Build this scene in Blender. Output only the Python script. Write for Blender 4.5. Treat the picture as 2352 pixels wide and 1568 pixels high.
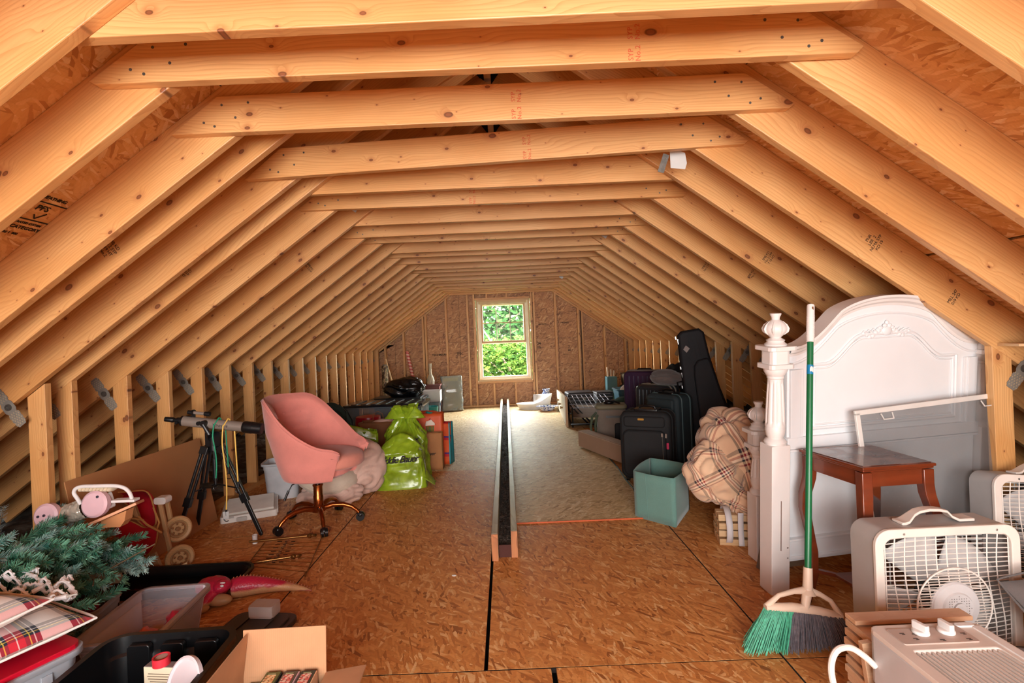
import bpy, bmesh, math, random
from mathutils import Vector, Matrix, noise, Euler
PI = math.pi
for o in list(bpy.data.objects): bpy.data.objects.remove(o)
SC = bpy.context.scene
COL = SC.collection
RND = random.Random(11)
# ------------------------------------------------------------ camera
EYE, F, ROLL = 1.26, 1176.0, 0.042
cd = bpy.data.cameras.new('camera'); cam = bpy.data.objects.new('camera', cd); COL.objects.link(cam)
cd.sensor_width = 36; cd.lens = 18.0; cd.shift_x = 16/2352; cd.shift_y = -8/2352; cd.clip_start = 0.02; cd.clip_end = 200
cam.matrix_world = Matrix.Translation((0, 0, EYE)) @ Matrix.Rotation(PI/2, 4, 'X') @ Matrix.Rotation(-ROLL, 4, 'Z')
SC.camera = cam
# ------------------------------------------------------------ light
wd = bpy.data.worlds.new('world'); SC.world = wd; wd.use_nodes = True
wn = wd.node_tree; wn.nodes.clear()
sky = wn.nodes.new('ShaderNodeTexSky'); sky.sky_type = 'NISHITA'; sky.sun_elevation = math.radians(48); sky.sun_rotation = math.radians(150)
sky.sun_disc = False
bg = wn.nodes.new('ShaderNodeBackground'); bg.inputs[1].default_value = 17.0
wo = wn.nodes.new('ShaderNodeOutputWorld'); hs = wn.nodes.new('ShaderNodeHueSaturation'); hs.inputs['Saturation'].default_value = .3; wn.links.new(sky.outputs[0], hs.inputs['Color'])
tn = wn.nodes.new('ShaderNodeMix'); tn.data_type = 'RGBA'; tn.blend_type = 'MULTIPLY'; tn.inputs[0].default_value = 1; tn.inputs[7].default_value = (1, .95, .84, 1); wn.links.new(hs.outputs[0], tn.inputs[6]); wn.links.new(tn.outputs[2], bg.inputs[0]); wn.links.new(bg.outputs[0], wo.inputs[0])
sd = bpy.data.lights.new('sun', 'SUN'); sd.energy = 4.0; sd.angle = 0.02; sd.color = (1, .95, .86)
sun = bpy.data.objects.new('sun', sd); COL.objects.link(sun); sun.rotation_euler = (math.radians(48), 0, math.radians(-25))
def area(name, loc, rot, sx, sy, power, col, portal=False):
    l = bpy.data.lights.new(name, 'AREA'); l.shape = 'RECTANGLE'; l.size = sx; l.size_y = sy; l.energy = power; l.color = col
    o = bpy.data.objects.new(name, l); COL.objects.link(o); o.location = loc; o.rotation_euler = rot
    if portal: l.cycles.is_portal = True
    return o
area('rear_light', (-0.1, -3.1, 1.15), (math.radians(90), 0, 0), 2.9, 1.8, 250, (1.0, .97, .93))  # unseen area light added behind the camera to light the room
area('near_fill_light', (-0.1, -1.1, 1.35), (math.radians(64), 0, 0), 1.8, .7, 42, (.84, .94, 1.0))  # unseen fill added to brighten the near objects with cooler light
area('front_window_daylight', (-0.03, 9.75, 1.25), (math.radians(-90), 0, 0), .95, 1.5, 0, (1, 1, 1), True)
vs = SC.view_settings; vs.view_transform = 'Standard'; vs.look = 'None'; vs.gamma = 1; vs.exposure = 0.27; vs.use_curve_mapping = False

# ------------------------------------------------------------ pixel to place (for reading positions off the photograph)
def ray(px, py):
    u = px-1160; v = 776-py; c, s = math.cos(ROLL), math.sin(ROLL)
    return Vector(((u*c+v*s)/F, 1.0, (-u*s+v*c)/F))
def onz(px, py, z=0.0):
    d = ray(px, py); t = (z-EYE)/d.z; return Vector((d.x*t, t, z))
def ony(px, py, y):
    d = ray(px, py); return Vector((d.x*y, y, EYE+d.z*y))

# ------------------------------------------------------------ materials
def lin(c):
    return tuple(((x/255)/12.92 if x/255 <= .04045 else ((x/255+.055)/1.055)**2.4) for x in c)
class NT:
    def __init__(s, name):
        s.m = bpy.data.materials.new(name); s.m.use_nodes = True; s.t = s.m.node_tree; s.t.nodes.clear()
        s.out = s.t.nodes.new('ShaderNodeOutputMaterial')
    def n(s, typ, ins=None, **kw):
        nd = s.t.nodes.new('ShaderNode'+typ)
        for k, v in kw.items(): setattr(nd, k, v)
        for k, v in (ins or {}).items():
            if isinstance(v, bpy.types.NodeSocket): s.t.links.new(v, nd.inputs[k])
            else: nd.inputs[k].default_value = v
        return nd
    def math(s, op, a, b=None, c=None):
        i = {0: a}
        if b is not None: i[1] = b
        if c is not None: i[2] = c
        return s.n('Math', i, operation=op).outputs[0]
    def mix(s, f, a, b, mode='MIX'):
        nd = s.n('Mix', {0: f}, data_type='RGBA', blend_type=mode)
        for k, v in ((6, a), (7, b)):
            if isinstance(v, bpy.types.NodeSocket): s.t.links.new(v, nd.inputs[k])
            else: nd.inputs[k].default_value = (*v[:3], 1)
        return nd.outputs[2]
    def ramp(s, f, stops, interp='LINEAR'):
        nd = s.n('ValToRGB', {0: f}); r = nd.color_ramp; r.interpolation = interp
        while len(r.elements) < len(stops): r.elements.new(0.5)
        for e, (p, c) in zip(r.elements, stops): e.position = p; e.color = (*c[:3], 1) if not isinstance(c, float) else (c, c, c, 1)
        return nd.outputs[0]
    def coord(s, which='Object', rand=0.0):
        tc = s.n('TexCoord').outputs[which]
        if rand:
            oi = s.n('ObjectInfo').outputs['Random']
            v = s.n('CombineXYZ', {0: s.math('MULTIPLY', oi, rand), 1: s.math('MULTIPLY', oi, rand*.37), 2: s.math('MULTIPLY', oi, rand*.61)}).outputs[0]
            tc = s.n('VectorMath', {0: tc, 1: v}, operation='ADD').outputs[0]
        return tc
    def mapv(s, v, scale=(1, 1, 1), rot=(0, 0, 0), loc=(0, 0, 0)):
        return s.n('Mapping', {0: v, 1: loc, 2: rot, 3: scale}).outputs[0]
    def bsdf(s, col, rough=.5, metal=0., bump=None, bstr=.2, bdist=.002, **kw):
        ins = {'Base Color': col if isinstance(col, bpy.types.NodeSocket) else (*col[:3], 1), 'Roughness': rough, 'Metallic': metal}
        for k, v in kw.items(): ins[k.replace('_', ' ')] = v
        p = s.n('BsdfPrincipled', ins)
        if bump is not None:
            b = s.n('Bump', {'Strength': bstr, 'Distance': bdist, 'Height': bump}); s.t.links.new(b.outputs[0], p.inputs['Normal'])
        s.t.links.new(p.outputs[0], s.out.inputs[0]); return s.m
MATS = {}
def mat(name, rgb, rough=.55, metal=0., var=.08, scale=6., bump=0., bscale=150., **kw):
    if name in MATS: return MATS[name]
    t = NT(name); c = lin(rgb); v = t.coord('Object')
    n = t.n('TexNoise', {'Vector': v, 'Scale': scale, 'Detail': 4.}).outputs[0]
    f = t.n('MapRange', {0: n, 1: .3, 2: .7}).outputs[0]
    col = t.mix(f, tuple(x*(1-var) for x in c), tuple(min(1, x*(1+var)) for x in c))
    b = t.n('TexNoise', {'Vector': v, 'Scale': bscale, 'Detail': 2.}).outputs[0] if bump else None
    MATS[name] = t.bsdf(col, rough, metal, b, bump, **kw); return MATS[name]
def fabric(name, rgb, var=.1, weave=700., bump=.35, rough=.95):
    if name in MATS: return MATS[name]
    t = NT(name); c = lin(rgb); v = t.coord('Object')
    n = t.n('TexNoise', {'Vector': v, 'Scale': 9., 'Detail': 5.}).outputs[0]
    f = t.n('MapRange', {0: n, 1: .3, 2: .7}).outputs[0]
    col = t.mix(f, tuple(x*(1-var) for x in c), tuple(min(1, x*(1+var)) for x in c))
    w = t.n('TexNoise', {'Vector': v, 'Scale': weave, 'Detail': 1.}).outputs[0]
    col = t.mix(t.n('MapRange', {0: w, 1: .35, 2: .65, 3: 0., 4: .18}).outputs[0], col, (0.02, .02, .02))
    MATS[name] = t.bsdf(col, rough, 0, w, bump, .001, Sheen_Weight=(.25 if sum(rgb) > 250 else .0)); return MATS[name]
def clear(name, rgb, alpha=.35, rough=.18):
    if name in MATS: return MATS[name]
    t = NT(name); v = t.coord('Object')
    n = t.n('TexNoise', {'Vector': v, 'Scale': 5., 'Detail': 3.}).outputs[0]
    fr = t.n('Fresnel', {0: 1.4}).outputs[0]
    a = t.math('ADD', t.n('MapRange', {0: n, 1: .3, 2: .7, 3: alpha*.75, 4: alpha*1.2}).outputs[0], fr)
    MATS[name] = t.bsdf(lin(rgb), rough, 0, Alpha=a); return MATS[name]
def lumber(name, tint=(1, 1, 1), knots=1.0, base=None):
    if name in MATS: return MATS[name]
    t = NT(name); v = t.coord('Object', 23.0)
    sep = t.n('SeparateXYZ', {0: v}); x, y, z = sep.outputs
    warp = t.n('TexNoise', {'Vector': t.mapv(v, (1.1, 5, 5)), 'Scale': 1., 'Detail': 2.}).outputs[0]
    # knots: sparse cells seen along the board
    kv = t.n('CombineXYZ', {0: t.math('MULTIPLY', x, .8), 1: t.math('MULTIPLY', z, 1.35), 2: 0.}).outputs[0]
    vor = t.n('TexVoronoi', {'Vector': kv, 'Scale': 6.8, 'Randomness': 1.}, voronoi_dimensions='2D')
    kd = vor.outputs['Distance']; kr = t.n('SeparateColor', {0: vor.outputs['Color']}).outputs[0]
    size = t.math('MULTIPLY', t.math('MULTIPLY', t.math('GREATER_THAN', kr, .12), t.math('ADD', t.math('POWER', kr, 4.), .15)), .09*knots)
    halo = t.n('MapRange', {0: kd, 1: 0., 2: .33, 3: 1., 4: 0.}, interpolation_type='SMOOTHSTEP').outputs[0]
    zz = t.math('ADD', t.math('ADD', z, t.math('MULTIPLY', warp, .17)), t.math('MULTIPLY', halo, t.math('MULTIPLY', size, .5)))
    gv = t.n('CombineXYZ', {0: t.math('MULTIPLY', x, .04), 1: t.math('MULTIPLY', y, .9), 2: zz}).outputs[0]
    rings = t.n('TexWave', {'Vector': gv, 'Scale': 26., 'Distortion': 1.2, 'Detail': 2., 'Detail Scale': 1.5}, wave_type='BANDS', bands_direction='Z', wave_profile='SAW').outputs[1]
    fib = t.n('TexNoise', {'Vector': t.mapv(v, (3, 190, 190)), 'Scale': 1., 'Detail': 2.}).outputs[0]
    big = t.n('TexNoise', {'Vector': t.mapv(v, (1.2, 2.5, 3)), 'Scale': 1.3, 'Detail': 3.}).outputs[0]
    b = base or ((.67, .345, .122), (.78, .455, .19), (.52, .225, .068))
    hue = t.n('ObjectInfo').outputs['Random']
    c = t.mix(t.n('MapRange', {0: big, 1: .40, 2: .60}).outputs[0], tuple(a*q for a, q in zip(b[0], tint)), tuple(a*q for a, q in zip(b[1], tint)))
    c = t.mix(t.math('MULTIPLY', hue, .35), c, tuple(a*q for a, q in zip(b[2], tint)))
    c = t.mix(t.n('MapRange', {0: t.math('POWER', rings, 3.), 1: 0., 2: 1., 3: 0., 4: .6}).outputs[0], c, tuple(a*q for a, q in zip(b[2], tint)))
    c = t.mix(t.n('MapRange', {0: fib, 1: .35, 2: .75, 3: 0., 4: .25}).outputs[0], c, tuple(a*q*.75 for a, q in zip(b[2], tint)))
    kin = t.math('DIVIDE', kd, t.math('MAXIMUM', size, .0001))
    km = t.n('MapRange', {0: kin, 1: .8, 2: 1.15, 3: 1., 4: 0.}).outputs[0]
    kring = t.n('MapRange', {0: kin, 1: 1., 2: 3.2, 3: .55, 4: 0.}).outputs[0]
    c = t.mix(kring, c, tuple(a*q for a, q in zip((.45, .17, .06), tint)))
    c = t.mix(km, c, t.mix(t.n('MapRange', {0: kin, 1: .5, 2: 1.}).outputs[0], (.26, .09, .035), (.09, .03, .012)))
    h = t.math('ADD', t.math('MULTIPLY', rings, .5), fib)
    MATS[name] = t.bsdf(c, .42, 0, h, .12, .002, Specular_IOR_Level=.45); return MATS[name]
def osb(name, pal, size=1.0, rough=.55):
    """oriented strand board: four layers of stretched flakes laid over one another"""
    if name in MATS: return MATS[name]
    t = NT(name); v0 = t.coord('Object', 17.0)
    dn = t.n('TexNoise', {'Vector': v0, 'Scale': 16., 'Detail': 3.}).outputs[1]
    dv = t.n('VectorMath', {0: t.n('VectorMath', {0: dn, 1: (.5, .5, .5)}, operation='SUBTRACT').outputs[0], 1: (.014, .014, 0)}, operation='MULTIPLY').outputs[0]
    v = t.n('VectorMath', {0: v0, 1: dv}, operation='ADD').outputs[0]
    col = None; h = None
    for i, (ang, sx, sy, th) in enumerate(((.2, 6, 24, 0), (1.35, 8, 34, .45), (-.7, 9, 44, .5), (.9, 13, 60, .55), (-1.3, 11, 48, .55), (.15, 17, 85, .62), (2.2, 14, 76, .65), (-.3, 22, 120, .72))):
        vv = t.mapv(v, (sx/size, sy/size, 1), (0, 0, ang), (i*3.7, i*1.3, 0))
        vv = t.mapv(t.mapv(v, (1, 1, 1), (0, 0, ang)), (sx/size, sy/size, 1), (0, 0, 0), (i*3.7, i*1.3, 0))
        vo = t.n('TexVoronoi', {'Vector': vv, 'Scale': 1.}, voronoi_dimensions='2D')
        sc = t.n('SeparateColor', {0: vo.outputs['Color']})
        r, g = sc.outputs[0], sc.outputs[1]
        ci = t.ramp(r, [(0., pal[0]), (.14, pal[1]), (.5, pal[2]), (.84, pal[3]), (1., pal[4])])
        ed = t.n('MapRange', {0: vo.outputs['Distance'], 1: .45, 2: .85, 3: 0., 4: .25}).outputs[0]
        ci = t.mix(ed, ci, pal[0])
        if col is None: col = ci; h = r
        else:
            m = t.math('GREATER_THAN', g, th); col = t.mix(m, col, ci)
            h = t.n('Mix', {0: m, 2: h, 3: r}).outputs[0]
    fib = t.n('TexNoise', {'Vector': t.mapv(v, (60, 14, 60), (0, 0, .5)), 'Scale': 4., 'Detail': 2.}).outputs[0]
    col = t.mix(t.n('MapRange', {0: fib, 1: .4, 2: .7, 3: 0., 4: .22}).outputs[0], col, pal[0])
    big = t.n('TexNoise', {'Vector': v0, 'Scale': 1.6, 'Detail': 3.}).outputs[0]
    col = t.mix(t.n('MapRange', {0: big, 1: .4, 2: .75, 3: 0., 4: .3}).outputs[0], col, pal[1])
    MATS[name] = t.bsdf(col, rough, 0, h, .18, .002); return MATS[name]
def stripes(name, scale, xr, yr, coord='UV', rough=.9, mul=True, fbump=.4):
    """woven check: one stripe sequence along each direction of the cloth"""
    if name in MATS: return MATS[name]
    t = NT(name); v = t.coord(coord)
    sep = t.n('SeparateXYZ', {0: v})
    fx = t.math('FRACT', t.math('MULTIPLY', sep.outputs[0], scale)); fy = t.math('FRACT', t.math('MULTIPLY', sep.outputs[1], scale))
    a = t.ramp(fx, [(p, lin(c)) for p, c in xr], 'CONSTANT'); b = t.ramp(fy, [(p, lin(c)) for p, c in yr], 'CONSTANT')
    c = t.mix(.5, a, b) if not mul else t.mix(.85, a, b, 'MULTIPLY')
    w = t.n('TexNoise', {'Vector': t.coord('Object'), 'Scale': 500., 'Detail': 1.}).outputs[0]
    MATS[name] = t.bsdf(c, rough, 0, w, fbump, .001, Sheen_Weight=.2); return MATS[name]

# ------------------------------------------------------------ mesh building
class MB:
    def __init__(s): s.v = []; s.f = []; s.uv = {}
    def add(s, vs, fs, M=None):
        k = len(s.v)
        s.v += [(M @ Vector(p)) if M else Vector(p) for p in vs]; s.f += [tuple(i+k for i in f) for f in fs]; return k
    def box(s, c, d, rot=None, M=None):
        x, y, z = d[0]/2, d[1]/2, d[2]/2
        T = Matrix.Translation(c) @ (Euler(rot).to_matrix().to_4x4() if rot else Matrix())
        if M: T = M @ T
        s.add([(a*x, b*y, e*z) for a in (-1, 1) for b in (-1, 1) for e in (-1, 1)],
              [(0, 1, 3, 2), (4, 6, 7, 5), (0, 4, 5, 1), (2, 3, 7, 6), (0, 2, 6, 4), (1, 5, 7, 3)], T); return s
    def rbox(s, c, d, r=.02, rot=None, n=4, axis='z', M=None):
        """box with rounded corners seen along one axis"""
        a = {'z': (0, 1, 2), 'y': (0, 2, 1), 'x': (1, 2, 0)}[axis]
        w, h, t = d[a[0]]/2, d[a[1]]/2, d[a[2]]/2
        T = Matrix.Translation(c) @ (Euler(rot).to_matrix().to_4x4() if rot else Matrix())
        if M: T = M @ T
        s.prism(rrect(w*2, h*2, r, n), t*2, axis, T); return s
    def prism(s, poly, th, axis='z', M=None, off=0.):
        n = len(poly); vs = []
        for q in (-th/2+off, th/2+off):
            for (a, b) in poly: vs.append({'z': (a, b, q), 'y': (a, q, b), 'x': (q, a, b)}[axis])
        fs = [tuple(range(n))[::-1], tuple(range(n, 2*n))]+[(i, (i+1) % n, n+(i+1) % n, n+i) for i in range(n)]
        s.add(vs, fs, M); return s
    def ring(s, outer, inner, th, axis='z', M=None, off=0.):
        """frame between two outlines of equal point count"""
        n = len(outer); vs = []
        for q in (-th/2+off, th/2+off):
            for poly in (outer, inner):
                for (a, b) in poly: vs.append({'z': (a, b, q), 'y': (a, q, b), 'x': (q, a, b)}[axis])
        fs = []
        for i in range(n):
            j = (i+1) % n
            fs += [(i, j, n+j, n+i), (2*n+i, 3*n+i, 3*n+j, 2*n+j), (i, 2*n+i, 2*n+j, j), (n+i, n+j, 3*n+j, 3*n+i)]
        s.add(vs, fs, M); return s
    def tube(s, pts, r=.005, n=8, closed=False, caps=True, M=None):
        P = [Vector(p) for p in pts]; N = len(P)
        rr = r if isinstance(r, (list, tuple)) else [r]*N
        rings = []; up = None
        for i in range(N):
            if closed: t = P[(i+1) % N]-P[i-1]
            else: t = P[min(i+1, N-1)]-P[max(i-1, 0)]
            t.normalize() if t.length > 1e-9 else None
            if up is None:
                up = Vector((0, 0, 1)) if abs(t.z) < .9 else Vector((1, 0, 0))
            a = t.cross(up); a.normalize() if a.length > 1e-6 else None
            if a.length < 1e-6: a = t.orthogonal().normalized()
            up = a.cross(t).normalized()
            rings.append([P[i]+(a*math.cos(2*PI*k/n)+up*math.sin(2*PI*k/n))*rr[i] for k in range(n)])
        vs = [p for q in rings for p in q]; fs = []
        for i in range(N if closed else N-1):
            for k in range(n):
                a, b = i*n+k, i*n+(k+1) % n; c2 = ((i+1) % N)*n
                fs.append((a, c2+k, c2+(k+1) % n, b))
        if caps and not closed: fs += [tuple(range(n)), tuple(range((N-1)*n, N*n))[::-1]]
        s.add(vs, fs, M); return s
    def cyl(s, a, b, r, r2=None, n=16, M=None): return s.tube([a, b], [r, r if r2 is None else r2], n, M=M)
    def lathe(s, prof, n=24, M=None, squash=(1, 1), caps=True):
        vs = [(r*math.cos(2*PI*k/n)*squash[0], r*math.sin(2*PI*k/n)*squash[1], z) for r, z in prof for k in range(n)]
        fs = [(i*n+k, i*n+(k+1) % n, (i+1)*n+(k+1) % n, (i+1)*n+k) for i in range(len(prof)-1) for k in range(n)]
        if caps: fs += [tuple(range(n))[::-1], tuple(range((len(prof)-1)*n, len(prof)*n))]
        s.add(vs, fs, M); return s
    def grid(s, fn, nu, nv, wu=False, wv=False, M=None, uvf=None):
        k = len(s.v); U = nu if wu else nu+1; V = nv if wv else nv+1
        vs = [fn(i/nu, j/nv) for i in range(U) for j in range(V)]
        fs = []
        for i in range(nu):
            for j in range(nv):
                a = (i % U)*V+(j % V); b = ((i+1) % U)*V+(j % V); c = ((i+1) % U)*V+((j+1) % V); d = (i % U)*V+((j+1) % V)
                fs.append((a, b, c, d)); s.uv[len(s.f)+len(fs)-1] = [(i/nu, j/nv), ((i+1)/nu, j/nv), ((i+1)/nu, (j+1)/nv), (i/nu, (j+1)/nv)]
        s.add(vs, fs, M); return s
    def ell(s, c, r, nu=20, nv=12, M=None, f=None):
        def fn(u, v):
            a = 2*PI*u; b = -PI/2+PI*v
            p = Vector((math.cos(b)*math.cos(a), math.cos(b)*math.sin(a), math.sin(b)))
            k = f(p) if f else 1.0
            return (c[0]+p.x*r[0]*k, c[1]+p.y*r[1]*k, c[2]+p.z*r[2]*k)
        return s.grid(fn, nu, nv, wu=True, M=M)
def rrect(w, h, r, n=4, cx=0, cy=0):
    r = min(r, w/2-1e-4, h/2-1e-4); P = []
    for (sx, sy, a0) in ((1, 1, 0), (-1, 1, PI/2), (-1, -1, PI), (1, -1, 1.5*PI)):
        for k in range(n+1):
            a = a0+PI/2*k/n; P.append((cx+sx*(w/2-r)+r*math.cos(a), cy+sy*(h/2-r)+r*math.sin(a)))
    return P
BASEM = {}; TEXTS = []
def spl(P, n=5):
    """smooth curve through points"""
    P = [Vector(p) for p in P]; Q = []
    for i in range(len(P)-1):
        p0, p1, p2, p3 = P[max(0, i-1)], P[i], P[i+1], P[min(len(P)-1, i+2)]
        for j in range(n):
            g = j/n; Q.append(.5*((2*p1)+(p2-p0)*g+(2*p0-5*p1+4*p2-p3)*g*g+(3*p1-p0-3*p2+p3)*g**3))
    return Q+[P[-1]]
def put(name, mb, m, parent=None, smooth=True, bevel=0., world=False, M=None, ang=35, sub=0, solid=0., label=None):
    """link a mesh builder as ONE object; world=True: its vertices are given in scene coordinates"""
    me = bpy.data.meshes.new(name)
    vs = mb.v
    if world and parent is not None:
        inv = wm(parent).inverted(); vs = [inv @ p for p in vs]
    me.from_pydata([tuple(p) for p in vs], [], mb.f)
    if mb.uv:
        ul = me.uv_layers.new(name='UVMap')
        for fi, co in mb.uv.items():
            p = me.polygons[fi]
            for li, q in zip(p.loop_indices, co): ul.data[li].uv = q
    me.materials.append(m)
    if smooth:
        me.polygons.foreach_set('use_smooth', [True]*len(me.polygons)); me.set_sharp_from_angle(angle=math.radians(ang))
    me.update()
    o = bpy.data.objects.new(name, me); COL.objects.link(o)
    if parent is not None: o.parent = parent
    if M is not None: o.matrix_local = M
    if solid:
        d = o.modifiers.new('thickness', 'SOLIDIFY'); d.thickness = solid; d.offset = 0
    if bevel:
        d = o.modifiers.new('bevel', 'BEVEL'); d.width = bevel; d.segments = 2; d.limit_method = 'ANGLE'; d.angle_limit = math.radians(40)
    if sub:
        d = o.modifiers.new('subdivision', 'SUBSURF'); d.levels = sub; d.render_levels = sub
    if label: o['label'] = label
    return o
def wm(o):
    m = o.matrix_local.copy() if o.parent else (Matrix.LocRotScale(o.location, o.rotation_euler, o.scale))
    if o.parent: m = wm(o.parent) @ m
    return m
def thing(name, label, cat, loc=(0, 0, 0), rotz=0., group=None, rot=None):
    o = bpy.data.objects.new(name, None); o.empty_display_size = .1; COL.objects.link(o)
    o.location = loc; o.rotation_euler = rot or (0, 0, rotz); o['label'] = label; o['category'] = cat
    if group: o['group'] = group
    return o
def tag(o, label, cat, group=None, loc=None, rot=None):
    o['label'] = label; o['category'] = cat
    if group: o['group'] = group
    if loc is not None: o.location = loc
    if rot is not None: o.rotation_euler = rot
    return o
def setting(name):
    o = bpy.data.objects.new(name, None); o.empty_display_size = .1; COL.objects.link(o); o['kind'] = 'structure'; return o
def share(o, name, parent, M=None, loc=None):
    c = o.copy(); COL.objects.link(c); c.name = name; c.parent = parent
    if M is not None: c.matrix_local = M
    if loc is not None: c.location = loc
    return c
def text(s, size, m, parent, M, name='lettering', shear=0., space=1., ext=.0004, bold=0.):
    cu = bpy.data.curves.new(name, 'FONT'); cu.body = s; cu.size = size; cu.shear = shear; cu.space_character = space
    cu.extrude = ext; cu.offset = bold; cu.align_x = 'CENTER'; cu.align_y = 'CENTER'; cu.resolution_u = 3; cu.materials.append(m)
    o = bpy.data.objects.new(name, cu); COL.objects.link(o); o.parent = parent; o.matrix_local = M; TEXTS.append(o); return o
def frame(o, x, y, z=None):
    """matrix from origin and axis directions"""
    x = Vector(x).normalized(); y = Vector(y).normalized(); z = x.cross(y).normalized() if z is None else Vector(z).normalized()
    y = z.cross(x).normalized()
    M = Matrix((x, y, z)).transposed().to_4x4(); M.translation = Vector(o); return M

PINE = lumber('pine_lumber')
PINE_PALE = lumber('pale_pine_lumber', base=((.70, .46, .24), (.80, .58, .34), (.55, .32, .14)))
OSB_ROOF = osb('roof_strand_board', [(.46, .20, .07), (.66, .35, .14), (.77, .46, .20), (.83, .54, .27), (.92, .72, .46)], 1.3)
OSB_FLOOR = osb('floor_strand_board', [(.30, .095, .022), (.56, .21, .05), (.68, .28, .072), (.77, .36, .11), (.88, .56, .25)], 1.15)
OSB_NEW = osb('new_floor_strand_board', [(.36, .22, .09), (.58, .40, .18), (.72, .53, .27), (.80, .63, .35), (.90, .79, .54)], 1.2)
OSB_WALL = osb('wall_strand_board', [(.20, .085, .035), (.40, .19, .085), (.52, .26, .11), (.60, .32, .15), (.72, .46, .24)], 1.5)
GALV = mat('galvanised_steel', (120, 118, 112), .45, .8, .25, 40, .3, 300)
BLACK = mat('black_ink', (30, 24, 20), .8)
REDINK = mat('red_ink', (205, 95, 60), .8)
# ============================================================ STRUCTURE
CX = -.04; A = math.radians(36); CA, SA = math.cos(A), math.sin(A); ZR = 2.785; YB = 9.48; XL, XR = -2.32, 2.24; Y0 = -3.2
ceiling = setting('ceiling')
def plank(name, parent, L, t, w, M, m=PINE):
    k = (name, round(L, 3), t, w, m.name)
    if k in BASEM: return share(BASEM[k], name, parent, M)
    mb = MB(); mb.box((0, 0, 0), (L, t, w)); o = put(name, mb, m, parent, smooth=False, bevel=.003, M=M); BASEM[k] = o; return o
RAFT = {-1: [-2.7, -2.3, -1.93, -1.54, -1.15, -.76, -.37, .02, .42, .82, 1.266, 1.59, 1.975, 2.18, 2.53, 2.73, 3.13, 3.515], 1: [-2.7, -2.3, -1.93, -1.54, -1.15, -.76, -.37, .02, .42, .80, 1.21, 1.6, 1.975, 2.36, 2.72, 3.13, 3.515]}
YS = [3.515+.3865*k for k in range(1, 16)]
for sd_ in (-1, 1):
    for y in RAFT[sd_]+YS:
        if y > YB: continue
        L = 4.72
        d = Vector((sd_*CA, 0, -SA)); n = Vector((sd_*SA, 0, CA)); p = Vector((CX, y+.019, ZR))+d*(L/2)+n*.092
        plank('rafter', ceiling, L, .038, .184, frame(p, d*(1 if sd_ > 0 else 1), n.cross(d), n))
# collar ties: (y, +1 on the far face / -1 on the near face, left tip x, right tip x, bottom height at left / right)
tip_l, tip_r = -1.225, 1.14
TIES = [(.82, 1, 0, 0), (1.266, 1, -.012, .0), (1.59, -1, 0, 0), (1.975, -1, 0, .005), (2.36, -1, -.005, .015), (2.735, 1, 0, .0), (3.13, -1, .0, -.01), (3.515, 1, .0, 0), (3.9, -1, -.02, -.01), (4.288, -1, .01, 0), (4.675, 1, 0, 0), (5.06, -1, .01, 0), (5.447, -1, 0, 0)]
TIES += [(y, (-1 if k % 3 else 1), RND.uniform(-.006, .006), RND.uniform(-.006, .006)) for k, y in enumerate([5.834+.3865*i for i in range(10)]) if y < YB-.05]
W6 = .140
for i, (y, sg, dl, dr) in enumerate(TIES):
    yy = y+(.019+.019*2*(1 if sg > 0 else -1)) if True else y
    yl = yy; yr = yy
    if abs(y-2.36) < .01: yl = 2.36+.13
    zl, zr = 2.08+dl, 2.08+dr
    cut = W6/math.tan(A)
    xl, xr = tip_l+RND.uniform(-.01, .015), tip_r+RND.uniform(-.02, .01)
    c = Vector(((xl+xr)/2, (yl+yr)/2, (zl+zr)/2+W6/2)); X = Vector((xr-xl, yr-yl, zr-zl)); L = X.length
    mb = MB(); h = L/2; e = .01
    if abs(y-2.36) < .01 or i % 2:
        mb.prism([(-h, -W6/2), (-h+.02, -W6/2-.0), (h-.02, -W6/2), (h, -W6/2+.015), (h-cut*.95, W6/2), (-h+cut*.95, W6/2)], .038, 'y')
    else:
        mb.prism([(-h, -W6/2+e), (-h+.02, -W6/2), (h-.02, -W6/2), (h, -W6/2+.02), (h-cut*.95, W6/2), (-h+cut*.95, W6/2)], .038, 'y')
    tie = put('collar_tie', mb, PINE, ceiling, smooth=False, bevel=.003, M=frame(c, X, (0, 1, 0)))
    if sg < 0 and y < 4.5:
        nb = MB()
        for s2, (dx, dz) in [(a, b) for a in (-1, 1) for b in ((.13, -.03), (.20, .035), (.25, -.015), (.17, -.045), (.30, .04))]:
            nb.lathe([(.0048, -.001), (.0048, .0018), (.002, .0026)], 10, M=frame((s2*(h-dx), -.019, dz), (1, 0, 0), (0, 0, -1)))
        put('nail_heads', nb, GALV, tie)
    if y in (1.59, 1.975, 2.36, 3.13):
        for dx, tx in ((-.12+.3*(i % 3), '11\nNI'), ):
            for q in (-.045, .02):
                text('SYP '+'\nNo.2', .022, REDINK, tie, frame((dx+.25*(i % 2), -.0202, q), (0, 0, 1), (-1, 0, 0)), space=1.1)
# ridge board, braces above the ties
mb = MB(); mb.box((0, 0, 0), (YB-Y0, .038, .235)); put('ridge_board', mb, PINE, ceiling, smooth=False, M=frame((CX, (YB+Y0)/2, ZR+.08), (0, 1, 0), (-1, 0, 0)))
for y, x0, x1 in ((1.78, -.62, -.05), (1.83, -.5, -.02), (2.2, -.5, -.04), (2.24, -.42, .0), (1.4, .55, .05), (2.6, -.42, -.05), (1.75, .62, .3)):
    a = Vector((x0, y, 2.08+W6+.02)); b = Vector((x1, y+.35, 2.72)); plank('brace', ceiling, .7, .038, .089, frame((a+b)/2, b-a, (0, 1, 0)))
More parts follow.
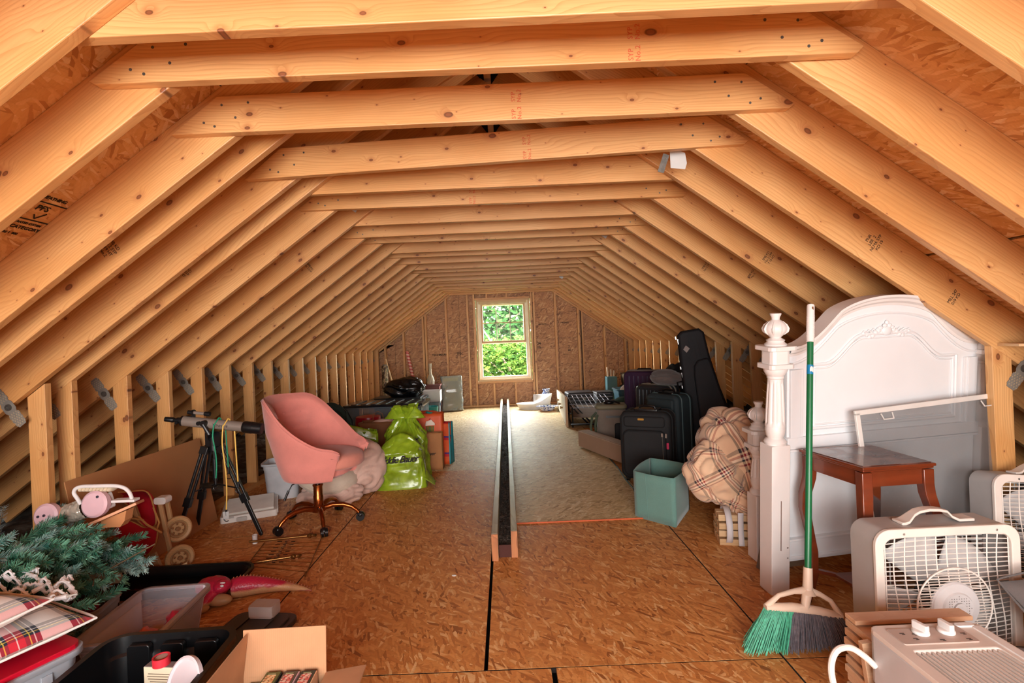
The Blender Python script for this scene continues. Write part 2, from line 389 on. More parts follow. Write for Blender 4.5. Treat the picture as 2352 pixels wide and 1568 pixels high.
# roof sheathing panels with open joints
rows = ((-.02, 1.12), (1.12, 2.335), (2.345, 3.56), (3.57, 4.75))
cols = (-1.61, .83, 3.27, 5.71, 8.15, 9.6)
for sd_ in (-1, 1):
    d = Vector((sd_*CA, 0, -SA)); n = Vector((sd_*SA, 0, CA))
    for r, (a, b) in enumerate(rows):
        off = 0 if r % 2 else -1.22
        cc = [Y0-.05]+[c+off for c in cols if Y0 < c+off < 9.4]+[9.6]
        for c0, c1 in zip(cc, cc[1:]):
            p = Vector((CX, (c0+c1)/2, ZR))+d*((a+b)/2)+n*(.184+.0065)
            mb = MB(); mb.box((0, 0, 0), (c1-c0-.004, b-a-.004, .011))
            put('roof_panel', mb, OSB_ROOF, ceiling, smooth=False, M=frame(p, (0, 1, 0), -d*sd_))
# dark weather membrane over the sheathing so that no daylight leaks through the joints
for sd_ in (-1, 1):
    d = Vector((sd_*CA, 0, -SA)); n = Vector((sd_*SA, 0, CA)); mb = MB(); mb.box((0, 0, 0), (13.2, 5.1, .006))
    put('roofing_felt', mb, mat('roofing_felt', (40, 36, 32), .9), ceiling, smooth=False, M=frame(Vector((CX, 3.25, ZR))+d*2.40+n*.205, (0, 1, 0), -d*sd_))
# grade stamps on the rafters and sheathing
def on_rafter(sd_, y, s, w):
    d = Vector((sd_*CA, 0, -SA)); n = Vector((sd_*SA, 0, CA)); return Vector((CX, y-.0006, ZR))+d*s+n*w, d, n
for sd_, y, s, w, tx in ((1, 1.6, 2.07, .09, 'PNR\nLBR  2\nNLMA SYP\nKD 19\nNo 2'), (1, 2.36, 2.1, .10, 'PNR\nLBR  2\nNLMA SYP\nKD 19'), (-1, 2.18, 1.95, .09, 'SPIB KD\nNo 2 SYP\n7 19 HT\nNo.2'),
                         (-1, 2.73, 1.98, .09, 'SPIB KD\nNo 2 SYP\n7 19 HT'), (1, 3.13, 2.0, .09, 'SPIB KD\nNo 2 SYP\n7 19 HT'), (1, 2.36, 2.55, .09, 'MILL 247\n019 KD'), (1, 3.9, 1.9, .09, 'SPIB KD\nNo 2 SYP'), (-1, 3.9, 1.7, .09, 'SPIB KD\nNo 2 SYP'), (1, 3.515, 2.1, .09, 'SPIB KD\nNo 2')):
    p, d, n = on_rafter(sd_, y, s, w)
    text(tx, .02, BLACK, ceiling, frame(p, n*(1 if sd_ > 0 else -1), Vector((0, -1, 0)).cross(n)*1 if sd_ > 0 else (Vector((0, -1, 0)).cross(-n)), None), name='grade_stamp', space=.95)
def on_sheath(sd_, y, s, m=.0008):
    d = Vector((sd_*CA, 0, -SA)); n = Vector((sd_*SA, 0, CA)); return Vector((CX, y, ZR))+d*s+n*(.184-m), d, n
p, d, n = on_sheath(-1, 1.865, 1.98)
M0 = frame(p, (0, -1, 0), d*1, None)
M0 = frame(p, (0, 1, 0), None if False else -d, None)
for tx, dx, dy, sz in (('PFS', .035, .07, .036), ('PERFORMANCE RATED SYSTEM', .0, -.015, .014), ('YORK 7/16 CATEGORY', 0, -.04, .022), ('EXPOSURE 1  000', 0, -.075, .014), ('PS 2-10 SHEATHING', 0, .125, .02)):
    text(tx, sz, BLACK, ceiling, M0 @ Matrix.Translation((dx, dy, .0)), name='panel_stamp', bold=.0006)
mb = MB()
for a, b in (((-.14, .10), (.14, .10)), ((-.14, .005), (.14, .005)), ((-.14, .10), (-.14, -.10)), ((.14, .10), (.14, -.10)), ((.03, .035), (.045, .015)), ((.045, .015), (.07, .05))):
    a, b = Vector((*a, 0)), Vector((*b, 0)); mb.box((a+b)/2, ((b-a).length, .005, .001), (0, 0, math.atan2(b.y-a.y, b.x-a.x)))
put('stamp_border', mb, BLACK, ceiling, smooth=False, M=M0)
for y, s, tx, sz in ((2.37, 1.75, 'DEG 04', .04), (2.63, 2.3, 'YARD', .05)):
    p, d, n = on_sheath(-1, y, s); text(tx, sz, BLACK, ceiling, frame(p, (0, 1, 0), -d), name='panel_stamp', bold=.001)
# staple plates, paper tags up in the frame
mb = MB(); mb.box((0, 0, 0), (.028, .001, .085))
for k in range(12): mb.box((-.009+.009*(k % 3), -.001, -.03+.02*(k//3)), (.002, .001, .012), (0, .4, 0))
put('nailing_plate', mb, GALV, ceiling, smooth=False, M=Matrix.Translation(ony(1524, 375, 2.30)) @ Matrix.Rotation(.35, 4, 'Y'))
tagm = mat('tag_paper', (196, 198, 196), .7)
mb = MB(); mb.prism([(-.05, .035), (.03, .04), (.06, .0), (.065, -.03), (.0, -.055)], .001, 'y')
put('paper_tag', mb, tagm, ceiling, smooth=False, M=Matrix.Translation(ony(1552, 362, 2.46)) @ Matrix.Rotation(.5, 4, 'Y'))
for px, py, y in ((1388, 540, 4.6), (1289, 636, 7.2), (812, 478, 3.45)):
    mb = MB(); mb.box((0, 0, 0), (.055, .002, .035)); put('nailing_plate', mb, tagm, ceiling, smooth=False, M=Matrix.Translation(ony(px, py, y)) @ Matrix.Rotation(.6, 4, 'Y'))

# ---- knee walls
def strap_mesh():
    mb = MB(); L, w = .105, .028; out = []
    pts = [(-.012, .030), (.0, .031), (.014, .030), (.022, .024), (.03, .022), (.034, .029), (.05, .030), (.052, .027), (.07, .030), (.072, .026), (.09, .028), (.098, .022), (.105, .020)]
    out = pts+[(a, -b) for a, b in reversed(pts)]+[(-a-.012, -b) for a, b in pts]+[(-a-.012, b) for a, b in reversed(pts)]
    mb.prism([(b, a) for a, b in out], .0016, 'y')
    return mb
def strapmat():
    t = NT('punched_truss_plate'); v = t.mapv(t.coord('Object'), (1, 1, 1), (PI/2, 0, 0))
    br = t.n('TexBrick', {'Vector': v, 'Scale': 60., 'Mortar Size': .16, 'Brick Width': .32, 'Row Height': .75, 'Color1': (.09, .08, .07, 1), 'Color2': (.06, .055, .05, 1), 'Mortar': (.30, .275, .235, 1)})
    nz = t.n('TexNoise', {'Vector': v, 'Scale': 30., 'Detail': 3.}).outputs[0]
    c = t.mix(t.n('MapRange', {0: nz, 1: .4, 2: .6, 3: 0., 4: .5}).outputs[0], br.outputs[0], (.20, .185, .165))
    return t.bsdf(c, .5, .3, br.outputs[1], .5, .001)
STM = strapmat()
def stud(name, parent, y, x, h0=.038, w=.089, sd_=-1, lean=0., m=PINE):
    """upright with the sloped cut of the rafter on its head; x is its inner face"""
    zt = ZR-(abs(x-CX))*math.tan(A)
    zo = zt-w*math.tan(A)
    mb = MB(); H = zt-h0
    # local X = up (grain), Y = thickness, Z = outward width
    mb.prism([(0, 0), (H, 0), (zo-h0, w), (0, w)], .038, 'y')
    X = Vector((lean, 0, 1)); out = Vector((sd_, 0, 0))
    return put(name, mb, m, parent, smooth=False, bevel=.002, M=frame((x, y+.019, h0), X, out.cross(X), None))
wl = setting('wall_left'); wr = setting('wall_right')
LST = [(2.57, .02), (2.73, .012), (3.13, .0), (3.515, 0.)]+[(y, 0.) for y in YS]
RST = [(2.36, 0.), (2.745, 0.), (3.13, 0.), (3.515, 0.)]+[(y, 0.) for y in YS]
base_strap = None
for parent, lst, x, sd_ in ((wl, [(-.76, 0), (.02, 0), (.82, 0), (1.266, 0), (1.59, 0), (1.975, 0)]+LST, XL, -1), (wr, [(-.76, 0), (.02, 0), (.82, 0), (1.21, 0), (1.6, 0), (1.975, 0)]+RST, XR, 1)):
    for y, lean in lst:
        if y > YB-.1: continue
        stud('stud', parent, y, x, sd_=sd_, lean=lean*-sd_*0)
        c = Vector((x+sd_*.145, y-.002-(.042 if abs(y-2.57) < .01 else 0), ZR-(abs(x+sd_*.145-CX))*math.tan(A)+.005+RND.uniform(-.006, .006)))
        M = Matrix.Translation(c) @ Matrix.Rotation(sd_*(PI/2-math.radians(54))+RND.uniform(-.06, .06), 4, 'Y')
        if base_strap is None:
            base_strap = put('metal_strap', strap_mesh(), STM, parent, smooth=False, M=M); sb = base_strap
            hub = MB(); hub.ring([(.017*math.cos(2*PI*k/16), .017*math.sin(2*PI*k/16)) for k in range(16)], [(.009*math.cos(2*PI*k/16), .009*math.sin(2*PI*k/16)) for k in range(16)], .005, 'y', M=Matrix.Translation((0, -.002, -.006)))
            hub.lathe([(.009, 0), (.009, .001)], 16, M=frame((0, -.001, -.006), (1, 0, 0), (0, 0, -1)))
            hb = put('strap_hub', hub, GALV, sb); bh = hb
            tm = MB()
            for s3 in (-1, 1):
                for r_ in range(6):
                    for q_ in range(4): tm.box(((-.0195+.013*q_+(.003 if r_ % 2 else -.003)), -.0012, s3*(.032+.0118*r_)-(.012 if s3 < 0 else 0)), (.0036, .0012, .0072))
            bt = put('strap_teeth', tm, mat('bright_punch_edges', (188, 170, 138), .5, .3), sb, smooth=False); bt['kind'] = 'stuff'
        else:
            s_ = share(base_strap, 'metal_strap', parent, M); share(bh, 'strap_hub', s_); share(bt, 'strap_teeth', s_)
    mb = MB(); mb.box((0, 0, 0), (YB-Y0, .089, .038)); put('bottom_plate', mb, PINE, parent, smooth=False, M=frame((x+sd_*.0445, (YB+Y0)/2, .019), (0, 1, 0), (-1, 0, 0)))
# insulation and joists in the eaves
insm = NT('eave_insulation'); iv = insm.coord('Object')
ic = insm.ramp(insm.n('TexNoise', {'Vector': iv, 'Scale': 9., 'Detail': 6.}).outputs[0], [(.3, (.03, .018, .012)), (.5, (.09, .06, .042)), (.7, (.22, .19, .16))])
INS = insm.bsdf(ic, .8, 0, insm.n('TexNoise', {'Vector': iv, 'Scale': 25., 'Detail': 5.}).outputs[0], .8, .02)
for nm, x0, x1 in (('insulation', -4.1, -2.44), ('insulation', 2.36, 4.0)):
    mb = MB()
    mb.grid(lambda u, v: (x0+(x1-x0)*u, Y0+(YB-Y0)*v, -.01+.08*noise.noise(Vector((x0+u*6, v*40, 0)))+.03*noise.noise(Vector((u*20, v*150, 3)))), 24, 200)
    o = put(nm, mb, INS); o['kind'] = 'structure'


# ---- far gable wall
wb = setting('wall_back')
def gz(x): return ZR-abs(x-CX)*math.tan(A)+.2
WX0, WX1 = ony(1096, 780, YB).x, ony(1219, 780, YB).x
WZ1 = ony(1150, 687, YB).z; WZ0 = ony(1160, 874, YB).z
def panel_xz(name, parent, poly, y, m=OSB_WALL, th=.011):
    mb = MB(); xs = [p[0] for p in poly]; zs = [p[1] for p in poly]; cx, cz = sum(xs)/len(xs), sum(zs)/len(zs)
    mb.prism([(a-cx, b-cz) for a, b in poly], th, 'z'); return put(name, mb, m, parent, smooth=False, M=frame((cx, y, cz), (1, 0, 0), (0, 0, 1)))
yw = YB+.089+.006
def gab(x0, x1, z0, z1):
    P = [(x0, z0), (x1, z0)]
    if gz(x1) < z1:
        P.append((x1, gz(x1)))
        if x0 < CX < x1: P.append((CX, gz(CX)))
    else: P.append((x1, z1))
    if gz(x0) < z1:
        if gz(x1) >= z1: P.append((CX-(gz(CX)-z1)/math.tan(A) if x0 < CX else x0, z1))
        P.append((x0, gz(x0)))
    else:
        if gz(x1) < z1: P.insert(-1 if False else len(P), (CX+(gz(CX)-z1)/math.tan(A), z1))
        P.append((x0, z1))
    # order is counter clockwise; keep convex hull order
    c = Vector((sum(p[0] for p in P)/len(P), sum(p[1] for p in P)/len(P)))
    P.sort(key=lambda p: math.atan2(p[1]-c.y, p[0]-c.x)); return P
g = .002
for x0, x1, z0, z1 in ((-3.9, -2.06, -.3, 1.22), (-2.06, -.84, -.3, 1.22), (-.84, WX0-.02, -.3, 1.22), (-2.06, -.84, 1.22, 2.2), (-3.2, -2.06, 1.22, 2.0), (-.84, WX0-.02, 1.22, 2.44),
                       (WX0-.02, WX1+.02, -.3, WZ0-.02), (WX0-.02, WX1+.02, WZ1+.02, 2.44), (WX1+.02, 1.0, -.3, 1.22), (WX1+.02, 1.0, 1.22, 2.44), (1.0, 2.1, -.3, 1.22), (1.0, 2.1, 1.22, 2.2), (2.1, 3.9, -.3, 1.22), (2.1, 3.1, 1.22, 2.0), (-1.0, .92, 2.44, 3.2), (-2.06, -.84, 2.2, 2.44)):
    P = gab(x0+g, x1-g, z0, z1-.003)
    if min(gz(x0), gz(x1)) < z0 and max(gz(x0), gz(x1)) < z0: continue
    panel_xz('wall_panel', wb, P, yw)
def vstud(px, wpx=5.5, z0=.038, z1=None, y=YB, w=.038):
    x = ony(px, 800, y).x; zt = (ZR-abs(x-CX)*math.tan(A)+.02) if z1 is None else z1
    plank('stud', wb, round(zt-z0, 2), .089, w, frame((x, y+.0445, z0+round(zt-z0, 2)/2), (0, 0, 1), (0, 1, 0)))
for px in (884, 927, 973, 979, 1027, 1077, 1092, 1223.5, 1230, 1279, 1331, 1339, 1390, 1437): vstud(px)
for px in (1132, 1181): vstud(px, z1=WZ0-.04)
for px in (1122, 1168): vstud(px, z0=WZ1+.03)
for z, t in ((WZ0-.02, .038), (WZ1+.02, .038), (.019, .038)):
    L = (WX1-WX0+.06) if z > .1 else 4.6
    plank('plate', wb, L, t, .089, frame(((WX0+WX1)/2 if z > .1 else CX, YB+.0445, z), (1, 0, 0), (0, 0, 1)))
for x, s in ((ony(1337, 800, YB).x, 1),):
    mb = MB(); mb.tube([(x, YB-.01, .2+.1*k+0) if k else (x+.01, YB-.012, .1) for k in range(16)], .006, 6); put('cable', mb, mat('cable_sheath', (60, 50, 45), .6), wb)
for sd_ in (-1, 1):   # rafter-line plates against the gable
    d = Vector((sd_*CA, 0, -SA)); n = Vector((sd_*SA, 0, CA)); plank('plate', wb, 4.5, .05, .089, frame(Vector((CX, YB+.03, ZR))+d*2.25+n*.03, d, n.cross(d), n))
# black mill stamps on the gable panels
for px, py, tx, sz in ((1238, 793, '24\n16', .07), (1307, 800, '7\n16', .06), (1010, 815, 'TECHMARK', .055), (1057, 812, 'SPEC', .055), (1247, 744, 'EXPOSURE 1', .03), (1298, 741, 'WINDS', .04), (1225, 742, 'RATED', .03)):
    q = ony(px, py, YB+.088); text(tx, sz, BLACK, wb, frame(q, (1, 0, 0), (0, 0, 1)), name='panel_stamp', bold=.001)
# outer wrap, eaves and ridge closing the shell
HW = mat('house_wrap', (60, 54, 48), .9)
for x0, x1, z0, z1 in ((-3.95, WX0-.01, -.4, gz(CX)), (WX1+.01, 3.9, -.4, gz(CX)), (WX0-.01, WX1+.01, -.4, WZ0-.03), (WX0-.01, WX1+.01, WZ1+.03, gz(CX))):
    P = gab(x0, x1, z0, z1); P = [(a, min(b, gz(a)+.02)) for a, b in P]
    panel_xz('outer_wrap', wb, P, yw+.012, HW, .006)
for sd_, x in ((-1, -3.92), (1, 3.84)):
    mb = MB(); mb.box((x, 3.2, -.1), (.02, 13.2, 1.0)); put('eave_board', mb, HW, wl if sd_ < 0 else wr, smooth=False)
mb = MB(); mb.box((CX, 3.2, ZR+.255), (.5, 13.2, .02)); put('ridge_cap', mb, HW, ceiling, smooth=False)
# ---- window
win = setting('window_1'); WM = mat('window_vinyl', (235, 228, 212), .45); WM2 = mat('window_timber', (214, 180, 140), .55)
cxw, czw = (WX0+WX1)/2, (WZ0+WZ1)/2; ww, wh = WX1-WX0, WZ1-WZ0
def rect_frame(w, h, b, th):
    mb = MB(); o = [(-w/2, -h/2), (w/2, -h/2), (w/2, h/2), (-w/2, h/2)]; i = [(-w/2+b, -h/2+b), (w/2-b, -h/2+b), (w/2-b, h/2-b), (-w/2+b, h/2-b)]
    return mb.ring(o, i, th, 'y')
put('casing', rect_frame(ww, wh, .03, .11), WM2, win, smooth=False, bevel=.002, M=Matrix.Translation((cxw, YB+.045, czw)))
put('window_frame', rect_frame(ww-.06, wh-.06, .055, .07), WM, win, smooth=False, bevel=.003, M=Matrix.Translation((cxw, YB+.07, czw)))
sh = (wh-.1)*.53; sw = ww-.16
sash = put('sash', rect_frame(sw, sh, .04, .035), WM2, win, smooth=False, bevel=.003, M=Matrix.Translation((cxw, YB+.055, WZ1-.06-sh/2)))
sash2 = put('sash', rect_frame(sw, sh, .04, .03), WM, win, smooth=False, bevel=.003, M=Matrix.Translation((cxw, YB+.1, WZ1-.075-sh/2)))
for k in (-1, 1):
    mb = MB(); mb.box((k*(sw-.08)/6, 0, 0), (.016, .012, sh-.08)); put('muntin', mb, WM, sash, smooth=False)
mb = MB(); mb.box((0, 0, .0), (sw-.08, .012, .016)); put('muntin', mb, WM2, sash, smooth=False)
GL = NT('window_glass'); tr = GL.n('BsdfTransparent', {0: (.93, .97, .95, 1)}); gl = GL.n('BsdfDiffuse', {0: (.8, .85, .8, 1)}); nz = GL.n('TexNoise', {'Scale': 3.}).outputs[0]
mx = GL.n('MixShader', {0: GL.math('MULTIPLY', nz, .12), 1: tr.outputs[0], 2: gl.outputs[0]}); GL.t.links.new(mx.outputs[0], GL.out.inputs[0])
for sx in (-1, 0, 1):
    for sz in (-1, 1):
        mb = MB(); mb.box((sx*(sw-.08)/3, 0, sz*(sh-.08)/4), ((sw-.08)/3-.016, .003, (sh-.08)/2-.016)); put('pane', mb, GL.m, sash, smooth=False)
mb = MB(); mb.grid(lambda u, v: (-ww/2+.05+(ww-.1)*u, 0, -.02-.05*v-.03*v*abs(noise.noise(Vector((u*7, 1, 0))))), 30, 3)
put('torn_paper', mb, mat('aged_paper', (214, 196, 160), .9), win, solid=.001, M=Matrix.Translation((cxw, YB+.0, WZ1-.005)))
# sill is part of the casing line: bright lower stop
mb = MB(); mb.box((0, 0, 0), (ww-.06, .1, .03)); put('sill', mb, WM2, win, smooth=False, bevel=.003, M=Matrix.Translation((cxw, YB+.05, WZ0+.03)))

# ---- rear gable behind the camera; its opening is closed, rear_light is added inside
wf = setting('wall_front')
for P in ([(-3.6, -.3), (-1.65, -.3), (-1.65, 2.2), (-2.0, 1.6), (-3.6, .3)], [(1.35, -.3), (3.5, -.3), (3.5, .3), (1.9, 1.6), (1.35, 2.2)], [(-1.65, 2.2), (1.35, 2.2), (.6, 2.7), (CX, 3.0), (-.7, 2.7)], [(-1.65, -.3), (1.35, -.3), (1.35, .3), (-1.65, .3)]):
    panel_xz('wall_panel', wf, P, Y0-.01)

panel_xz('sky_blocking_panel', wf, [(-1.7, -.05), (1.4, -.05), (1.4, 2.25), (-1.7, 2.25)], Y0-.06)  # unseen panel added across the opening to keep sky light out
# ---- floor: separate boards
fl = setting('floor')
def deck(x0, x1, y0, y1, m, z=0., th=.018, alongx=False):
    mb = MB(); mb.box((0, 0, 0), ((x1-x0) if alongx else (y1-y0), (y1-y0) if alongx else (x1-x0), th))
    c = ((x0+x1)/2, (y0+y1)/2, z-th/2)
    return put('floor_panel', mb, m, fl, smooth=False, M=frame(c, (1, 0, 0), (0, 1, 0)) if alongx else frame(c, (0, 1, 0), (-1, 0, 0)))
F1, F2 = OSB_FLOOR, OSB_NEW
deck(-1.16, -.134, 1.95, 4.95, F1); deck(-1.16, -.134, 4.954, 7.2, F2); deck(-1.16, -.134, 7.204, YB+.05, F2)
deck(-.118, 1.005, 1.951, 3.46, F1, alongx=False)
deck(.03, 1.005, 3.46, YB+.05, F1, -.014)
deck(.026, 1.005, 3.465, 4.946, F2, .006, .019, True); deck(.026, 1.005, 4.952, 6.52, F2, .006, .019, True); deck(.026, 1.005, 6.526, YB+.05, F2, .006, .019, True)
deck(-1.16, .122, Y0, 1.943, F1); deck(.142, 1.005, Y0, 1.945, F1)
deck(-2.42, -1.168, Y0, 1.5, F1); deck(-2.42, -1.168, 1.504, 3.44, F1, alongx=True); deck(-2.42, -1.168, 3.447, 6.0, F1); deck(-2.42, -1.168, 6.004, YB+.05, F2)
deck(1.013, 2.34, Y0, 1.94, F1); deck(1.013, 2.34, 1.946, 4.4, F1); deck(1.013, 2.34, 4.404, 6.9, F1); deck(1.013, 2.34, 6.904, YB+.05, F2)
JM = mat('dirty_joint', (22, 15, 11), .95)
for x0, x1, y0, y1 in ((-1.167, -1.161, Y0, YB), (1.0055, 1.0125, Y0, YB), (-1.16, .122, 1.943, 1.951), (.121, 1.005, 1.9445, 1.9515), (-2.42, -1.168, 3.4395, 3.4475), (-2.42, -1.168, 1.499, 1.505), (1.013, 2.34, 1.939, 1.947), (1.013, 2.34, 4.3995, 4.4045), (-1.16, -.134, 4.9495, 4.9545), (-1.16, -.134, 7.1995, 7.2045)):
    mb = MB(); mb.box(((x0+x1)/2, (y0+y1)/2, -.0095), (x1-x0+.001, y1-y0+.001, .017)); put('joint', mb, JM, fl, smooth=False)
mb = MB(); mb.box((0, 3.2, -.1), (7.9, 13.1, .04)); o = put('subfloor', mb, mat('subfloor_dark', (26, 17, 12), .95), fl, smooth=False)
# reddish front edge of the new sheets
mb = MB(); mb.box((0, 0, 0), (.978, .004, .016)); put('panel_edge', mb, mat('red_edge_paint', (196, 92, 48), .7), fl, smooth=False, M=Matrix.Translation((.515, 3.4625, .0005)))
# two rails on edge with the insulated slot between them
RGREY = lumber('weathered_rail', base=((.36, .30, .19), (.44, .38, .25), (.24, .19, .11)), knots=.6)
for x in (-.107, .004):
    y0 = 2.905 if x < 0 else 2.94
    mb = MB(); mb.box((0, 0, 0), (YB-y0-.02, .038, .15)); put('floor_rail', mb, RGREY, fl, smooth=False, bevel=.003, M=frame((x, (YB+y0)/2, .075), (0, 1, 0), (-1, 0, 0)))
    mb = MB(); mb.box((0, 0, 0), (.15, .036, .004)); put('rail_end', mb, lumber('red_rail_end', base=((.50, .19, .07), (.62, .26, .10), (.16, .05, .02))), fl, smooth=False, M=frame((x, y0-.003, .0755), (0, 0, 1), (1, 0, 0)))
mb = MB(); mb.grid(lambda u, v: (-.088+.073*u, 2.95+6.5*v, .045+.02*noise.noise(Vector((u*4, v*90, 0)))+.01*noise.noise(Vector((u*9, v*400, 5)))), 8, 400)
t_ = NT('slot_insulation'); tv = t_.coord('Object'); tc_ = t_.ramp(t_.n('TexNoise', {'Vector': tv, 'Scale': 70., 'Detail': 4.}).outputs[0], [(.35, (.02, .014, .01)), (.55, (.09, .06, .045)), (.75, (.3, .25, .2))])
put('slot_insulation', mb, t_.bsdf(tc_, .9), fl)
mb = MB(); mb.box((0, 0, 0), (.073, .006, .07)); put('slot_stop', mb, mat('dark_red_block', (70, 30, 20), .8), fl, smooth=False, M=Matrix.Translation((-.05, 2.95, .035)))

# ============================================================ OUTSIDE THE WINDOW
def leafmat(nm, a, b, c):
    t = NT(nm); r = t.n('TexNoise', {'Vector': t.coord('Object'), 'Scale': 3.5, 'Detail': 4.}).outputs[0]
    return t.bsdf(t.ramp(r, [(.3, a), (.5, b), (.68, c)]), .9, 0, Specular_IOR_Level=.05)
LM = [leafmat('yellow_green_leaves', (.007, .022, .003), (.022, .05, .006), (.06, .088, .014)), leafmat('deep_green_leaves', (.003, .014, .003), (.008, .028, .006), (.02, .045, .011))]
bark = mat('bark', (105, 90, 72), .9, bump=.5)
def tree(label, x, y, zc, rx, ry, rz, n, size, m, seed):
    r = random.Random(seed); t = thing('garden_tree', label, 'tree', (x, y, -3.0))
    tr_ = MB(); tr_.tube([(0, 0, 0), (.1, 0, 1.5), (0, .1, zc+3)], [.12, .09, .04], 8)
    for k in range(7):
        a = r.uniform(0, 2*PI); tr_.tube([(0, .05, zc+1.6+.25*k), (rx*.6*math.cos(a), ry*.6*math.sin(a), zc+2.4+.3*k)], [.04, .012], 6)
    put('trunk', tr_, bark, t)
    mb = MB()
    for k in range(n):
        p = Vector((r.uniform(-1, 1), r.uniform(-1, 1), r.uniform(-1, 1)*r.uniform(.7, 1)))
        p = Vector((p.x*rx, p.y*ry, zc+3+p.z*rz)); a = Vector((r.uniform(-1, 1), r.uniform(-1, 1), r.uniform(-.6, .6))).normalized(); b = a.orthogonal().normalized()
        b = (Matrix.Rotation(r.uniform(0, 6), 3, a) @ b); s = size*r.uniform(.6, 1.3); c = a.cross(b)*s*.05
        mb.add([p, p+a*s*.5+b*s*.28+c, p+a*s, p+a*s*.5-b*s*.28+c], [(0, 1, 2, 3)])
    o = put('foliage', mb, m, t, smooth=False); o['kind'] = 'stuff'; return t
tree('sunlit shrubby tree seen through the open lower half of the window', .1, 12.6, .35, 1.9, .7, 1.0, 9000, .12, LM[0], 1)
tree('deep green tree filling the upper window panes, further off', -.2, 16.5, 1.9, 4.2, 1.0, 2.2, 16000, .2, LM[1], 2)
tree('dark green tree behind the sunlit shrub, low in the window', .5, 20.0, .2, 6.0, 1.2, 2.8, 12000, .26, LM[1], 3)
gm = leafmat('lawn', (.04, .07, .02), (.07, .12, .03), (.1, .16, .05)); mb = MB(); mb.grid(lambda u, v: (-40+80*u, 10+50*v, -3+.2*noise.noise(Vector((u*9, v*9, 0)))), 30, 30)
o = put('ground', mb, gm); o['kind'] = 'structure'
# ============================================================ GENERIC BUILDERS
PLASTIC_BLACK = mat('black_plastic', (13, 13, 15), .3, bump=.05)
PLASTIC_WHITE = mat('white_plastic', (230, 226, 222), .42)
def tub(parent, w, l, h, m, taper=.86, th=.004, r=.05, rim=.016, name='body', lip=.018):
    """open tub standing on z=0: w along X, l along Y"""
    mb = MB(); n = 5
    def ol(s, inset=0.): return rrect(w*s-2*inset, l*s-2*inset, r, n)
    lv = [(0, taper, .0), (.012, taper+.005, 0), (h*.8, 1-(1-taper)*.18, 0), (h*.83, 1., 0), (h, 1.015, 0)]
    N = len(ol(1)); vs = []
    for z, s, q in lv: vs += [(a, b, z) for a, b in ol(s)]
    vs += [(a, b, h) for a, b in rrect(w*1.015+2*rim, l*1.015+2*rim, r+rim, n)]
    vs += [(a, b, h-lip) for a, b in rrect(w*1.015+2*rim, l*1.015+2*rim, r+rim, n)]
    R_ = len(lv)+2
    fs = [tuple(range(N))[::-1]]
    for i in range(R_-1): fs += [(i*N+k, i*N+(k+1) % N, (i+1)*N+(k+1) % N, (i+1)*N+k) for k in range(N)]
    mb.add(vs, fs); return put(name, mb, m, parent, solid=th, ang=30)
def cushion(w, l, h, seed=0, n=22):
    mb = MB(); 
    for sg in (1, -1):
        def fn(u, v):
            x, y = 2*u-1, 2*v-1
            pin = 1-.07*(1-y*y)*abs(x)**3; piy = 1-.07*(1-x*x)*abs(y)**3
            k = max(0, (1-abs(x)**2.6)*(1-abs(y)**2.6))**.45
            z = sg*h/2*k+.006*noise.noise(Vector((x*3+seed, y*3, sg*2)))*k*2
            return (x*w/2*pin, y*l/2*piy, z)
        if sg > 0: mb.grid(fn, n, n)
        else: mb.grid(lambda u, v: fn(1-u, v), n, n)
    return mb
def blob(r, seed=0, amp=.18, nu=88, nv=54, fold=.06, ff=1.1, flat=.0):
    """rumpled bundle of cloth"""
    mb = MB()
    def f(p):
        q = p*1.4+Vector((seed, seed*.7, 0)); k = 1+amp*noise.noise(q)
        d = noise.noise(p*ff+Vector((seed*2, 1, 3)))*2.2+noise.noise(p*ff*2+Vector((1, seed, 3)))*.8
        s_ = abs(math.sin(d*PI)); k += fold*(s_**.7-.6)
        return k
    def fn(u, v):
        a = 2*PI*u; b = -PI/2+PI*v; p = Vector((math.cos(b)*math.cos(a), math.cos(b)*math.sin(a), math.sin(b))); k = f(p)
        z = p.z*r[2]*k
        return (p.x*r[0]*k, p.y*r[1]*k, max(z, -r[2]*.8))
    mb.grid(fn, nu, nv, wu=True); return mb
def bag(parent, w, d, h, m, seed, taper=.8, amp=.03, name='sack', n=40, open_=False, top='neck'):
    """soft bag standing on z=0: boxy foot; its top is gathered to a neck, folded shut or left open"""
    mb = MB()
    def fn(u, v):
        a = 2*PI*u; ca, sa = math.cos(a), math.sin(a); e = .42+.4*v
        s = 1-(1-taper)*min(1, v/.75); z = h*v
        if not open_ and top == 'neck':
            if v > .62: s = taper*(1-.72*min(1, (v-.62)/.22)**.8)+(.22*max(0, (v-.86)/.14))
        elif not open_:
            if v > .8: s = taper*math.cos((v-.8)/.2*PI/2*.98); z = h*(.8+.2*math.sin((v-.8)/.2*PI/2))
        x = math.copysign(abs(ca)**e, ca)*w/2*s; y = math.copysign(abs(sa)**e, sa)*d/2*s
        q = Vector((ca*1.3+seed, sa*1.3, v*2.2)); g = noise.noise(q)*.8+.7*(.3-abs(noise.noise(q*2.1+Vector((0, 5, 0)))))+.3*(.2-abs(noise.noise(q*4.5+Vector((4, 0, 0)))))
        k = amp*g*(.4+v*1.3)*(1 if s > .2 else s/.2)
        zz = z+amp*.6*noise.noise(Vector((ca*1.1+seed, sa*1.1, 9+v*2)))*v
        return (x+ca*k, y+sa*k, max(0, zz))
    mb.grid(fn, n*2, n, wu=True)
    N = n*2; base = [i*(n+1) for i in range(N)]
    mb.f.append(tuple(base)[::-1])
    return put(name, mb, m, parent, ang=50)
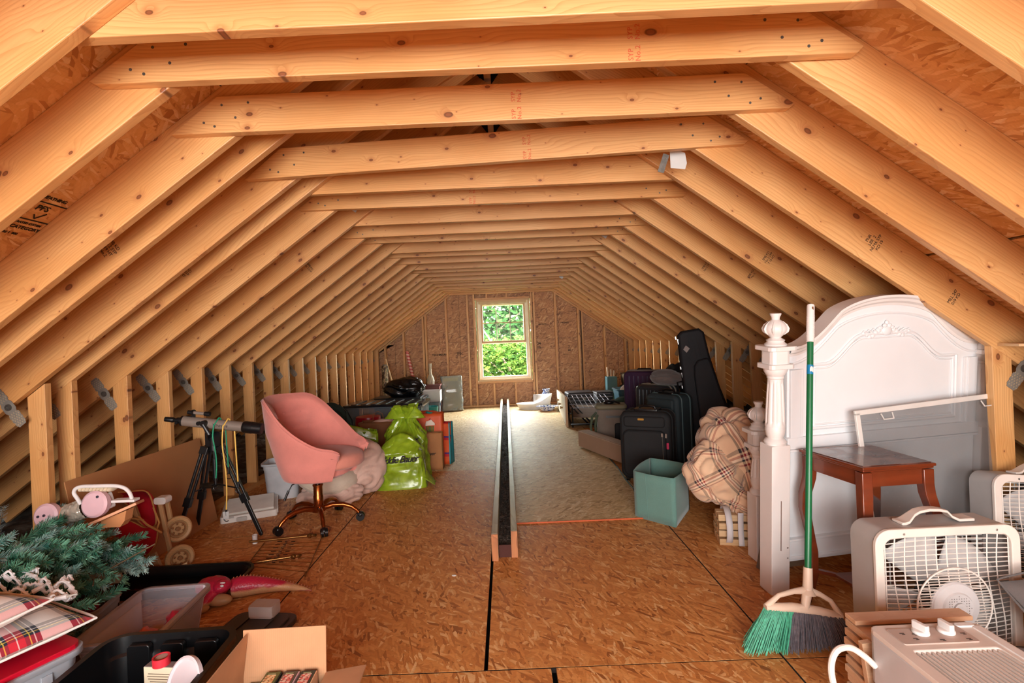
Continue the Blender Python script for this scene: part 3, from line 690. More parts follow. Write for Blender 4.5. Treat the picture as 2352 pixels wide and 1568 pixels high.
def carton(parent, w, l, h, m, th=.004, flaps=(), name='wall', tilt=None):
    """open corrugated box, four walls and a bottom; flaps = list of (side, length, angle)"""
    mb = MB(); mb.box((0, 0, th/2), (w, l, th)); put('bottom', mb, m, parent, smooth=False)
    for sx, sy in ((1, 0), (-1, 0), (0, 1), (0, -1)):
        mb = MB(); mb.box((sx*(w/2-th/2), sy*(l/2-th/2), h/2), (th if sx else w-2*th, th if sy else l, h)); put(name, mb, m, parent, smooth=False)
    for sd__, ln, ang in flaps:
        sx, sy = {'e': (1, 0), 'w': (-1, 0), 'n': (0, 1), 's': (0, -1)}[sd__]
        mb = MB(); mb.box((0, 0, ln/2), (th if sx else w-.004, th if sy else l-.004, ln))
        ax = 'Y' if sx else 'X'; a = ang*(sx if sx else -sy)
        put('flap', mb, m, parent, smooth=False, M=Matrix.Translation((sx*(w/2-th/2), sy*(l/2-th/2), h)) @ Matrix.Rotation(a, 4, ax))
def cardboard(name, rgb=(184, 136, 98), scale=160.):
    if name in MATS: return MATS[name]
    t = NT(name); v = t.coord('Object'); c = lin(rgb)
    w = t.n('TexWave', {'Vector': v, 'Scale': scale/3, 'Distortion': .3}, bands_direction='X').outputs[1]
    n = t.n('TexNoise', {'Vector': v, 'Scale': 8., 'Detail': 5.}).outputs[0]
    col = t.mix(t.n('MapRange', {0: n, 1: .3, 2: .7}).outputs[0], tuple(x*.88 for x in c), tuple(x*1.08 for x in c))
    col = t.mix(t.math('MULTIPLY', w, .12), col, tuple(x*.6 for x in c))
    MATS[name] = t.bsdf(col, .85, 0, w, .15, .001); return MATS[name]
CARD = cardboard('corrugated_card')

# ============================================================ LEFT SIDE
# ---- office chair
def office_chair():
    c0 = Vector((-1.37, 3.63, 0)); fa = math.radians(-13)
    t = thing('office_chair', 'pink upholstered swivel tub chair with tufted back on a copper star base', 'chair', c0, fa)
    PINK = fabric('pink_velvet', (228, 142, 130), .07, 900, .2); CU = mat('copper_metal', (170, 96, 48), .25, .95, .15, 9)
    PINKS = fabric('pink_seat_cloth', (212, 136, 118), .07, 900, .2)
    mb = MB(); rx, ry = .315, .32; amax = math.radians(138)
    def H(f):                                        # rim height round the shell, f = 0 at the back, 1 at the arm tips
        return .905-.03*f-.315*(lambda g: g*g*(3-2*g))(max(0, min(1, (f-.30)/.62)))-.0*f
    def P(f, v, out):
        a = PI+f*amax; k = abs(f); top = H(k); bot = .345
        z = bot+(top-bot)*v
        rr = (.70+.30*min(1, v*(top-bot)/.33)**.8)*(1+.10*max(0, z-.62)/.28*(1-k))
        if not out: rr = rr-(.055/.315)*(1 if v < .97 else .45)
        x = math.cos(a)*rx*rr; y = math.sin(a)*ry*rr
        if k > .6: x += (k-.6)*.22*(.5+.5*v); z -= 0 if v < .8 else .03*max(0, (k-.9)/.1)**2
        if not out:
            for q in (-.34, -.17, 0, .17, .34):
                for hz in (.66, .77):
                    q2 = q+(.085 if hz > .7 else 0); dd = ((f-q2)*3.2)**2+((z-hz)*9)**2
                    x += math.cos(a)*.030*math.exp(-dd*10); y += math.sin(a)*.030*math.exp(-dd*10)
        return Vector((x, y, z))
    nu, nv = 72, 26
    prof = [(j/nv, True) for j in range(nv+1)]
    ring = []
    for i in range(nu+1):
        f = -1+2*i/nu
        o = [P(f, j/nv, True) for j in range(nv+1)]; inn = [P(f, j/nv, False) for j in range(nv, -1, -1)]
        m_ = (o[-1]+inn[0])/2+Vector((0, 0, .016)); ring.append(o+[m_]+inn)
    n = len(ring[0]); vs = [p for r in ring for p in r]; fs = []
    for i in range(nu):
        for j in range(n-1): fs.append((i*n+j, (i+1)*n+j, (i+1)*n+j+1, i*n+j+1))
        fs.append((i*n+n-1, (i+1)*n+n-1, (i+1)*n, i*n))
    fs += [tuple(range(n))[::-1], tuple(range(nu*n, nu*n+n))]
    mb.add(vs, [f[::-1] for f in fs]); sh_ = put('backrest', mb, PINK, t, ang=75, bevel=0)
    pip = MB(); pip.tube([P(-1+2*i/60, 1, True)+Vector((0, 0, .002)) for i in range(61)], .0035, 6); put('piping', pip, PINK, sh_)
    bt = MB()
    for q in (-.34, -.17, 0, .17, .34):
        for hz in (.66, .77):
            p = P(q+(.085 if hz > .7 else 0), (hz-.345)/(H(abs(q))-.345), False); bt.ell(p, (.009, .009, .009), 8, 6)
    put('tufting_buttons', bt, PINK, sh_)['kind'] = 'stuff'
    mb = MB(); mb.lathe([(.0, .34), (.19, .345), (.235, .37), (.24, .40), (.235, .42)], 36, squash=(1.0, .98)); put('seat_base', mb, PINK, t)
    mb = MB()
    def cush(u, v):
        a = 2*PI*u; b = -PI/2+PI*v; e = .55; cb, sb = math.cos(b), math.sin(b)
        x = math.cos(a)*abs(cb)**.4*.27+(.055 if math.cos(a) > 0 else 0)*math.cos(a)*abs(cb)**.4; return (x+.02, math.sin(a)*abs(cb)**.4*.245, .465+.062*math.copysign(abs(sb)**e, sb))
    mb.grid(cush, 48, 20, wu=True); put('seat_cushion', mb, PINKS, t)
    mb = MB(); mb.lathe([(.032, .125), (.034, .13), (.034, .20), (.031, .205), (.031, .27), (.036, .272), (.036, .28), (.024, .282), (.0, .282)], 24); put('pedestal', mb, CU, t)
    mb = MB(); mb.cyl((0, 0, .275), (0, 0, .345), .017); put('gas_lift', mb, mat('dark_steel', (60, 55, 52), .3, .9), t)
    mb = MB(); mb.tube([(-.03, -.05, .335), (-.09, -.16, .32), (-.11, -.185, .27)], .004, 6); mb.tube([(-.105, -.18, .285), (-.125, -.20, .225)], .008, 8); put('height_lever', mb, PLASTIC_BLACK, t)
    hub = MB(); hub.lathe([(.0, .09), (.045, .092), (.048, .12), (.036, .135), (.0, .135)], 24); put('base_hub', hub, CU, t)
    for k in range(5):
        a = 2*PI*k/5+math.radians(6)-fa+math.radians(2); d = Vector((math.cos(a), math.sin(a), 0)); lg = MB()
        lg.tube([d*r_+Vector((0, 0, z)) for r_, z in ((.03, .112), (.10, .128), (.17, .125), (.225, .105), (.262, .075), (.275, .055))], [.019, .018, .016, .0145, .013, .012], 12)
        lo = put('leg', lg, CU, t)
        s = d.cross(Vector((0, 0, 1))); c = d*.285; w = MB()
        for q in (-.013, .013): w.cyl(c+s*(q-.009)+Vector((0, 0, .03)), c+s*(q+.009)+Vector((0, 0, .03)), .029, n=24)
        w.ell(c+Vector((0, 0, .043)), (.027, .027, .02), 14, 8); w.cyl(c*.97+Vector((0, 0, .03)), c*.97+Vector((0, 0, .065)), .008)
        wo_ = put('caster', w, PLASTIC_BLACK, lo)
office_chair()

# ---- telescope on its tripod
def telescope():
    t = thing('telescope', 'grey tube telescope with finder scope on a black tripod beside the pink chair', 'telescope', (-2.02, 3.5, 0))
    GR = mat('taupe_enamel', (140, 128, 118), .35, .1); BK = mat('black_enamel', (18, 18, 20), .35, .0); 
    W = dict(parent=t, world=True)
    Yt = 3.40; a = ony(418, 966, Yt-.02); b = ony(560, 980, Yt+.02); d = (b-a).normalized()
    mb = MB(); mb.cyl(a, b, .033, n=32); tb = put('optical_tube', mb, GR, **W)
    mb = MB(); mb.tube([b-d*.005, b+d*.002, b+d*.01, b+d*.055, b+d*.056, b+d*.115, b+d*.12], [.034, .038, .040, .040, .038, .038, .034], 28); put('lens_hood', mb, BK, **W)
    mb = MB(); mb.tube([a+d*.01, a-d*.002, a-d*.004, a-d*.03, a-d*.031, a-d*.06], [.034, .034, .022, .020, .012, .012], 20); mb.tube([a-d*.05, a-d*.055, a-d*.105], [.015, .018, .016], 16); mb.cyl(a-d*.02+Vector((0, -.03, -.01)), a-d*.02+Vector((0, .03, -.01)), .01); put('eyepiece', mb, BK, **W)
    up = Vector((0, 0, 1)); f0 = a+d*.075+up*.062
    mb = MB(); mb.cyl(f0-d*.01, f0+d*.075, .0105, n=16); put('finder_tube', mb, GR, **W)
    mb = MB(); mb.tube([f0+d*.068, f0+d*.072, f0+d*.105], [.012, .015, .015], 16); mb.cyl(f0-d*.035, f0-d*.008, .013, n=16); mb.box(f0-up*.026, (.02, .012, .045)); mb.ring([(.02*math.cos(2*PI*k/12), .02*math.sin(2*PI*k/12)) for k in range(12)], [(.014*math.cos(2*PI*k/12), .014*math.sin(2*PI*k/12)) for k in range(12)], .012, 'x', M=Matrix.Translation(f0))
    mb.box(f0-d*.03-up*.03, (.05, .016, .008)); put('finder_bracket', mb, BK, **W)
    piv = a+d*.16; h0 = Vector((-2.02, 3.5, .64))
    mb = MB(); mb.cyl(piv+Vector((0, -.052, .005)), piv+Vector((0, .045, .005)), .02, n=20); mb.cyl(piv+Vector((-.03, -.055, .008)), piv+Vector((-.03, -.04, .008)), .013)
    mb.tube([piv+Vector((0, -.045, 0)), piv+Vector((.03, -.045, -.06)), h0+Vector((-.01, -.03, .04)), h0+Vector((0, 0, 0))], [.012, .013, .017, .025], 10)
    mb.rbox(h0+Vector((.01, 0, .02)), (.10, .06, .10), .015, axis='y'); mb.cyl(h0+Vector((0, 0, -.06)), h0+Vector((0, 0, .05)), .032, n=20); put('mount', mb, BK, **W)
    feet = (onz(602, 1230), onz(452, 1217), Vector((-2.22, 3.36, 0)))
    for i, f in enumerate(feet):
        top = h0+Vector((0, 0, -.03))+(f-Vector((h0.x, h0.y, 0))).normalized()*.05; dd = (f-top); L = dd.length; X = dd.normalized()
        lg = MB()
        s = X.cross(Vector((0, 1, 0))).normalized()
        M = frame(top, X, s)
        for q in (-.014, .014): lg.box((L*.29, q, 0), (L*.58, .012, .022), M=M)
        lg.box((L*.04, 0, 0), (.05, .05, .03), M=M); lg.box((L*.58, 0, 0), (.06, .046, .034), M=M); lg.box((L*.77, 0, 0), (L*.42, .024, .018), M=M); lg.tube([top+dd*.95, f+Vector((0, 0, .004))], [.014, .009], 10)
        put('leg', lg, BK, smooth=False, bevel=.002, **W)
    mb = MB(); mb.cyl(h0+Vector((0, 0, -.04)), h0+Vector((0, 0, -.30)), .008); mb.cyl(h0+Vector((0, 0, -.12)), h0+Vector((0, 0, -.27)), .014); mb.cyl(h0+Vector((0, 0, -.30)), h0+Vector((0, 0, -.32)), .01); put('column', mb, BK, **W)
    tr_ = MB()
    for f in feet:
        m_ = h0+(f-h0)*.50; tr_.tube([h0+Vector((0, 0, -.29)), m_], .005, 6)
    tr_.lathe([(.0, -.002), (.055, 0), (.06, .006), (.0, .006)], 20, M=Matrix.Translation(h0+Vector((-.03, -.02, -.30))) @ Matrix.Rotation(.15, 4, 'Y')); put('spreader', tr_, BK, **W)
    pm = (a+b)/2+d*.06+Vector((0, -.0335, -.0))
    o = text('BUSHNELL', .021, BLACK, t, wm(t).inverted() @ frame(pm, -d, (0, 0, -1)), ext=.0003)
    # bungee cords hanging over the tube
    def cord(px0, col, nm, label, z1, z2, tagc=None):
        c = a+d*((px0-418)/142*(b-a).length); tt = thing('bungee_cord', label, 'bungee cord', c)
        M_ = mat(nm, col, .6, bump=.2); r = .037; P = []
        P += [c+Vector((-.012, -.040, -(c.z-z1)+.0))]+[c+Vector((-.012+.01*math.sin(k), -.041, -(c.z-z1)*(1-k/5))) for k in range(1, 5)]
        P += [c+Vector((-.01+.03*(k/8), -.04*math.cos(PI*k/8), .034+.010*math.sin(PI*k/8)-.034*abs(math.cos(PI*k/8)))) for k in range(0, 9)]
        P += [c+Vector((.02+.002*k, .041, -(c.z-z2)*k/5)) for k in range(1, 6)]
        mb = MB(); mb.tube(spl(P, 4), .0045, 8); put('cord', mb, M_, tt, world=True)
        for e in (P[0], P[-1]):
            hk = MB(); hk.tube([e+Vector((0, 0, .01)), e-Vector((0, 0, .03))], .007, 8)
            hk.tube([e+Vector((.018*math.sin(q)+.012*(1-math.cos(0)), 0, -.05-.018*math.cos(q)+.0)) for q in [PI+.3-PI*1.25*i/10*-1 for i in range(-1, 10)]], .003, 6)
            put('hook', hk, BK, tt, world=True)
        if tagc:
            mb = MB(); mb.prism([(-.016, -.05), (.018, -.05), (.02, .0), (-.006, -.005), (-.008, .0), (-.02, -.004), (-.02, -.03)], .001, 'y', M=Matrix.Translation(P[0]+Vector((0, -.006, -.0)))); put('price_tag', mb, tagm, tt, world=True, smooth=False)
        return tt
    cord(502, (30, 150, 110), 'green_cord', 'green bungee cord with black hooks looped over the telescope tube', .41, .46)
    cord(523, (240, 196, 96), 'yellow_cord', 'yellow bungee cord with a paper tag looped over the telescope tube', .20, .36, True)
telescope()

# ---- hardboard sheet leaning on the studs
mb = MB(); mb.box((0, 0, 0), (1.17, .62, .005))
HB = NT('brown_hardboard'); v_ = HB.coord('Object'); c_ = HB.mix(HB.n('TexNoise', {'Vector': v_, 'Scale': 2.5, 'Detail': 4.}).outputs[0], lin((166, 112, 68)), lin((188, 132, 84)))
c_ = HB.mix(HB.n('MapRange', {0: HB.n('TexNoise', {'Vector': v_, 'Scale': 400.}).outputs[0], 1: .6, 2: .7, 3: 0., 4: .25}).outputs[0], c_, lin((110, 66, 34)))
o = put('hardboard_sheet', mb, HB.bsdf(c_, .7, 0), None, smooth=False, bevel=.001)
a, b = Vector((-2.20, 3.235, .001)), Vector((-2.312, 3.235, .61))
o.matrix_local = frame((a+b)/2, (0, 1, 0), (b-a)); tag(o, 'large brown hardboard sheet leaning on the left wall studs behind the telescope', 'board')

# ---- artificial tree branches heaped in the near left corner
def fir():
    t = thing('artificial_tree', 'heap of green artificial fir branches in the near left corner', 'christmas tree', (-2.0, 2.2, 0))
    def nmat(nm, a, b):
        q = NT(nm); hh = q.n('TexNoise', {'Vector': q.coord('Object', 9.), 'Scale': 22., 'Detail': 2.}).outputs[0]
        return q.bsdf(q.ramp(hh, [(.3, a), (.7, b)]), .45, 0)
    NM = [nmat('green_needles', (.03, .17, .10), (.30, .62, .44)), nmat('blue_green_needles', (.05, .20, .16), (.60, .80, .74)), nmat('dark_needles', (.015, .10, .055), (.18, .44, .28))]
    wire = mat('twisted_wire', (110, 92, 66), .7)
    protos = []
    for s in range(6):
        r = random.Random(s+40); L = .17+.02*s % .06; bw = MB(); sp = [Vector((L*k/8, .012*math.sin(k*.5+s), .02*(k/8)**2)) for k in range(9)]; bw.tube(sp, [.0035-.0003*k for k in range(9)], 5)
        nd = MB()
        for k in range(210):
            f = k/210; i = min(7, int(f*8)); p = sp[i].lerp(sp[i+1], f*8-i); a = r.uniform(0, 2*PI); le = .042*(1-.35*f)*r.uniform(.75, 1.15)
            d = Vector((.75+.3*f, math.cos(a), math.sin(a))).normalized(); q = d.orthogonal().normalized()*.0017; w = d.cross(q).normalized()*.0017
            e = p+d*le; nd.add([p+q, p-q*.5+w, p-q*.5-w, e+q*.5, e-q*.3+w*.5, e-q*.3-w*.5], [(0, 1, 4, 3), (1, 2, 5, 4), (2, 0, 3, 5), (3, 4, 5)])
        bo = put('branch', bw, wire, t); no = put('needles', nd, NM[s % 3], bo, smooth=False); no['kind'] = 'stuff'; protos.append((bo, no))
    r = random.Random(5); k = 0
    for n_ in range(250):
        # spread over a mound: surface positions facing up and towards the room
        u = r.uniform(-1, 1); w = r.uniform(-1, 1)
        x = -2.03+.22*u; y = 2.14+.27*w
        edge = max(abs(u)**3, abs(w)**4)
        z = .46-.13*edge-.05*u+r.uniform(-.10, .02)
        if n_ > 165: y = 1.90+r.uniform(-.02, .06); z = r.uniform(.30, .46)
        an = r.uniform(-.9, .9)+(0 if u > -.1 else r.choice((0, .8, 1.6))); 
        M = Matrix.Translation((x+2.0, y-2.2, z)) @ Matrix.Rotation(an-(.9 if n_ > 165 else .1), 4, 'Z') @ Matrix.Rotation(r.uniform(-.45, .35), 4, 'Y') @ Matrix.Rotation(r.uniform(0, 6), 4, 'X') @ Matrix.Scale(r.uniform(.8, 1.1), 4)
        bo, no = protos[n_ % 6]
        if n_ < 6: bo.matrix_local = M
        else: c = share(bo, 'branch', t, M); share(no, 'needles', c)
    mb = MB(); mb.tube([(-.26, 0, .34), (-.1, -.02, .34), (.3, .0, .30)], .022, 8)
    for q in range(14): mb.tube([(-.28+.04*q, 0, .33), (-.3+.05*q, .16*math.cos(q*2.4), .36+.05*math.sin(q)), ], .003, 5)
    for x_ in (-.22, .22):
        for y_ in (-.12, .14): mb.tube([(x_, 0, .33), (x_+.03, y_, .0)], .006, 6)
    put('pole', mb, wire, t)
fir()
# silver-green tuft behind the first stud
def tuft():
    t = thing('tinsel_branch', 'frosted green branch tip poking up behind the nearest left stud', 'christmas decoration', (-2.52, 2.5, 0))
    r = random.Random(8); mb = MB()
    for k in range(320):
        f = k/320; p = Vector((-.06+.10*f, 0, .18+.36*f)); a = r.uniform(0, 2*PI); d = Vector((math.cos(a), math.sin(a), .5)).normalized()*.045*(1.1-f*.6); q = d.orthogonal().normalized()*.0012
        mb.add([p+q, p-q, p+d], [(0, 1, 2)])
    o = put('needles', mb, mat('frosted_needles', (150, 165, 165), .4), t, smooth=False, solid=.0006); o['kind'] = 'stuff'
    mb = MB(); mb.tube([(-.1, 0, 0), (-.06, 0, .18), (.04, 0, .54)], .004, 6); put('stem', mb, mat('twisted_wire', (110, 92, 66), .7), t)
tuft()

# ---- plaid cushions on the clear box with a red lid
TARTX = [(0, (232, 228, 222)), (.30, (22, 30, 48)), (.37, (232, 228, 222)), (.39, (22, 30, 48)), (.44, (236, 208, 60)), (.455, (22, 30, 48)), (.50, (205, 30, 52)), (.60, (240, 236, 232)), (.615, (205, 30, 52)), (.70, (22, 30, 48)), (.76, (236, 208, 60)), (.775, (22, 30, 48)), (.82, (232, 228, 222)), (.84, (22, 30, 48)), (.90, (232, 228, 222))]
TART = stripes('tartan_cloth', 2.4, TARTX, TARTX, mul=False)
def tartan2():
    t = NT('tartan_wool'); v = t.coord('UV'); sp = t.n('SeparateXYZ', {0: v}).outputs
    fx = t.math('FRACT', t.math('MULTIPLY', sp[0], 2.6)); fy = t.math('FRACT', t.math('MULTIPLY', sp[1], 2.6))
    W_, K_, Rr, Yy = lin((235, 232, 226)), lin((20, 28, 46)), lin((198, 26, 48)), lin((232, 205, 70))
    band = [(0, W_), (.30, K_), (.38, W_), (.395, K_), (.44, Yy), (.455, K_), (.50, Rr), (.60, W_), (.615, Rr), (.70, K_), (.755, Yy), (.77, K_), (.82, W_), (.835, K_), (.90, W_)]
    a = t.ramp(fx, band, 'CONSTANT'); b = t.ramp(fy, band, 'CONSTANT')
    weave = t.n('TexChecker', {'Vector': v, 'Scale': 500.}).outputs[1]
    c = t.mix(.5, a, b); w = t.n('TexNoise', {'Vector': t.coord('Object'), 'Scale': 600., 'Detail': 1.}).outputs[0]
    return t.bsdf(c, .9, 0, w, .3, .001, Sheen_Weight=.2)
TART = tartan2()
ang0 = math.radians(-26)
for i, (x, y, z, rz, rx, lb) in enumerate(((-1.735, 1.58, .39, -24, 0, 'red and white tartan cushion, lower of the two at the left edge'), (-1.775, 1.45, .48, -18, .03, 'red and white tartan cushion, upper of the two at the left edge'))):
    t = thing('cushion', lb, 'cushion', (x, y, z), group='tartan cushions', rot=(rx, -.04 if i else .02, math.radians(rz)))
    put('cover', cushion(.50, .50, .105, i), TART, t, ang=60)
    mb = MB(); n = 40
    mb.tube([(.255*math.copysign(min(1, abs(1.4*math.cos(2*PI*k/n)))*1, math.cos(2*PI*k/n)), .255*math.copysign(min(1, abs(1.4*math.sin(2*PI*k/n))), math.sin(2*PI*k/n)), 0) for k in range(n)], .004, 6, closed=True); put('piping', mb, TART, t)
t = thing('storage_box', 'clear plastic storage box with a red lid and latch under the tartan cushions', 'storage box', (-1.76, 1.52, 0), math.radians(-24))
tub(t, .44, .56, .305, clear('frosted_plastic', (205, 212, 222), .55, .3), .9, r=.035)
REDP = mat('red_plastic', (196, 16, 44), .3)
mb = MB(); mb.rbox((0, 0, .314), (.465, .58, .016), .04); lid = put('lid', mb, REDP, t, bevel=.003, smooth=False)
mb = MB(); mb.box((.25, -.02, .25), (.012, .18, .11)); mb.box((.262, -.02, .312), (.03, .2, .012)); mb.box((.262, -.02, .20), (.034, .22, .014), (0, .3, 0))
for q in (-.06, 0, .06): mb.box((.26, -.02+q, .26), (.02, .012, .08))
put('latch', mb, REDP, t, bevel=.002, smooth=False)
mb = MB()
for q in (-.15, .12, .19): mb.box((.222, q, .235), (.01, .028, .06))
put('clips', mb, clear('frosted_plastic', (205, 212, 222), .55, .3), t, smooth=False)

# ---- tangle of white fairy lights on the cushions
def lights():
    t = thing('fairy_lights', 'tangle of white fairy lights lying on the tartan cushions', 'fairy lights', (-1.85, 1.72, .4))
    r = random.Random(3); w = MB(); s = MB(); b = MB()
    def hgt(x, y): return .475-.09*max(0, min(1, (x+1.98)/.35))+.0
    for k in range(16):
        x = r.uniform(-2.12, -1.72); y = r.uniform(1.66, 1.86); a = r.uniform(-.5, .5)+(0 if k % 2 else PI); P = []
        for i in range(24):
            a += r.uniform(-.55, .55); x += .022*math.cos(a); y += .010*math.sin(a)
            if x > -1.58 or x < -2.2: a = PI-a
            y = min(1.9, max(1.6, y)); P.append((x, y, hgt(x, y)+.02+.022*math.sin(i*.9+k)+r.uniform(0, .03)))
        Q = []
        for i in range(len(P)-1):
            p0, p1, p2, p3 = [Vector(P[max(0, min(len(P)-1, j))]) for j in (i-1, i, i+1, i+2)]
            for j in range(4):
                g_ = j/4; Q.append(tuple(.5*((2*p1)+(p2-p0)*g_+(2*p0-5*p1+4*p2-p3)*g_*g_+(3*p1-p0-3*p2+p3)*g_**3)))
        PP = P; P = Q; w.tube(P, .0042, 5); w.tube([(p[0]+.004*math.cos(i*2.4), p[1]+.004, p[2]+.004*math.sin(i*2.4)) for i, p in enumerate(P)], .0036, 5); P = PP
        for i in range(2, 22, 9):
            p = Vector(P[i]); d = Vector((r.uniform(-1, 1), r.uniform(-.6, .3), r.uniform(-.5, .7))).normalized(); s.cyl(p, p+d*.032, .0085, n=8); b.tube([p+d*.028, p+d*.04, p+d*.052], [.003, .0028, .0008], 6)
    for p, d in (((-1.60, 1.78, .42), (1, .1, .15)), ((-1.62, 1.74, .38), (1, -.1, .05)), ((-1.68, 1.66, .40), (.2, -.3, -1)), ((-2.0, 1.55, .50), (.8, -.3, -.6))):
        p = Vector(p); d = Vector(d).normalized(); s.cyl(p, p+d*.04, .008, n=8); b.tube([p+d*.04, p+d*.055, p+d*.072], [.0035, .003, .001], 6); w.tube([p, p-d*.05+Vector((-.02, .0, .01)), p-d*.07+Vector((-.05, .02, .03))], .0032, 5)
    WW = mat('white_wire', (250, 250, 250), .4, var=.02)
    put('wire', w, WW, t, world=True); s1 = put('sockets', s, WW, t, world=True); s2 = put('bulbs', b, clear('bulb_glass', (230, 225, 215), .5, .05), t, world=True); s1['kind'] = s2['kind'] = 'stuff'
lights()

# ---- black tote with odds and ends, carton beside it
t = thing('storage_tote', 'open black plastic tote at the bottom left edge, holding ribbon and a lid', 'storage tote', (-1.155, 1.50, 0), math.radians(3))
tub(t, .40, .50, .30, PLASTIC_BLACK, .86, r=.06, rim=.018)
mb = MB()
for k in (-1, 0, 1): mb.rbox((k*.11, .236, .17), (.075, .02, .22), .012, axis='y')
put('ribs', mb, PLASTIC_BLACK, t, bevel=.003)
tt = thing('game_box', 'cream card box with printed text standing in the black tote', 'box', (-1.10, 1.60, .165), math.radians(-6))
mb = MB(); mb.box((0, 0, .06), (.13, .03, .12)); put('box_body', mb, mat('cream_card', (226, 214, 184), .7), tt, smooth=False, bevel=.001)
mb = MB(); mb.box((0, 0, .121), (.126, .027, .002)); put('grey_top', mb, mat('grey_card', (120, 110, 108), .8), tt, smooth=False)
pb = MB()
for q in range(7): pb.box((-.005+.004*math.sin(q*5), -.0153, .100-.008*q), (.09-.012*abs(math.sin(q*3)), .0006, .0022))
put('print_lines', pb, mat('faded_print', (120, 100, 80), .8), tt, smooth=False)['kind'] = 'stuff'
tt = thing('ribbon_roll', 'small roll of red ribbon lying on the cream box in the black tote', 'ribbon', (-1.115, 1.60, .2875), rot=(0, 0, .4))
mb = MB(); mb.lathe([(.018, 0), (.024, 0), (.024, .024), (.018, .024)], 28, caps=False); put('ribbon', mb, mat('red_ribbon', (206, 44, 58), .45), tt, solid=.002)
mb = MB(); mb.lathe([(.0, 0), (.021, 0), (.021, .021), (.0, .021)], 28); put('core', mb, mat('pale_core', (190, 165, 150), .8), tt)
tt = thing('round_lid', 'round white lid leaning in the black tote', 'lid', (-1.005, 1.55, .25), rot=(math.radians(68), 0, math.radians(-30)))
mb = MB(); mb.lathe([(0, 0), (.075, 0), (.08, .004), (.08, .016), (.074, .018), (.068, .012), (0, .012)], 40); put('disc', mb, mat('lid_white', (222, 210, 214), .4), tt)
tt = thing('yarn_ball', 'small red and blue ornament ball in the black tote', 'ornament', (-1.08, 1.535, .215))
mb = MB(); mb.ell((0, 0, 0), (.035, .035, .035), 20, 12); put('ball', mb, REDP, tt); mb = MB(); mb.ring([(.036*math.cos(2*PI*k/24), .036*math.sin(2*PI*k/24)) for k in range(24)], [(.03*math.cos(2*PI*k/24), .03*math.sin(2*PI*k/24)) for k in range(24)], .016, 'z'); put('band', mb, mat('blue_paint', (40, 70, 140), .4), tt)

t = thing('cardboard_box', 'open cardboard box with raised flaps at the bottom edge of the photo', 'box', (-.695, 1.37, 0), math.radians(2))
carton(t, .25, .33, .28, CARD, flaps=(('n', .135, .10), ('w', .13, -.12), ('e', .12, 1.45)))
arts = ((150, 150, 120), (88, 92, 48), (80, 72, 60), (46, 54, 44))
for i, cl in enumerate(arts):
    tt = thing('boxed_set', ('pale green', 'olive', 'dark taupe', 'dark green')[i]+' slim boxed set with a patterned label, in the cardboard box', 'boxed set', (-.775+.052*i, 1.42, .115+.0), math.radians(2), 'slim boxed sets in the cardboard box')
    h = .185-(.03 if i == 0 else 0)
    mb = MB(); mb.box((0, 0, h/2), (.042, .20, h)); put('carton', mb, mat('set_card_%d' % i, cl, .6), tt, smooth=False, bevel=.0015)
    mb = MB(); mb.box((.0225, 0, h/2), (.004, .198, h-.004)); put('side', mb, mat('set_side_%d' % i, ((60, 55, 45), (22, 20, 18), (196, 160, 165), (214, 168, 130))[i], .7), tt, smooth=False)
    q = NT('label_art_%d' % i); vv = q.coord('Object'); vo = q.n('TexVoronoi', {'Vector': vv, 'Scale': 170.}); rr = q.n('SeparateColor', {0: vo.outputs['Color']}).outputs[0]
    pal = ((.60, .30, .12), (.75, .55, .30), (.25, .14, .06)) if i < 2 else ((.62, .12, .10), (.72, .50, .42), (.25, .08, .07))
    mb = MB(); mb.box((-.001, .045, h+.0008), (.030, .075, .0012)); put('label', mb, q.bsdf(q.ramp(rr, [(0, pal[2]), (.35, pal[0]), (.6, pal[1])], 'CONSTANT'), .6), tt, smooth=False)
    mb = MB(); mb.box((-.001, .088, h+.0006), (.022, .004, .001)); put('slot', mb, mat('set_card_light', (150, 150, 110), .6), tt, smooth=False)

# ---- dark tote lid, little clear case
t = thing('tote_lid', 'dark grey tote lid lying on the floor behind the cardboard box', 'lid', (-1.17, 2.12, .0), math.radians(-8))
DG = mat('charcoal_plastic', (48, 42, 38), .4)
mb = MB(); mb.rbox((0, 0, .03), (.30, .50, .022), .05); mb.rbox((0, 0, .043), (.25, .45, .012), .04); mb.rbox((0, 0, .012), (.27, .47, .024), .05); put('panel', mb, DG, t, bevel=.004, smooth=False)
mb = MB()
for k in (-1, 1): mb.rbox((k*.06, 0, .052), (.012, .36, .006), .004)
put('ribs', mb, DG, t)
t = thing('plastic_case', 'small clear plastic case standing on the dark tote lid', 'case', (-1.145, 2.33, .049), math.radians(-6))
CP = clear('pale_clear_plastic', (235, 225, 222), .5, .15)
mb = MB(); mb.rbox((0, 0, .004), (.115, .075, .006), .012); mb.rbox((0, .0, .05), (.115, .075, .006), .012); mb.box((0, -.034, .027), (.108, .004, .042)); mb.box((0, .034, .027), (.108, .004, .042)); mb.box((-.054, 0, .027), (.004, .068, .042)); mb.box((.054, 0, .027), (.004, .068, .042)); put('shell', mb, CP, t, smooth=False)
mb = MB(); mb.box((0, -.02, .018), (.07, .02, .02)); put('insert', mb, mat('grey_foam', (150, 138, 135), .8), t, smooth=False)

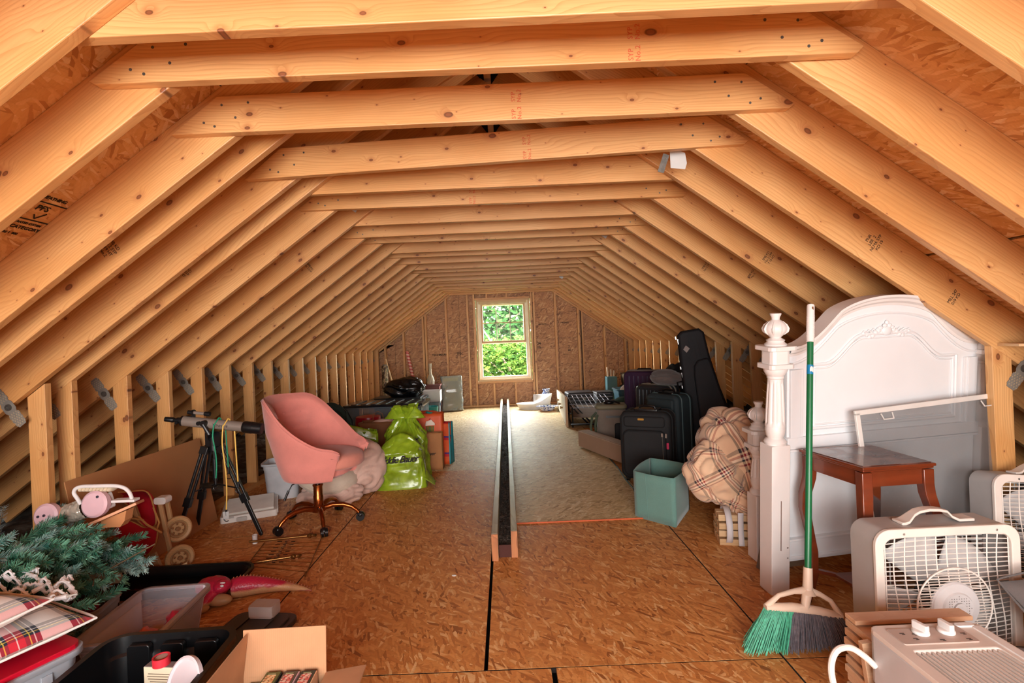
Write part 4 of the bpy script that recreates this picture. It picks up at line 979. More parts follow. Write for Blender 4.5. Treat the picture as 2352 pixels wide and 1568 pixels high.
# ---- clear tub with toys, tray, basket
t = thing('plastic_tub', 'open clear plastic tub with red toys in it beside the tartan cushions', 'storage tub', (-1.50, 2.08, 0), math.radians(4))
tub(t, .27, .42, .21, clear('clear_tub_plastic', (235, 225, 230), .10, .1), .82, r=.03)
for i, (dx, dy, rz, col, lb) in enumerate((( .05, -.1, .4, (196, 30, 52), 'red toy piece in the clear tub, nearest'), (-.04, .02, 1.4, (210, 96, 60), 'orange toy piece in the clear tub'), (.04, .12, 2.2, (200, 40, 60), 'red toy piece in the clear tub, furthest'), (-.03, -.12, .2, (40, 110, 150), 'blue toy piece in the clear tub'))):
    mb = MB(); mb.ell((0, 0, .045+.02*i), (.065, .045, .045), 20, 12, f=lambda p: 1+.35*noise.noise(p*2.5+Vector((i, 0, 0)))); mb.tube([(.03, 0, .04), (.07, .02, .06), (.10, .02, .05)], [.016, .012, .006], 10)
    o = put('toy_piece', mb, mat('toy_%d' % i, col, .4), None); tag(o, lb, 'toy', 'toy pieces in the clear tub', (-1.50+dx, 2.08+dy, .012), (0, 0, rz))
t = thing('plastic_tray', 'long shallow black tray lying behind the clear tub', 'tray', (-1.88, 2.74, 0), math.radians(2))
tub(t, .86, .26, .06, PLASTIC_BLACK, .9, r=.09, rim=.012, name='tray_body', lip=.012)
t = thing('fabric_basket', 'brown woven basket with a red folder in it behind the cushions', 'basket', (-1.86, 2.16-.06, 0), math.radians(10))
BW = fabric('brown_weave', (120, 84, 52), .25, 300, .6)
tub(t, .34, .24, .24, BW, .85, r=.06, rim=.004, name='basket_body')
mb = MB(); mb.box((.06, -.02, .14), (.17, .012, .22), (.15, 0, .1)); mb.box((.0, .04, .14), (.15, .01, .2), (-.1, 0, 0)); put('red_folder', mb, mat('red_card', (150, 14, 30), .6), t, smooth=False)

# ---- red dinosaur toy
def dino():
    t = thing('toy_dinosaur', 'large red and tan rubber dinosaur toy lying on the floor', 'toy', onz(560, 1372, 0))
    q = NT('dino_skin'); v = q.coord('Object'); z = q.n('SeparateXYZ', {0: v}).outputs[2]; nn = q.n('TexNoise', {'Vector': v, 'Scale': 14., 'Detail': 2.}).outputs[0]
    f = q.math('ADD', z, q.math('MULTIPLY', q.math('SUBTRACT', nn, .5), .03)); c = q.ramp(q.n('MapRange', {0: f, 1: .0, 2: .09}).outputs[0], [(.0, (.35, .02, .04)), (.12, (.62, .38, .18)), (.42, (.62, .36, .18)), (.55, (.50, .02, .05)), (1, (.52, .015, .06))])
    sc = q.n('TexVoronoi', {'Vector': v, 'Scale': 130.}).outputs['Distance']; DM = q.bsdf(c, .35, 0, sc, .5, .002)
    a = onz(535, 1372, 0); b = onz(716, 1357, 0); P = [a.lerp(b, k/10) for k in range(11)]
    P = [p+Vector((0, .03*math.sin(k/10*PI), 0)) for k, p in enumerate(P)]; rr = [.047, .05, .047, .042, .037, .031, .026, .02, .015, .010, .003]
    mb = MB(); mb.tube([p+Vector((0, 0, r_)) for p, r_ in zip(P, rr)], rr, 20); put('tail', mb, DM, t, world=True)
    sp = MB()
    for k in range(26):
        f_ = k/26; i = min(9, int(f_*10)); p = P[i].lerp(P[i+1], f_*10-i); r_ = rr[i]+(rr[i+1]-rr[i])*(f_*10-i); sp.tube([p+Vector((0, .01, 2*r_-.003)), p+Vector((.003, .012, 2*r_+.006))], [.004, .001], 5)
    put('spines', sp, mat('spine_tan', (170, 100, 60), .5), t, world=True)
    c0 = onz(486, 1385, 0); mb = MB(); mb.ell(c0+Vector((0, .02, .075)), (.085, .07, .045), 24, 14, f=lambda p: 1+.12*noise.noise(p*3)); mb.ell(c0+Vector((.055, .0, .085)), (.045, .05, .03), 16, 10)
    for dx in (-.03, .015): mb.tube([c0+Vector((dx+.02, -.02, .07)), c0+Vector((dx, -.07, .04)), c0+Vector((dx-.02, -.11, .015))], [.024, .02, .008], 12)
    put('head', mb, DM, t, world=True)
    mb = MB(); mb.ell(c0+Vector((.05, -.03, .03)), (.07, .035, .028), 20, 12); mb.ell(c0+Vector((-.02, -.09, .02)), (.06, .04, .02), 20, 12); put('jaw', mb, mat('dino_belly', (186, 148, 104), .45), t, world=True)
    mb = MB(); mb.ell(c0+Vector((.075, -.035, .10)), (.010, .006, .006), 10, 6); mb.ell(c0+Vector((.075, -.028, .112)), (.014, .004, .004), 10, 6); put('eye', mb, mat('eye_white', (235, 235, 235), .3), t, world=True)
dino()

# ---- brass rack lying flat
def rack():
    t = thing('brass_rack', 'brass rod rack with ball finials lying flat in front of the chair', 'rack', onz(660, 1290, 0))
    BR = mat('antique_brass', (150, 110, 62), .3, .9, .2, 20); Z = lambda p, z: Vector((p.x, p.y, z))
    for p0, p1 in (((573, 1252), (706, 1238)), ((528, 1309), (668, 1287))):
        a, b = Z(onz(*p0), .022), Z(onz(*p1), .022); d = (b-a).normalized(); mb = MB(); mb.cyl(a, b, .008, n=12); mb.tube([b, b+d*.012, b+d*.02, b+d*.03, b+d*.038, b+d*.05, b+d*.06], [.009, .016, .017, .008, .008, .013, .004], 14); put('rail', mb, BR, t, world=True)
    mb = MB(); q = [onz(608, 1250), onz(738, 1240), onz(701, 1330), onz(560, 1312)]
    c0, c1, c2, c3 = [Z(p, .012) for p in q]
    mb.tube([c3, c0], .0035, 6); mb.tube([c1+Vector((0, 0, .02)), c1, c2, c2-Vector((0, .0, .0))+Vector((0, 0, .025))], .0035, 6)
    for k in range(1, 9):
        f = k/9; mb.tube([c0.lerp(c3, f), c1.lerp(c2, f)], .0016, 5)
    put('frame_rods', mb, BR, t, world=True)
    mb = MB()
    for k in range(7):
        a = c0.lerp(c3, k/9+.05).lerp(c1.lerp(c2, k/9+.05), .42); mb.tube([a+Vector((.012*math.sin(i*1.3), -.004*i, .012+.004*math.sin(i))) for i in range(8)], .002, 5)
        mb.box(a+Vector((-.05, 0, .006)), (.03, .004, .003)); mb.box(a+Vector((.04, -.01, .006)), (.025, .004, .003))
    put('scrollwork', mb, mat('dark_bronze', (66, 46, 30), .4, .8), t, world=True)['kind'] = 'stuff'
rack()
t = thing('plastic_cup', 'tiny clear cup with a white base by the tripod foot', 'cup', onz(586, 1247), 0)
mb = MB(); mb.lathe([(.014, 0), (.017, .055), (.015, .055), (.012, .002)], 20, caps=False); put('wall', mb, CP, t); mb = MB(); mb.lathe([(0, 0), (.0155, 0), (.0155, .026), (0, .026)], 20); put('base', mb, PLASTIC_WHITE, t)
t = thing('wooden_comb', 'small pale wooden block with cut slots by the stroller wheel', 'wooden block', onz(404, 1322), math.radians(18))
mb = MB(); mb.prism([(-.06, 0), (.055, 0), (.06, .07), (.0, .045)], .02, 'y'); put('block', mb, PINE_PALE, t, smooth=False, bevel=.002)
mb = MB()
for k in range(6): mb.box((-.02+.014*k, -.0105, .022+.005*k), (.002, .002, .014), (0, .2, 0))
put('slots', mb, mat('slot_dark', (120, 76, 40), .8), t, smooth=False)
# ---- doll stroller tipped on its side
def stroller():
    t = thing('doll_stroller', 'wooden doll stroller with a red cloth seat tipped beside the telescope', 'toy stroller', (-2.05, 2.98, 0))
    W = dict(parent=t, world=True); WD = lumber('toy_beech', base=((.52, .31, .14), (.60, .38, .19), (.42, .22, .09)), knots=.01)
    RC = fabric('red_canvas', (196, 14, 40), .12, 600, .3); TRIM = mat('tan_binding', (196, 140, 78), .8)
    Y = 2.98
    def P(px, py, dy=0.): return ony(px, py, Y+dy)
    def bar(nm, a, b, w=.022, d=.016, m=WD):
        a, b = Vector(a), Vector(b); X = b-a; mb = MB(); mb.box((0, 0, 0), (X.length, d, w)); put(nm, mb, m, t, smooth=False, bevel=.002, M=wm(t).inverted() @ frame((a+b)/2, X, (0, 1, 0)))
    bar('frame_bar', P(367, 1150), P(395, 1284)); bar('frame_bar', P(384, 1150, .05), P(396, 1215, .05))
    mb = MB(); mb.rbox(P(374, 1147, .02), (.07, .06, .04), .015, axis='y'); put('cap', mb, PLASTIC_WHITE, bevel=.002, smooth=False, **W)
    for px, py, dy in ((408, 1214, .06), (413, 1281, -.02)):
        c = P(px, py, dy); ax = Vector((.72, -.69, .05)).normalized(); M = frame(c, ax.orthogonal(), ax.cross(ax.orthogonal()), ax) 
        mb = MB(); mb.lathe([(.0, -.008), (.045, -.008), (.046, -.014), (.066, -.016), (.074, -.010), (.076, .0), (.074, .010), (.066, .017), (.052, .014), (.046, .0), (.0, -.001)], 36, M=M); w_ = put('wheel', mb, WD, ang=25, **W)
        hb = MB(); hb.lathe([(.0, .0), (.013, .0), (.012, .014), (0, .015)], 16, M=M); hb.lathe([(.040, -.001), (.044, .003), (.036, .003), (.034, -.001)], 28, M=M, caps=False)
        for k in range(6): 
            q = M @ Vector((.03*math.cos(k*PI/3), .03*math.sin(k*PI/3), .008)); hb.ell(q, (.006, .006, .006), 8, 6)
        put('hub', hb, mat('hub_brown', (140, 92, 50), .5), w_, world=True)
    bar('frame_bar', P(352, 1270), P(372, 1315), .03, .02); bar('frame_bar', P(341, 1275, .06), P(362, 1318, .06), .02, .02); mb = MB(); mb.box(P(362, 1312), (.06, .05, .05), (0, .5, 0)); put('foot_block', mb, WD, bevel=.003, smooth=False, **W)
    bar('frame_bar', P(288, 1262, -.05), P(304, 1325, -.05), .026, .02); bar('frame_bar', P(240, 1328, -.02), P(292, 1300, -.02), .016, .016); bar('frame_bar', P(303, 1150, -.04), P(318, 1192, -.04), .024, .02)
    # back panel and seat pouch of red canvas: shells with depth
    def shell(pts, dy0, dy1, nm, m, seed):
        c = sum((P(*p) for p in pts), Vector())/len(pts); mb = MB(); n = 48; L = [P(*p) for p in pts]; N = len(L)
        def edge(u):
            f = u*N; i = int(f) % N; g = f-int(f); p0, p1, p2, p3 = L[i-1], L[i], L[(i+1) % N], L[(i+2) % N]
            return .5*((2*p1)+(p2-p0)*g+(2*p0-5*p1+4*p2-p3)*g*g+(3*p1-p0-3*p2+p3)*g**3)
        def fn(u, v):
            e = edge(u); s = math.sin(v*PI/2) if v < 1 else 1; q = c.lerp(e, math.cos((v)*PI/2) if False else (1-v))
            q = Vector(q); q.y += dy0-(dy0-dy1)*(1-(1-v)**2)+.012*noise.noise(Vector((q.x*14+seed, q.z*14, 0))); return q
        mb.grid(fn, n, 14, wu=True); o = put(nm, mb, m, solid=.008, ang=60, **W)
        tr_ = MB(); tr_.tube([edge(k/n)+Vector((0, dy0-.006, 0)) for k in range(n)], .0045, 6, closed=True); put('binding', tr_, TRIM, o, world=True)
    shell([(262, 1134), (300, 1128), (338, 1128), (354, 1160), (360, 1200), (340, 1212), (315, 1190), (296, 1160)], .0, .08, 'back_panel', RC, 1)
    shell([(278, 1180), (318, 1192), (345, 1205), (372, 1205), (370, 1240), (350, 1268), (322, 1284), (296, 1285), (284, 1250), (270, 1215)], -.04, -.11, 'seat_pouch', RC, 4)
    mb = MB(); mb.tube([P(318, 1186, -.09), P(338, 1205, -.12), P(371, 1223, -.08)], .006, 6); mb.tube([P(283, 1182, -.08), P(300, 1190, -.1), P(330, 1194, -.1)], .005, 6); mb.tube([P(352, 1165, -.03), P(366, 1200, -.05), P(360, 1216, -.07)], .005, 6); put('straps', mb, TRIM, **W)
stroller()

# ---- toy carrier with pink discs
def carrier():
    Y = 2.46
    t = thing('toy_wagon', 'white handled toy barrow with pink discs and a foil wrapped roller on the fir branches', 'toy', ony(215, 1195, Y))
    def P(px, py, dy=0.): return ony(px, py, Y+dy)
    W = dict(parent=t, world=True); PK = mat('pale_pink_plastic', (222, 182, 190), .45); WH = mat('soft_white_plastic', (228, 222, 220), .4)
    for dy in (-.02, .035):
        mb = MB(); mb.tube(spl([P(x, y, dy) for x, y in ((186, 1158), (178, 1145), (170, 1132), (174, 1122), (188, 1117), (215, 1116), (250, 1115), (270, 1116), (287, 1121), (298, 1132), (304, 1148))]), .0085, 10); put('handle', mb, WH, **W)
    mb = MB()
    for k in range(9): mb.ell(P(193+8.2*k, 1121, .005), (.011, .036, .0135), 12, 8)
    put('grip', mb, mat('cream_grip', (214, 196, 168), .6), **W)
    for px, py, r, dy in ((110, 1184, .058, -.03), (221, 1157, .062, -.03)):
        c = P(px, py, dy); M = frame(c, (1, 0, 0), (0, .15, 1)); mb = MB(); mb.lathe([(0, -.022), (r-.012, -.022), (r, -.012), (r, .012), (r-.01, .02), (0, .02)], 36, M=M); d_ = put('disc', mb, PK, ang=30, **W)
        sc = MB()
        for q in ((-.028, .0), (.0, .004)) if px < 200 else ((.02, .035),):
            sc.lathe([(0, 0), (.006, 0), (.006, .004), (0, .005)], 12, M=M @ Matrix.Translation((q[0], q[1], .02)))
        put('screws', sc, mat('screw_dark', (70, 66, 80), .4, .5), d_, world=True)
    # roller: wood end, wrapped in crinkled foil towards the right
    a, b = P(125, 1190, .0), P(200, 1166, .01)
    mb = MB(); mb.cyl(a, a.lerp(b, .55), .042, n=28); put('roller', mb, mat('orange_wood', (206, 140, 92), .5), **W)
    mb = MB(); d = b-a
    def fo(u, v):
        p = a+d*(.42+.58*v); an = 2*PI*u; r = .045+.006*noise.noise(Vector((math.cos(an)*4, math.sin(an)*4, v*9)))+.004*abs(noise.noise(Vector((math.cos(an)*9, math.sin(an)*9, v*16))))
        X = d.normalized(); s1 = X.orthogonal().normalized(); s2 = X.cross(s1); return p+(s1*math.cos(an)+s2*math.sin(an))*r
    mb.grid(fo, 48, 24, wu=True); put('foil_wrap', mb, mat('crinkled_wrap', (186, 176, 160), .22, .25), **W)
    mb = MB(); mb.prism([(0, 0), (.11, .0), (.11, .012), (.0, .012)], .04, 'y', M=Matrix.Translation(P(262, 1152, -.02))); mb.rbox(P(248, 1150, -.01), (.022, .05, .075), .01, (0, -.25, 0), axis='y'); put('bracket', mb, WH, bevel=.002, smooth=False, **W)
    p1, p2 = P(214, 1200, -.09), P(322, 1152, -.03); X = p2-p1; mb = MB(); mb.box((0, 0, 0), (X.length, .10, .013)); put('tray_board', mb, mat('salmon_wood', (220, 158, 120), .5), t, smooth=False, bevel=.003, M=wm(t).inverted() @ frame((p1+p2)/2, X, (0, 1, 0)))
    mb = MB(); q = [P(232, 1196, -.06), P(290, 1172, -.06), P(286, 1196, -.06), P(276, 1210, -.06), P(232, 1212, -.06)]
    k = mb.add([*q]+[p+Vector((0, .05, 0)) for p in q], [(0, 1, 2, 3, 4)[::-1], (5, 6, 7, 8, 9)]+[(i, (i+1) % 5, 5+(i+1) % 5, 5+i) for i in range(5)]); put('side_board', mb, mat('orange_wood', (206, 140, 92), .5), smooth=False, **W)
carrier()

# ---- white vented cover on the floor
t = thing('vent_cover', 'white plastic vented cover lying flat behind the tripod leg', 'cover', (-2.03, 3.98, 0), math.radians(24))
VW = mat('vent_white', (226, 222, 214), .5)
mb = MB(); mb.rbox((0, 0, .024), (.38, .46, .048), .02); put('tray', mb, VW, t, bevel=.004, smooth=False)
for k in range(16):
    mb = MB(); mb.box((0, -.19+.0255*k, .056), (.33, .009, .022), (.5, 0, 0)); put('vent_slat', mb, VW, t, smooth=False)
mb = MB()
for k in range(26): mb.box((.192, -.2+.016*k, .03), (.006, .008, .03))
put('side_ribs', mb, VW, t, smooth=False)
mb = MB(); mb.rbox((-.05, -.235, .02), (.07, .012, .03), .01, axis='y'); mb.box((-.13, -.232, .04), (.06, .003, .012)); put('latch', mb, mat('vent_grey', (180, 176, 170), .5), t, smooth=False)
t = thing('plastic_bin', 'white translucent bin standing behind the pink chair', 'bin', (-1.93, 4.36, 0), .2)
tub(t, .28, .24, .30, clear('milky_plastic', (214, 216, 220), .8, .35), .85, r=.05)

# ---- blankets behind the chair
CREAM = fabric('cream_fleece', (214, 196, 176), .06, 500, .2); BLUSH = fabric('blush_cloth', (222, 186, 170), .06, 600, .2)
t = thing('blanket_bundle', 'crumpled blush pink duvet on the floor behind the chair', 'duvet', (-1.36, 4.31, 0))
put('cloth', blob((.27, .26, .24), 2.3, .22, fold=.10), BLUSH, t, ang=80, M=Matrix.Translation((.03, .05, .21)))
put('cloth_fold', blob((.25, .15, .10), 5.1, .22, fold=.10), BLUSH, t, ang=80, M=Matrix.Translation((-.08, -.22, .075)))
t = thing('floor_pillow', 'cream round pillow leaning on the blush duvet behind the chair', 'pillow', (-1.47, 4.10, .24), rot=(.55, .25, .3))
mb = MB(); mb.ell((0, 0, 0), (.25, .21, .12), 48, 24, f=lambda p: 1+.04*noise.noise(p*3)); put('cover', mb, CREAM, t)
mb = MB(); mb.tube([(.248*math.cos(2*PI*k/40), .208*math.sin(2*PI*k/40), 0) for k in range(40)], .004, 6, closed=True); put('seam', mb, CREAM, t)

# ---- shopping bags
def plastic_film(nm, rgb):
    t = NT(nm); c = lin(rgb); v = t.coord('Object'); n = t.n('TexNoise', {'Vector': v, 'Scale': 9., 'Detail': 6., 'Distortion': 1.}).outputs[0]
    col = t.mix(t.n('MapRange', {0: n, 1: .35, 2: .65}).outputs[0], tuple(x*.72 for x in c), tuple(min(1, x*1.2) for x in c)); return t.bsdf(col, .22, 0, n, .5, .006, Specular_IOR_Level=.6)
LIME = plastic_film('lime_film', (140, 168, 36))
def bags():
    t = thing('carrier_bag', 'lime green plastic carrier bag lying low in front with a boxy foot', 'carrier bag', (-.955, 4.50, 0), math.radians(4), 'lime green carrier bags')
    bag(t, .44, .24, .36, LIME, 1.2, .93, .03, top='fold')
    mb = MB(); mb.grid(lambda u, v: (.20+.09*v+.01*noise.noise(Vector((u*5, v*5, 1))), -.10+.12*u, .02+.12*u*(1-v)*.6+.12*(1-v)*.5), 8, 8); put('loose_corner', mb, LIME, t, solid=.002)
    mb = MB(); mb.grid(lambda u, v: (-.20+.34*u+.04*v, -.13+.1*v+.015*noise.noise(Vector((u*6, v*6, 0))), .30+.11*math.sin(PI*u)*v+.06*v), 18, 10); put('loose_top', mb, LIME, t, solid=.002)
    text('Eddie Bauer', .078, BLACK, t, frame((.0, -.150, .262), (1, .0, .03), (0, .12, 1)), shear=.45, space=.85, bold=.0012)
    t = thing('carrier_bag', 'tall lime green plastic carrier bag with knotted handles standing behind the low one', 'carrier bag', (-.97, 4.80, 0), math.radians(-6), 'lime green carrier bags')
    bag(t, .42, .26, .66, LIME, 4.7, .8, .06)
    for q, s_ in ((-.07, 1), (.07, -1)):
        mb = MB(); mb.grid(lambda u, v: (q+(.09*(1-v)+.03)*math.cos(2*PI*u)*(1+.2*noise.noise(Vector((u*7, v*3, q)))), .05*(1-v*.6)*math.sin(2*PI*u), .55+.12*v), 26, 8, wu=True); put('handle', mb, LIME, t, solid=.002)
    text('Bauer', .06, BLACK, t, frame((.10, -.145, .36), (1, .1, .3), (0, .3, 1)), shear=.45, space=.85, bold=.001)
    t = thing('carrier_bag', 'small lime green bag between the chair and the paper bags', 'carrier bag', (-1.36, 4.86, 0), math.radians(10), 'lime green carrier bags')
    bag(t, .26, .18, .44, LIME, 8.1, .8, .03, open_=True)
    mb = MB(); mb.grid(lambda u, v: (-.14+.26*u, -.09+.02*v, .43-.10*u+.09*v+.02*noise.noise(Vector((u*4, v, 2)))), 12, 5); put('folded_rim', mb, LIME, t, solid=.002)
    KR = mat('kraft_paper', (168, 112, 66), .8, bump=.15); KR2 = mat('dark_kraft_paper', (128, 78, 42), .8, bump=.15)
    def pbag(lb, x, y, rz, w, d, h, m, grp='paper bags', handles=False):
        t = thing('paper_bag', lb, 'paper bag', (x, y, 0), rz, grp); th = .002
        mb = MB(); mb.box((0, 0, th/2), (w, d, th)); put('bottom', mb, m, t, smooth=False)
        for sy in (-1, 1):
            mb = MB(); mb.grid(lambda u, v: (-w/2+w*u, sy*d/2*(1-.25*v)+.006*noise.noise(Vector((u*5, v*5, sy+x))), h*v+.006*noise.noise(Vector((u*6, 0, sy)))*v), 12, 12); put('front' if sy < 0 else 'back', mb, m, t, solid=th)
        for sx in (-1, 1):
            mb = MB(); mb.grid(lambda u, v: (sx*(w/2-.03*v*(1-abs(2*u-1))), (-d/2+d*u)*(1-.25*v), h*v), 8, 10); put('gusset', mb, m, t, solid=th, ang=20)
        return t
    t = pbag('plain brown paper bag in front of the orange cupcake bag', -.76, 5.06, math.radians(-2), .20, .10, .36, KR)
    text('Bauer', .045, BLACK, t, frame((-.02, -.054, .16), (1, 0, 0), (0, 0, 1)), shear=.4, bold=.0008)
    t = pbag('orange gift bag with a cupcake picture behind the brown paper bag', -.83, 5.22, math.radians(-3), .33, .14, .53, mat('orange_gift_paper', (206, 84, 36), .5), 'gift bags')
    yy = -.0775
    cp = MB(); cp.grid(lambda u, v: (.045+.062*math.cos(PI*u)*(1-.2*v)*v, yy, .415+.055*math.sin(PI*u)*v+.006*math.sin(u*18)*v), 20, 6); put('cupcake_icing', cp, mat('icing_cream', (226, 206, 190), .6), t, solid=.001)
    cp = MB()
    for k in range(6): cp.add([(-.0+.014*k+.004, yy-.001, .408), (.010+.014*k+.002, yy-.001, .408), (.014+.0115*k+.006, yy-.001, .35), (.012+.0115*k, yy-.001, .35)], [(0, 1, 2, 3)])
    put('cupcake_case', cp, mat('case_green', (60, 130, 60), .6), t, solid=.001)
    cp = MB(); cp.ell((.045, yy, .475), (.009, .003, .009), 10, 6); put('cherry', cp, REDP, t)
    cp = MB(); cp.box((-.10, yy, .40), (.03, .002, .14), (0, .3, 0)); cp.box((-.075, yy-.0012, .34), (.06, .002, .018), (0, .4, 0)); put('printed_candle', cp, mat('print_teal', (40, 110, 96), .6), t, smooth=False)
    cp = MB(); cp.add([(-.12, .0, .53), (.0, -.03, .56), (.12, .0, .54), (.05, .05, .55)], [(0, 1, 2, 3)]); cp.box((-.06, .0, .535), (.12, .06, .02), (.3, .1, .4)); put('tissue', cp, mat('tissue_orange', (190, 70, 34), .6), t, smooth=False, solid=.002)
    cp = MB(); cp.box((.02, .0, .535), (.06, .05, .02), (.1, .3, .7)); put('teal_tissue', cp, mat('tissue_teal', (30, 130, 120), .6), t, smooth=False)
    q = NT('striped_gift_paper'); z = q.n('SeparateXYZ', {0: q.coord('Object')}).outputs; f = q.math('FRACT', q.math('MULTIPLY', z[2], 6.)); f2 = q.math('FRACT', q.math('ADD', q.math('MULTIPLY', z[0], 9.), .2))
    c = q.ramp(f, [(0, lin((206, 84, 36))), (.45, lin((180, 30, 40))), (.6, lin((70, 40, 110))), (.7, lin((206, 84, 36)))], 'CONSTANT'); c = q.mix(q.math('GREATER_THAN', f2, .85), c, lin((30, 130, 140)))
    t = pbag('red, blue and orange striped gift bag at the right end of the bags', -.675, 5.30, math.radians(-14), .17, .12, .42, q.bsdf(c, .5, 0), 'gift bags')
    t = pbag('wide open brown kraft bag behind the small lime bag', -1.37, 5.42, math.radians(2), .40, .22, .44, KR2)
    mb = MB(); mb.tube([(-.09, .1, .40), (-.08, .1, .50), (-.03, .1, .53), (.02, .1, .50), (.03, .1, .40)], .004, 6); put('handle', mb, KR2, t)
    put('tissue', blob((.13, .08, .05), 3., .3, 30, 16, .08), mat('blush_paper', (214, 176, 160), .8), t, M=Matrix.Translation((.06, 0, .41)))
bags()
t = thing('plastic_bucket', 'red and white bucket behind the kraft bag', 'bucket', (-1.64, 6.0, 0))
mb = MB(); mb.lathe([(.0, 0), (.11, 0), (.14, .30), (.137, .30)], 32); put('body', mb, PLASTIC_WHITE, t)
mb = MB(); mb.lathe([(.141, .30), (.145, .30), (.15, .34), (.14, .41), (.0, .43)], 32); put('rim_and_lid', mb, mat('crimson_plastic', (176, 10, 40), .35), t)
mb = MB(); mb.tube([(.145*math.cos(a), .02, .34+.10*math.sin(a)) for a in [PI*k/12 for k in range(13)]], .0025, 6); put('handle', mb, GALV, t)
# duffel bag
t = thing('duffel_bag', 'dark green duffel bag with cross straps slumped against the studs behind the chair', 'bag', (-1.86, 5.35, 0), math.radians(20))
DGN = fabric('dark_green_nylon', (40, 60, 56), .2, 500, .3)
put('sack', blob((.24, .22, .36), 7.7, .12, fold=.06), DGN, t, M=Matrix.Translation((0, 0, .29)), ang=80)
mb = MB()
for a0 in (-2.2, -1.6, -1.0, -.4):
    for s_ in (1, -1): mb.tube([(.25*math.cos(a0+s_*.35*k)*math.cos((k-2.5)*.33), .235*math.sin(a0+s_*.35*k)*math.cos((k-2.5)*.33), .29+.37*math.sin((k-2.5)*.33)) for k in range(7)], .006, 6)
put('straps', mb, mat('black_webbing', (18, 20, 22), .8), t)
mb = MB(); mb.tube([(-.1, 0, .60), (-.12, 0, .70), (-.16, 0, .73), (-.20, 0, .68)], .012, 8); put('loop_handle', mb, mat('black_webbing', (18, 20, 22), .8), t)

# ---- big clear box with black lid, etc
t = thing('storage_box', 'long clear storage box with a black lid in the left background', 'storage box', (-1.60, 6.85, 0), math.radians(-3))
CLR = clear('clear_box_plastic', (160, 172, 180), .22, .15)
tub(t, .98, .50, .44, CLR, .93, r=.03)
mb = MB(); mb.rbox((0, 0, .455), (1.04, .57, .03), .03); put('lid', mb, mat('black_lid', (22, 26, 34), .25), t, bevel=.004, smooth=False)
mb = MB()
for k in range(-3, 4): mb.box((k*.13, 0, .474), (.07, .45, .008))
put('lid_ribs', mb, mat('black_lid', (22, 26, 34), .25), t, smooth=False, bevel=.002)
mb = MB()
for k in range(6): mb.box((.49, -.22+.085*k, .22), (.02, .018, .38))
for k in (0, 1): mb.box((.47-.05*k, -.252, .22), (.018, .012, .38))
put('corner_ribs', mb, mat('icy_plastic', (180, 205, 215), .3), t, smooth=False)
for i, (dx, w, h, col, lb) in enumerate(((.22, .34, .22, (176, 158, 150), 'pale folded cloth inside the long clear box'), (-.1, .16, .2, (70, 84, 100), 'blue grey folded cloth inside the long clear box'), (-.3, .2, .24, (60, 46, 40), 'dark folded cloth inside the long clear box'))):
    mb = cushion(w, .34, h, i+3, 12); o = put('folded_cloth', mb, fabric('folded_%d' % i, col), None); tag(o, lb, 'cloth', 'cloths in the long clear box', (-1.60+dx, 6.84, .02+h/2), (0, 0, 0))
t = thing('storage_tote', 'black tote with a lid in the far left corner under a bin bag', 'storage tote', (-1.63, 7.75, 0))
tub(t, .72, .44, .40, PLASTIC_BLACK, .88, r=.05); mb = MB(); mb.rbox((0, 0, .415), (.80, .52, .03), .04); mb.rbox((0, 0, .435), (.70, .42, .02), .04); put('lid', mb, PLASTIC_BLACK, t, bevel=.004, smooth=False)
t = thing('bin_bag', 'crumpled black bin bag on top of the black tote', 'bin bag', (-1.55, 7.75, .445))
put('sack', blob((.31, .2, .16), 6.2, .3, fold=.12), plastic_film('black_film', (14, 14, 18)), t, M=Matrix.Translation((0, 0, .125)), ang=80)
t = thing('storage_box', 'small clear box with a white carton on top near the far wall', 'storage box', (-1.22, 8.2, 0), .05)
tub(t, .27, .34, .30, CLR, .92, r=.02); mb = MB(); mb.box((-.14, 0, .26), (.02, .1, .06)); mb.box((.14, 0, .26), (.02, .1, .06)); put('handles', mb, mat('dark_blue_plastic', (50, 70, 96), .4), t, smooth=False)
mb = cushion(.2, .26, .2, 5, 10); o = put('folded_cloth', mb, fabric('folded_grey', (120, 130, 140)), None); tag(o, 'grey cloth inside the small clear box', 'cloth', None, (-1.22, 8.2, .12), (0, 0, 0))
t = thing('white_carton', 'open white carton on the small clear box', 'carton', (-1.22, 8.2, .303), .03)
carton(t, .31, .30, .17, mat('white_card', (222, 216, 212), .7), .005)
t = thing('plastic_cup', 'teal plastic beaker beside the small clear box', 'cup', (-1.16, 7.62, 0))
mb = MB(); mb.lathe([(.0, 0), (.09, 0), (.125, .29), (.12, .29), (.086, .01), (0, .01)], 28); put('body', mb, mat('teal_plastic', (60, 170, 168), .35), t)
t = thing('wrapped_board', 'flat carton wrapped in clear film leaning on the far wall left of the window', 'wrapped carton', (-.98, 9.10, 0), rot=(math.radians(-12), .0, math.radians(8)))
BRC = cardboard('kraft_slab', (172, 146, 110)); mb = MB(); mb.box((0, 0, .31), (.33, .11, .62)); put('carton', mb, BRC, t, smooth=False, bevel=.003)
mb = MB(); mb.grid(lambda u, v: ((.185+.02*noise.noise(Vector((u*9, v*5, 0))))*math.copysign(abs(math.cos(2*PI*u))**.4, math.cos(2*PI*u)), (.07+.012*noise.noise(Vector((u*11, v*7, 4))))*math.copysign(abs(math.sin(2*PI*u))**.4, math.sin(2*PI*u)), .005+.62*v), 48, 24, wu=True); put('film', mb, clear('clear_film', (205, 215, 210), .3, .08), t, solid=.001)
mb = MB(); mb.box((-.02, -.058, .56), (.26, .003, .06)); put('tape', mb, mat('packing_tape', (200, 170, 90), .3), t, smooth=False)
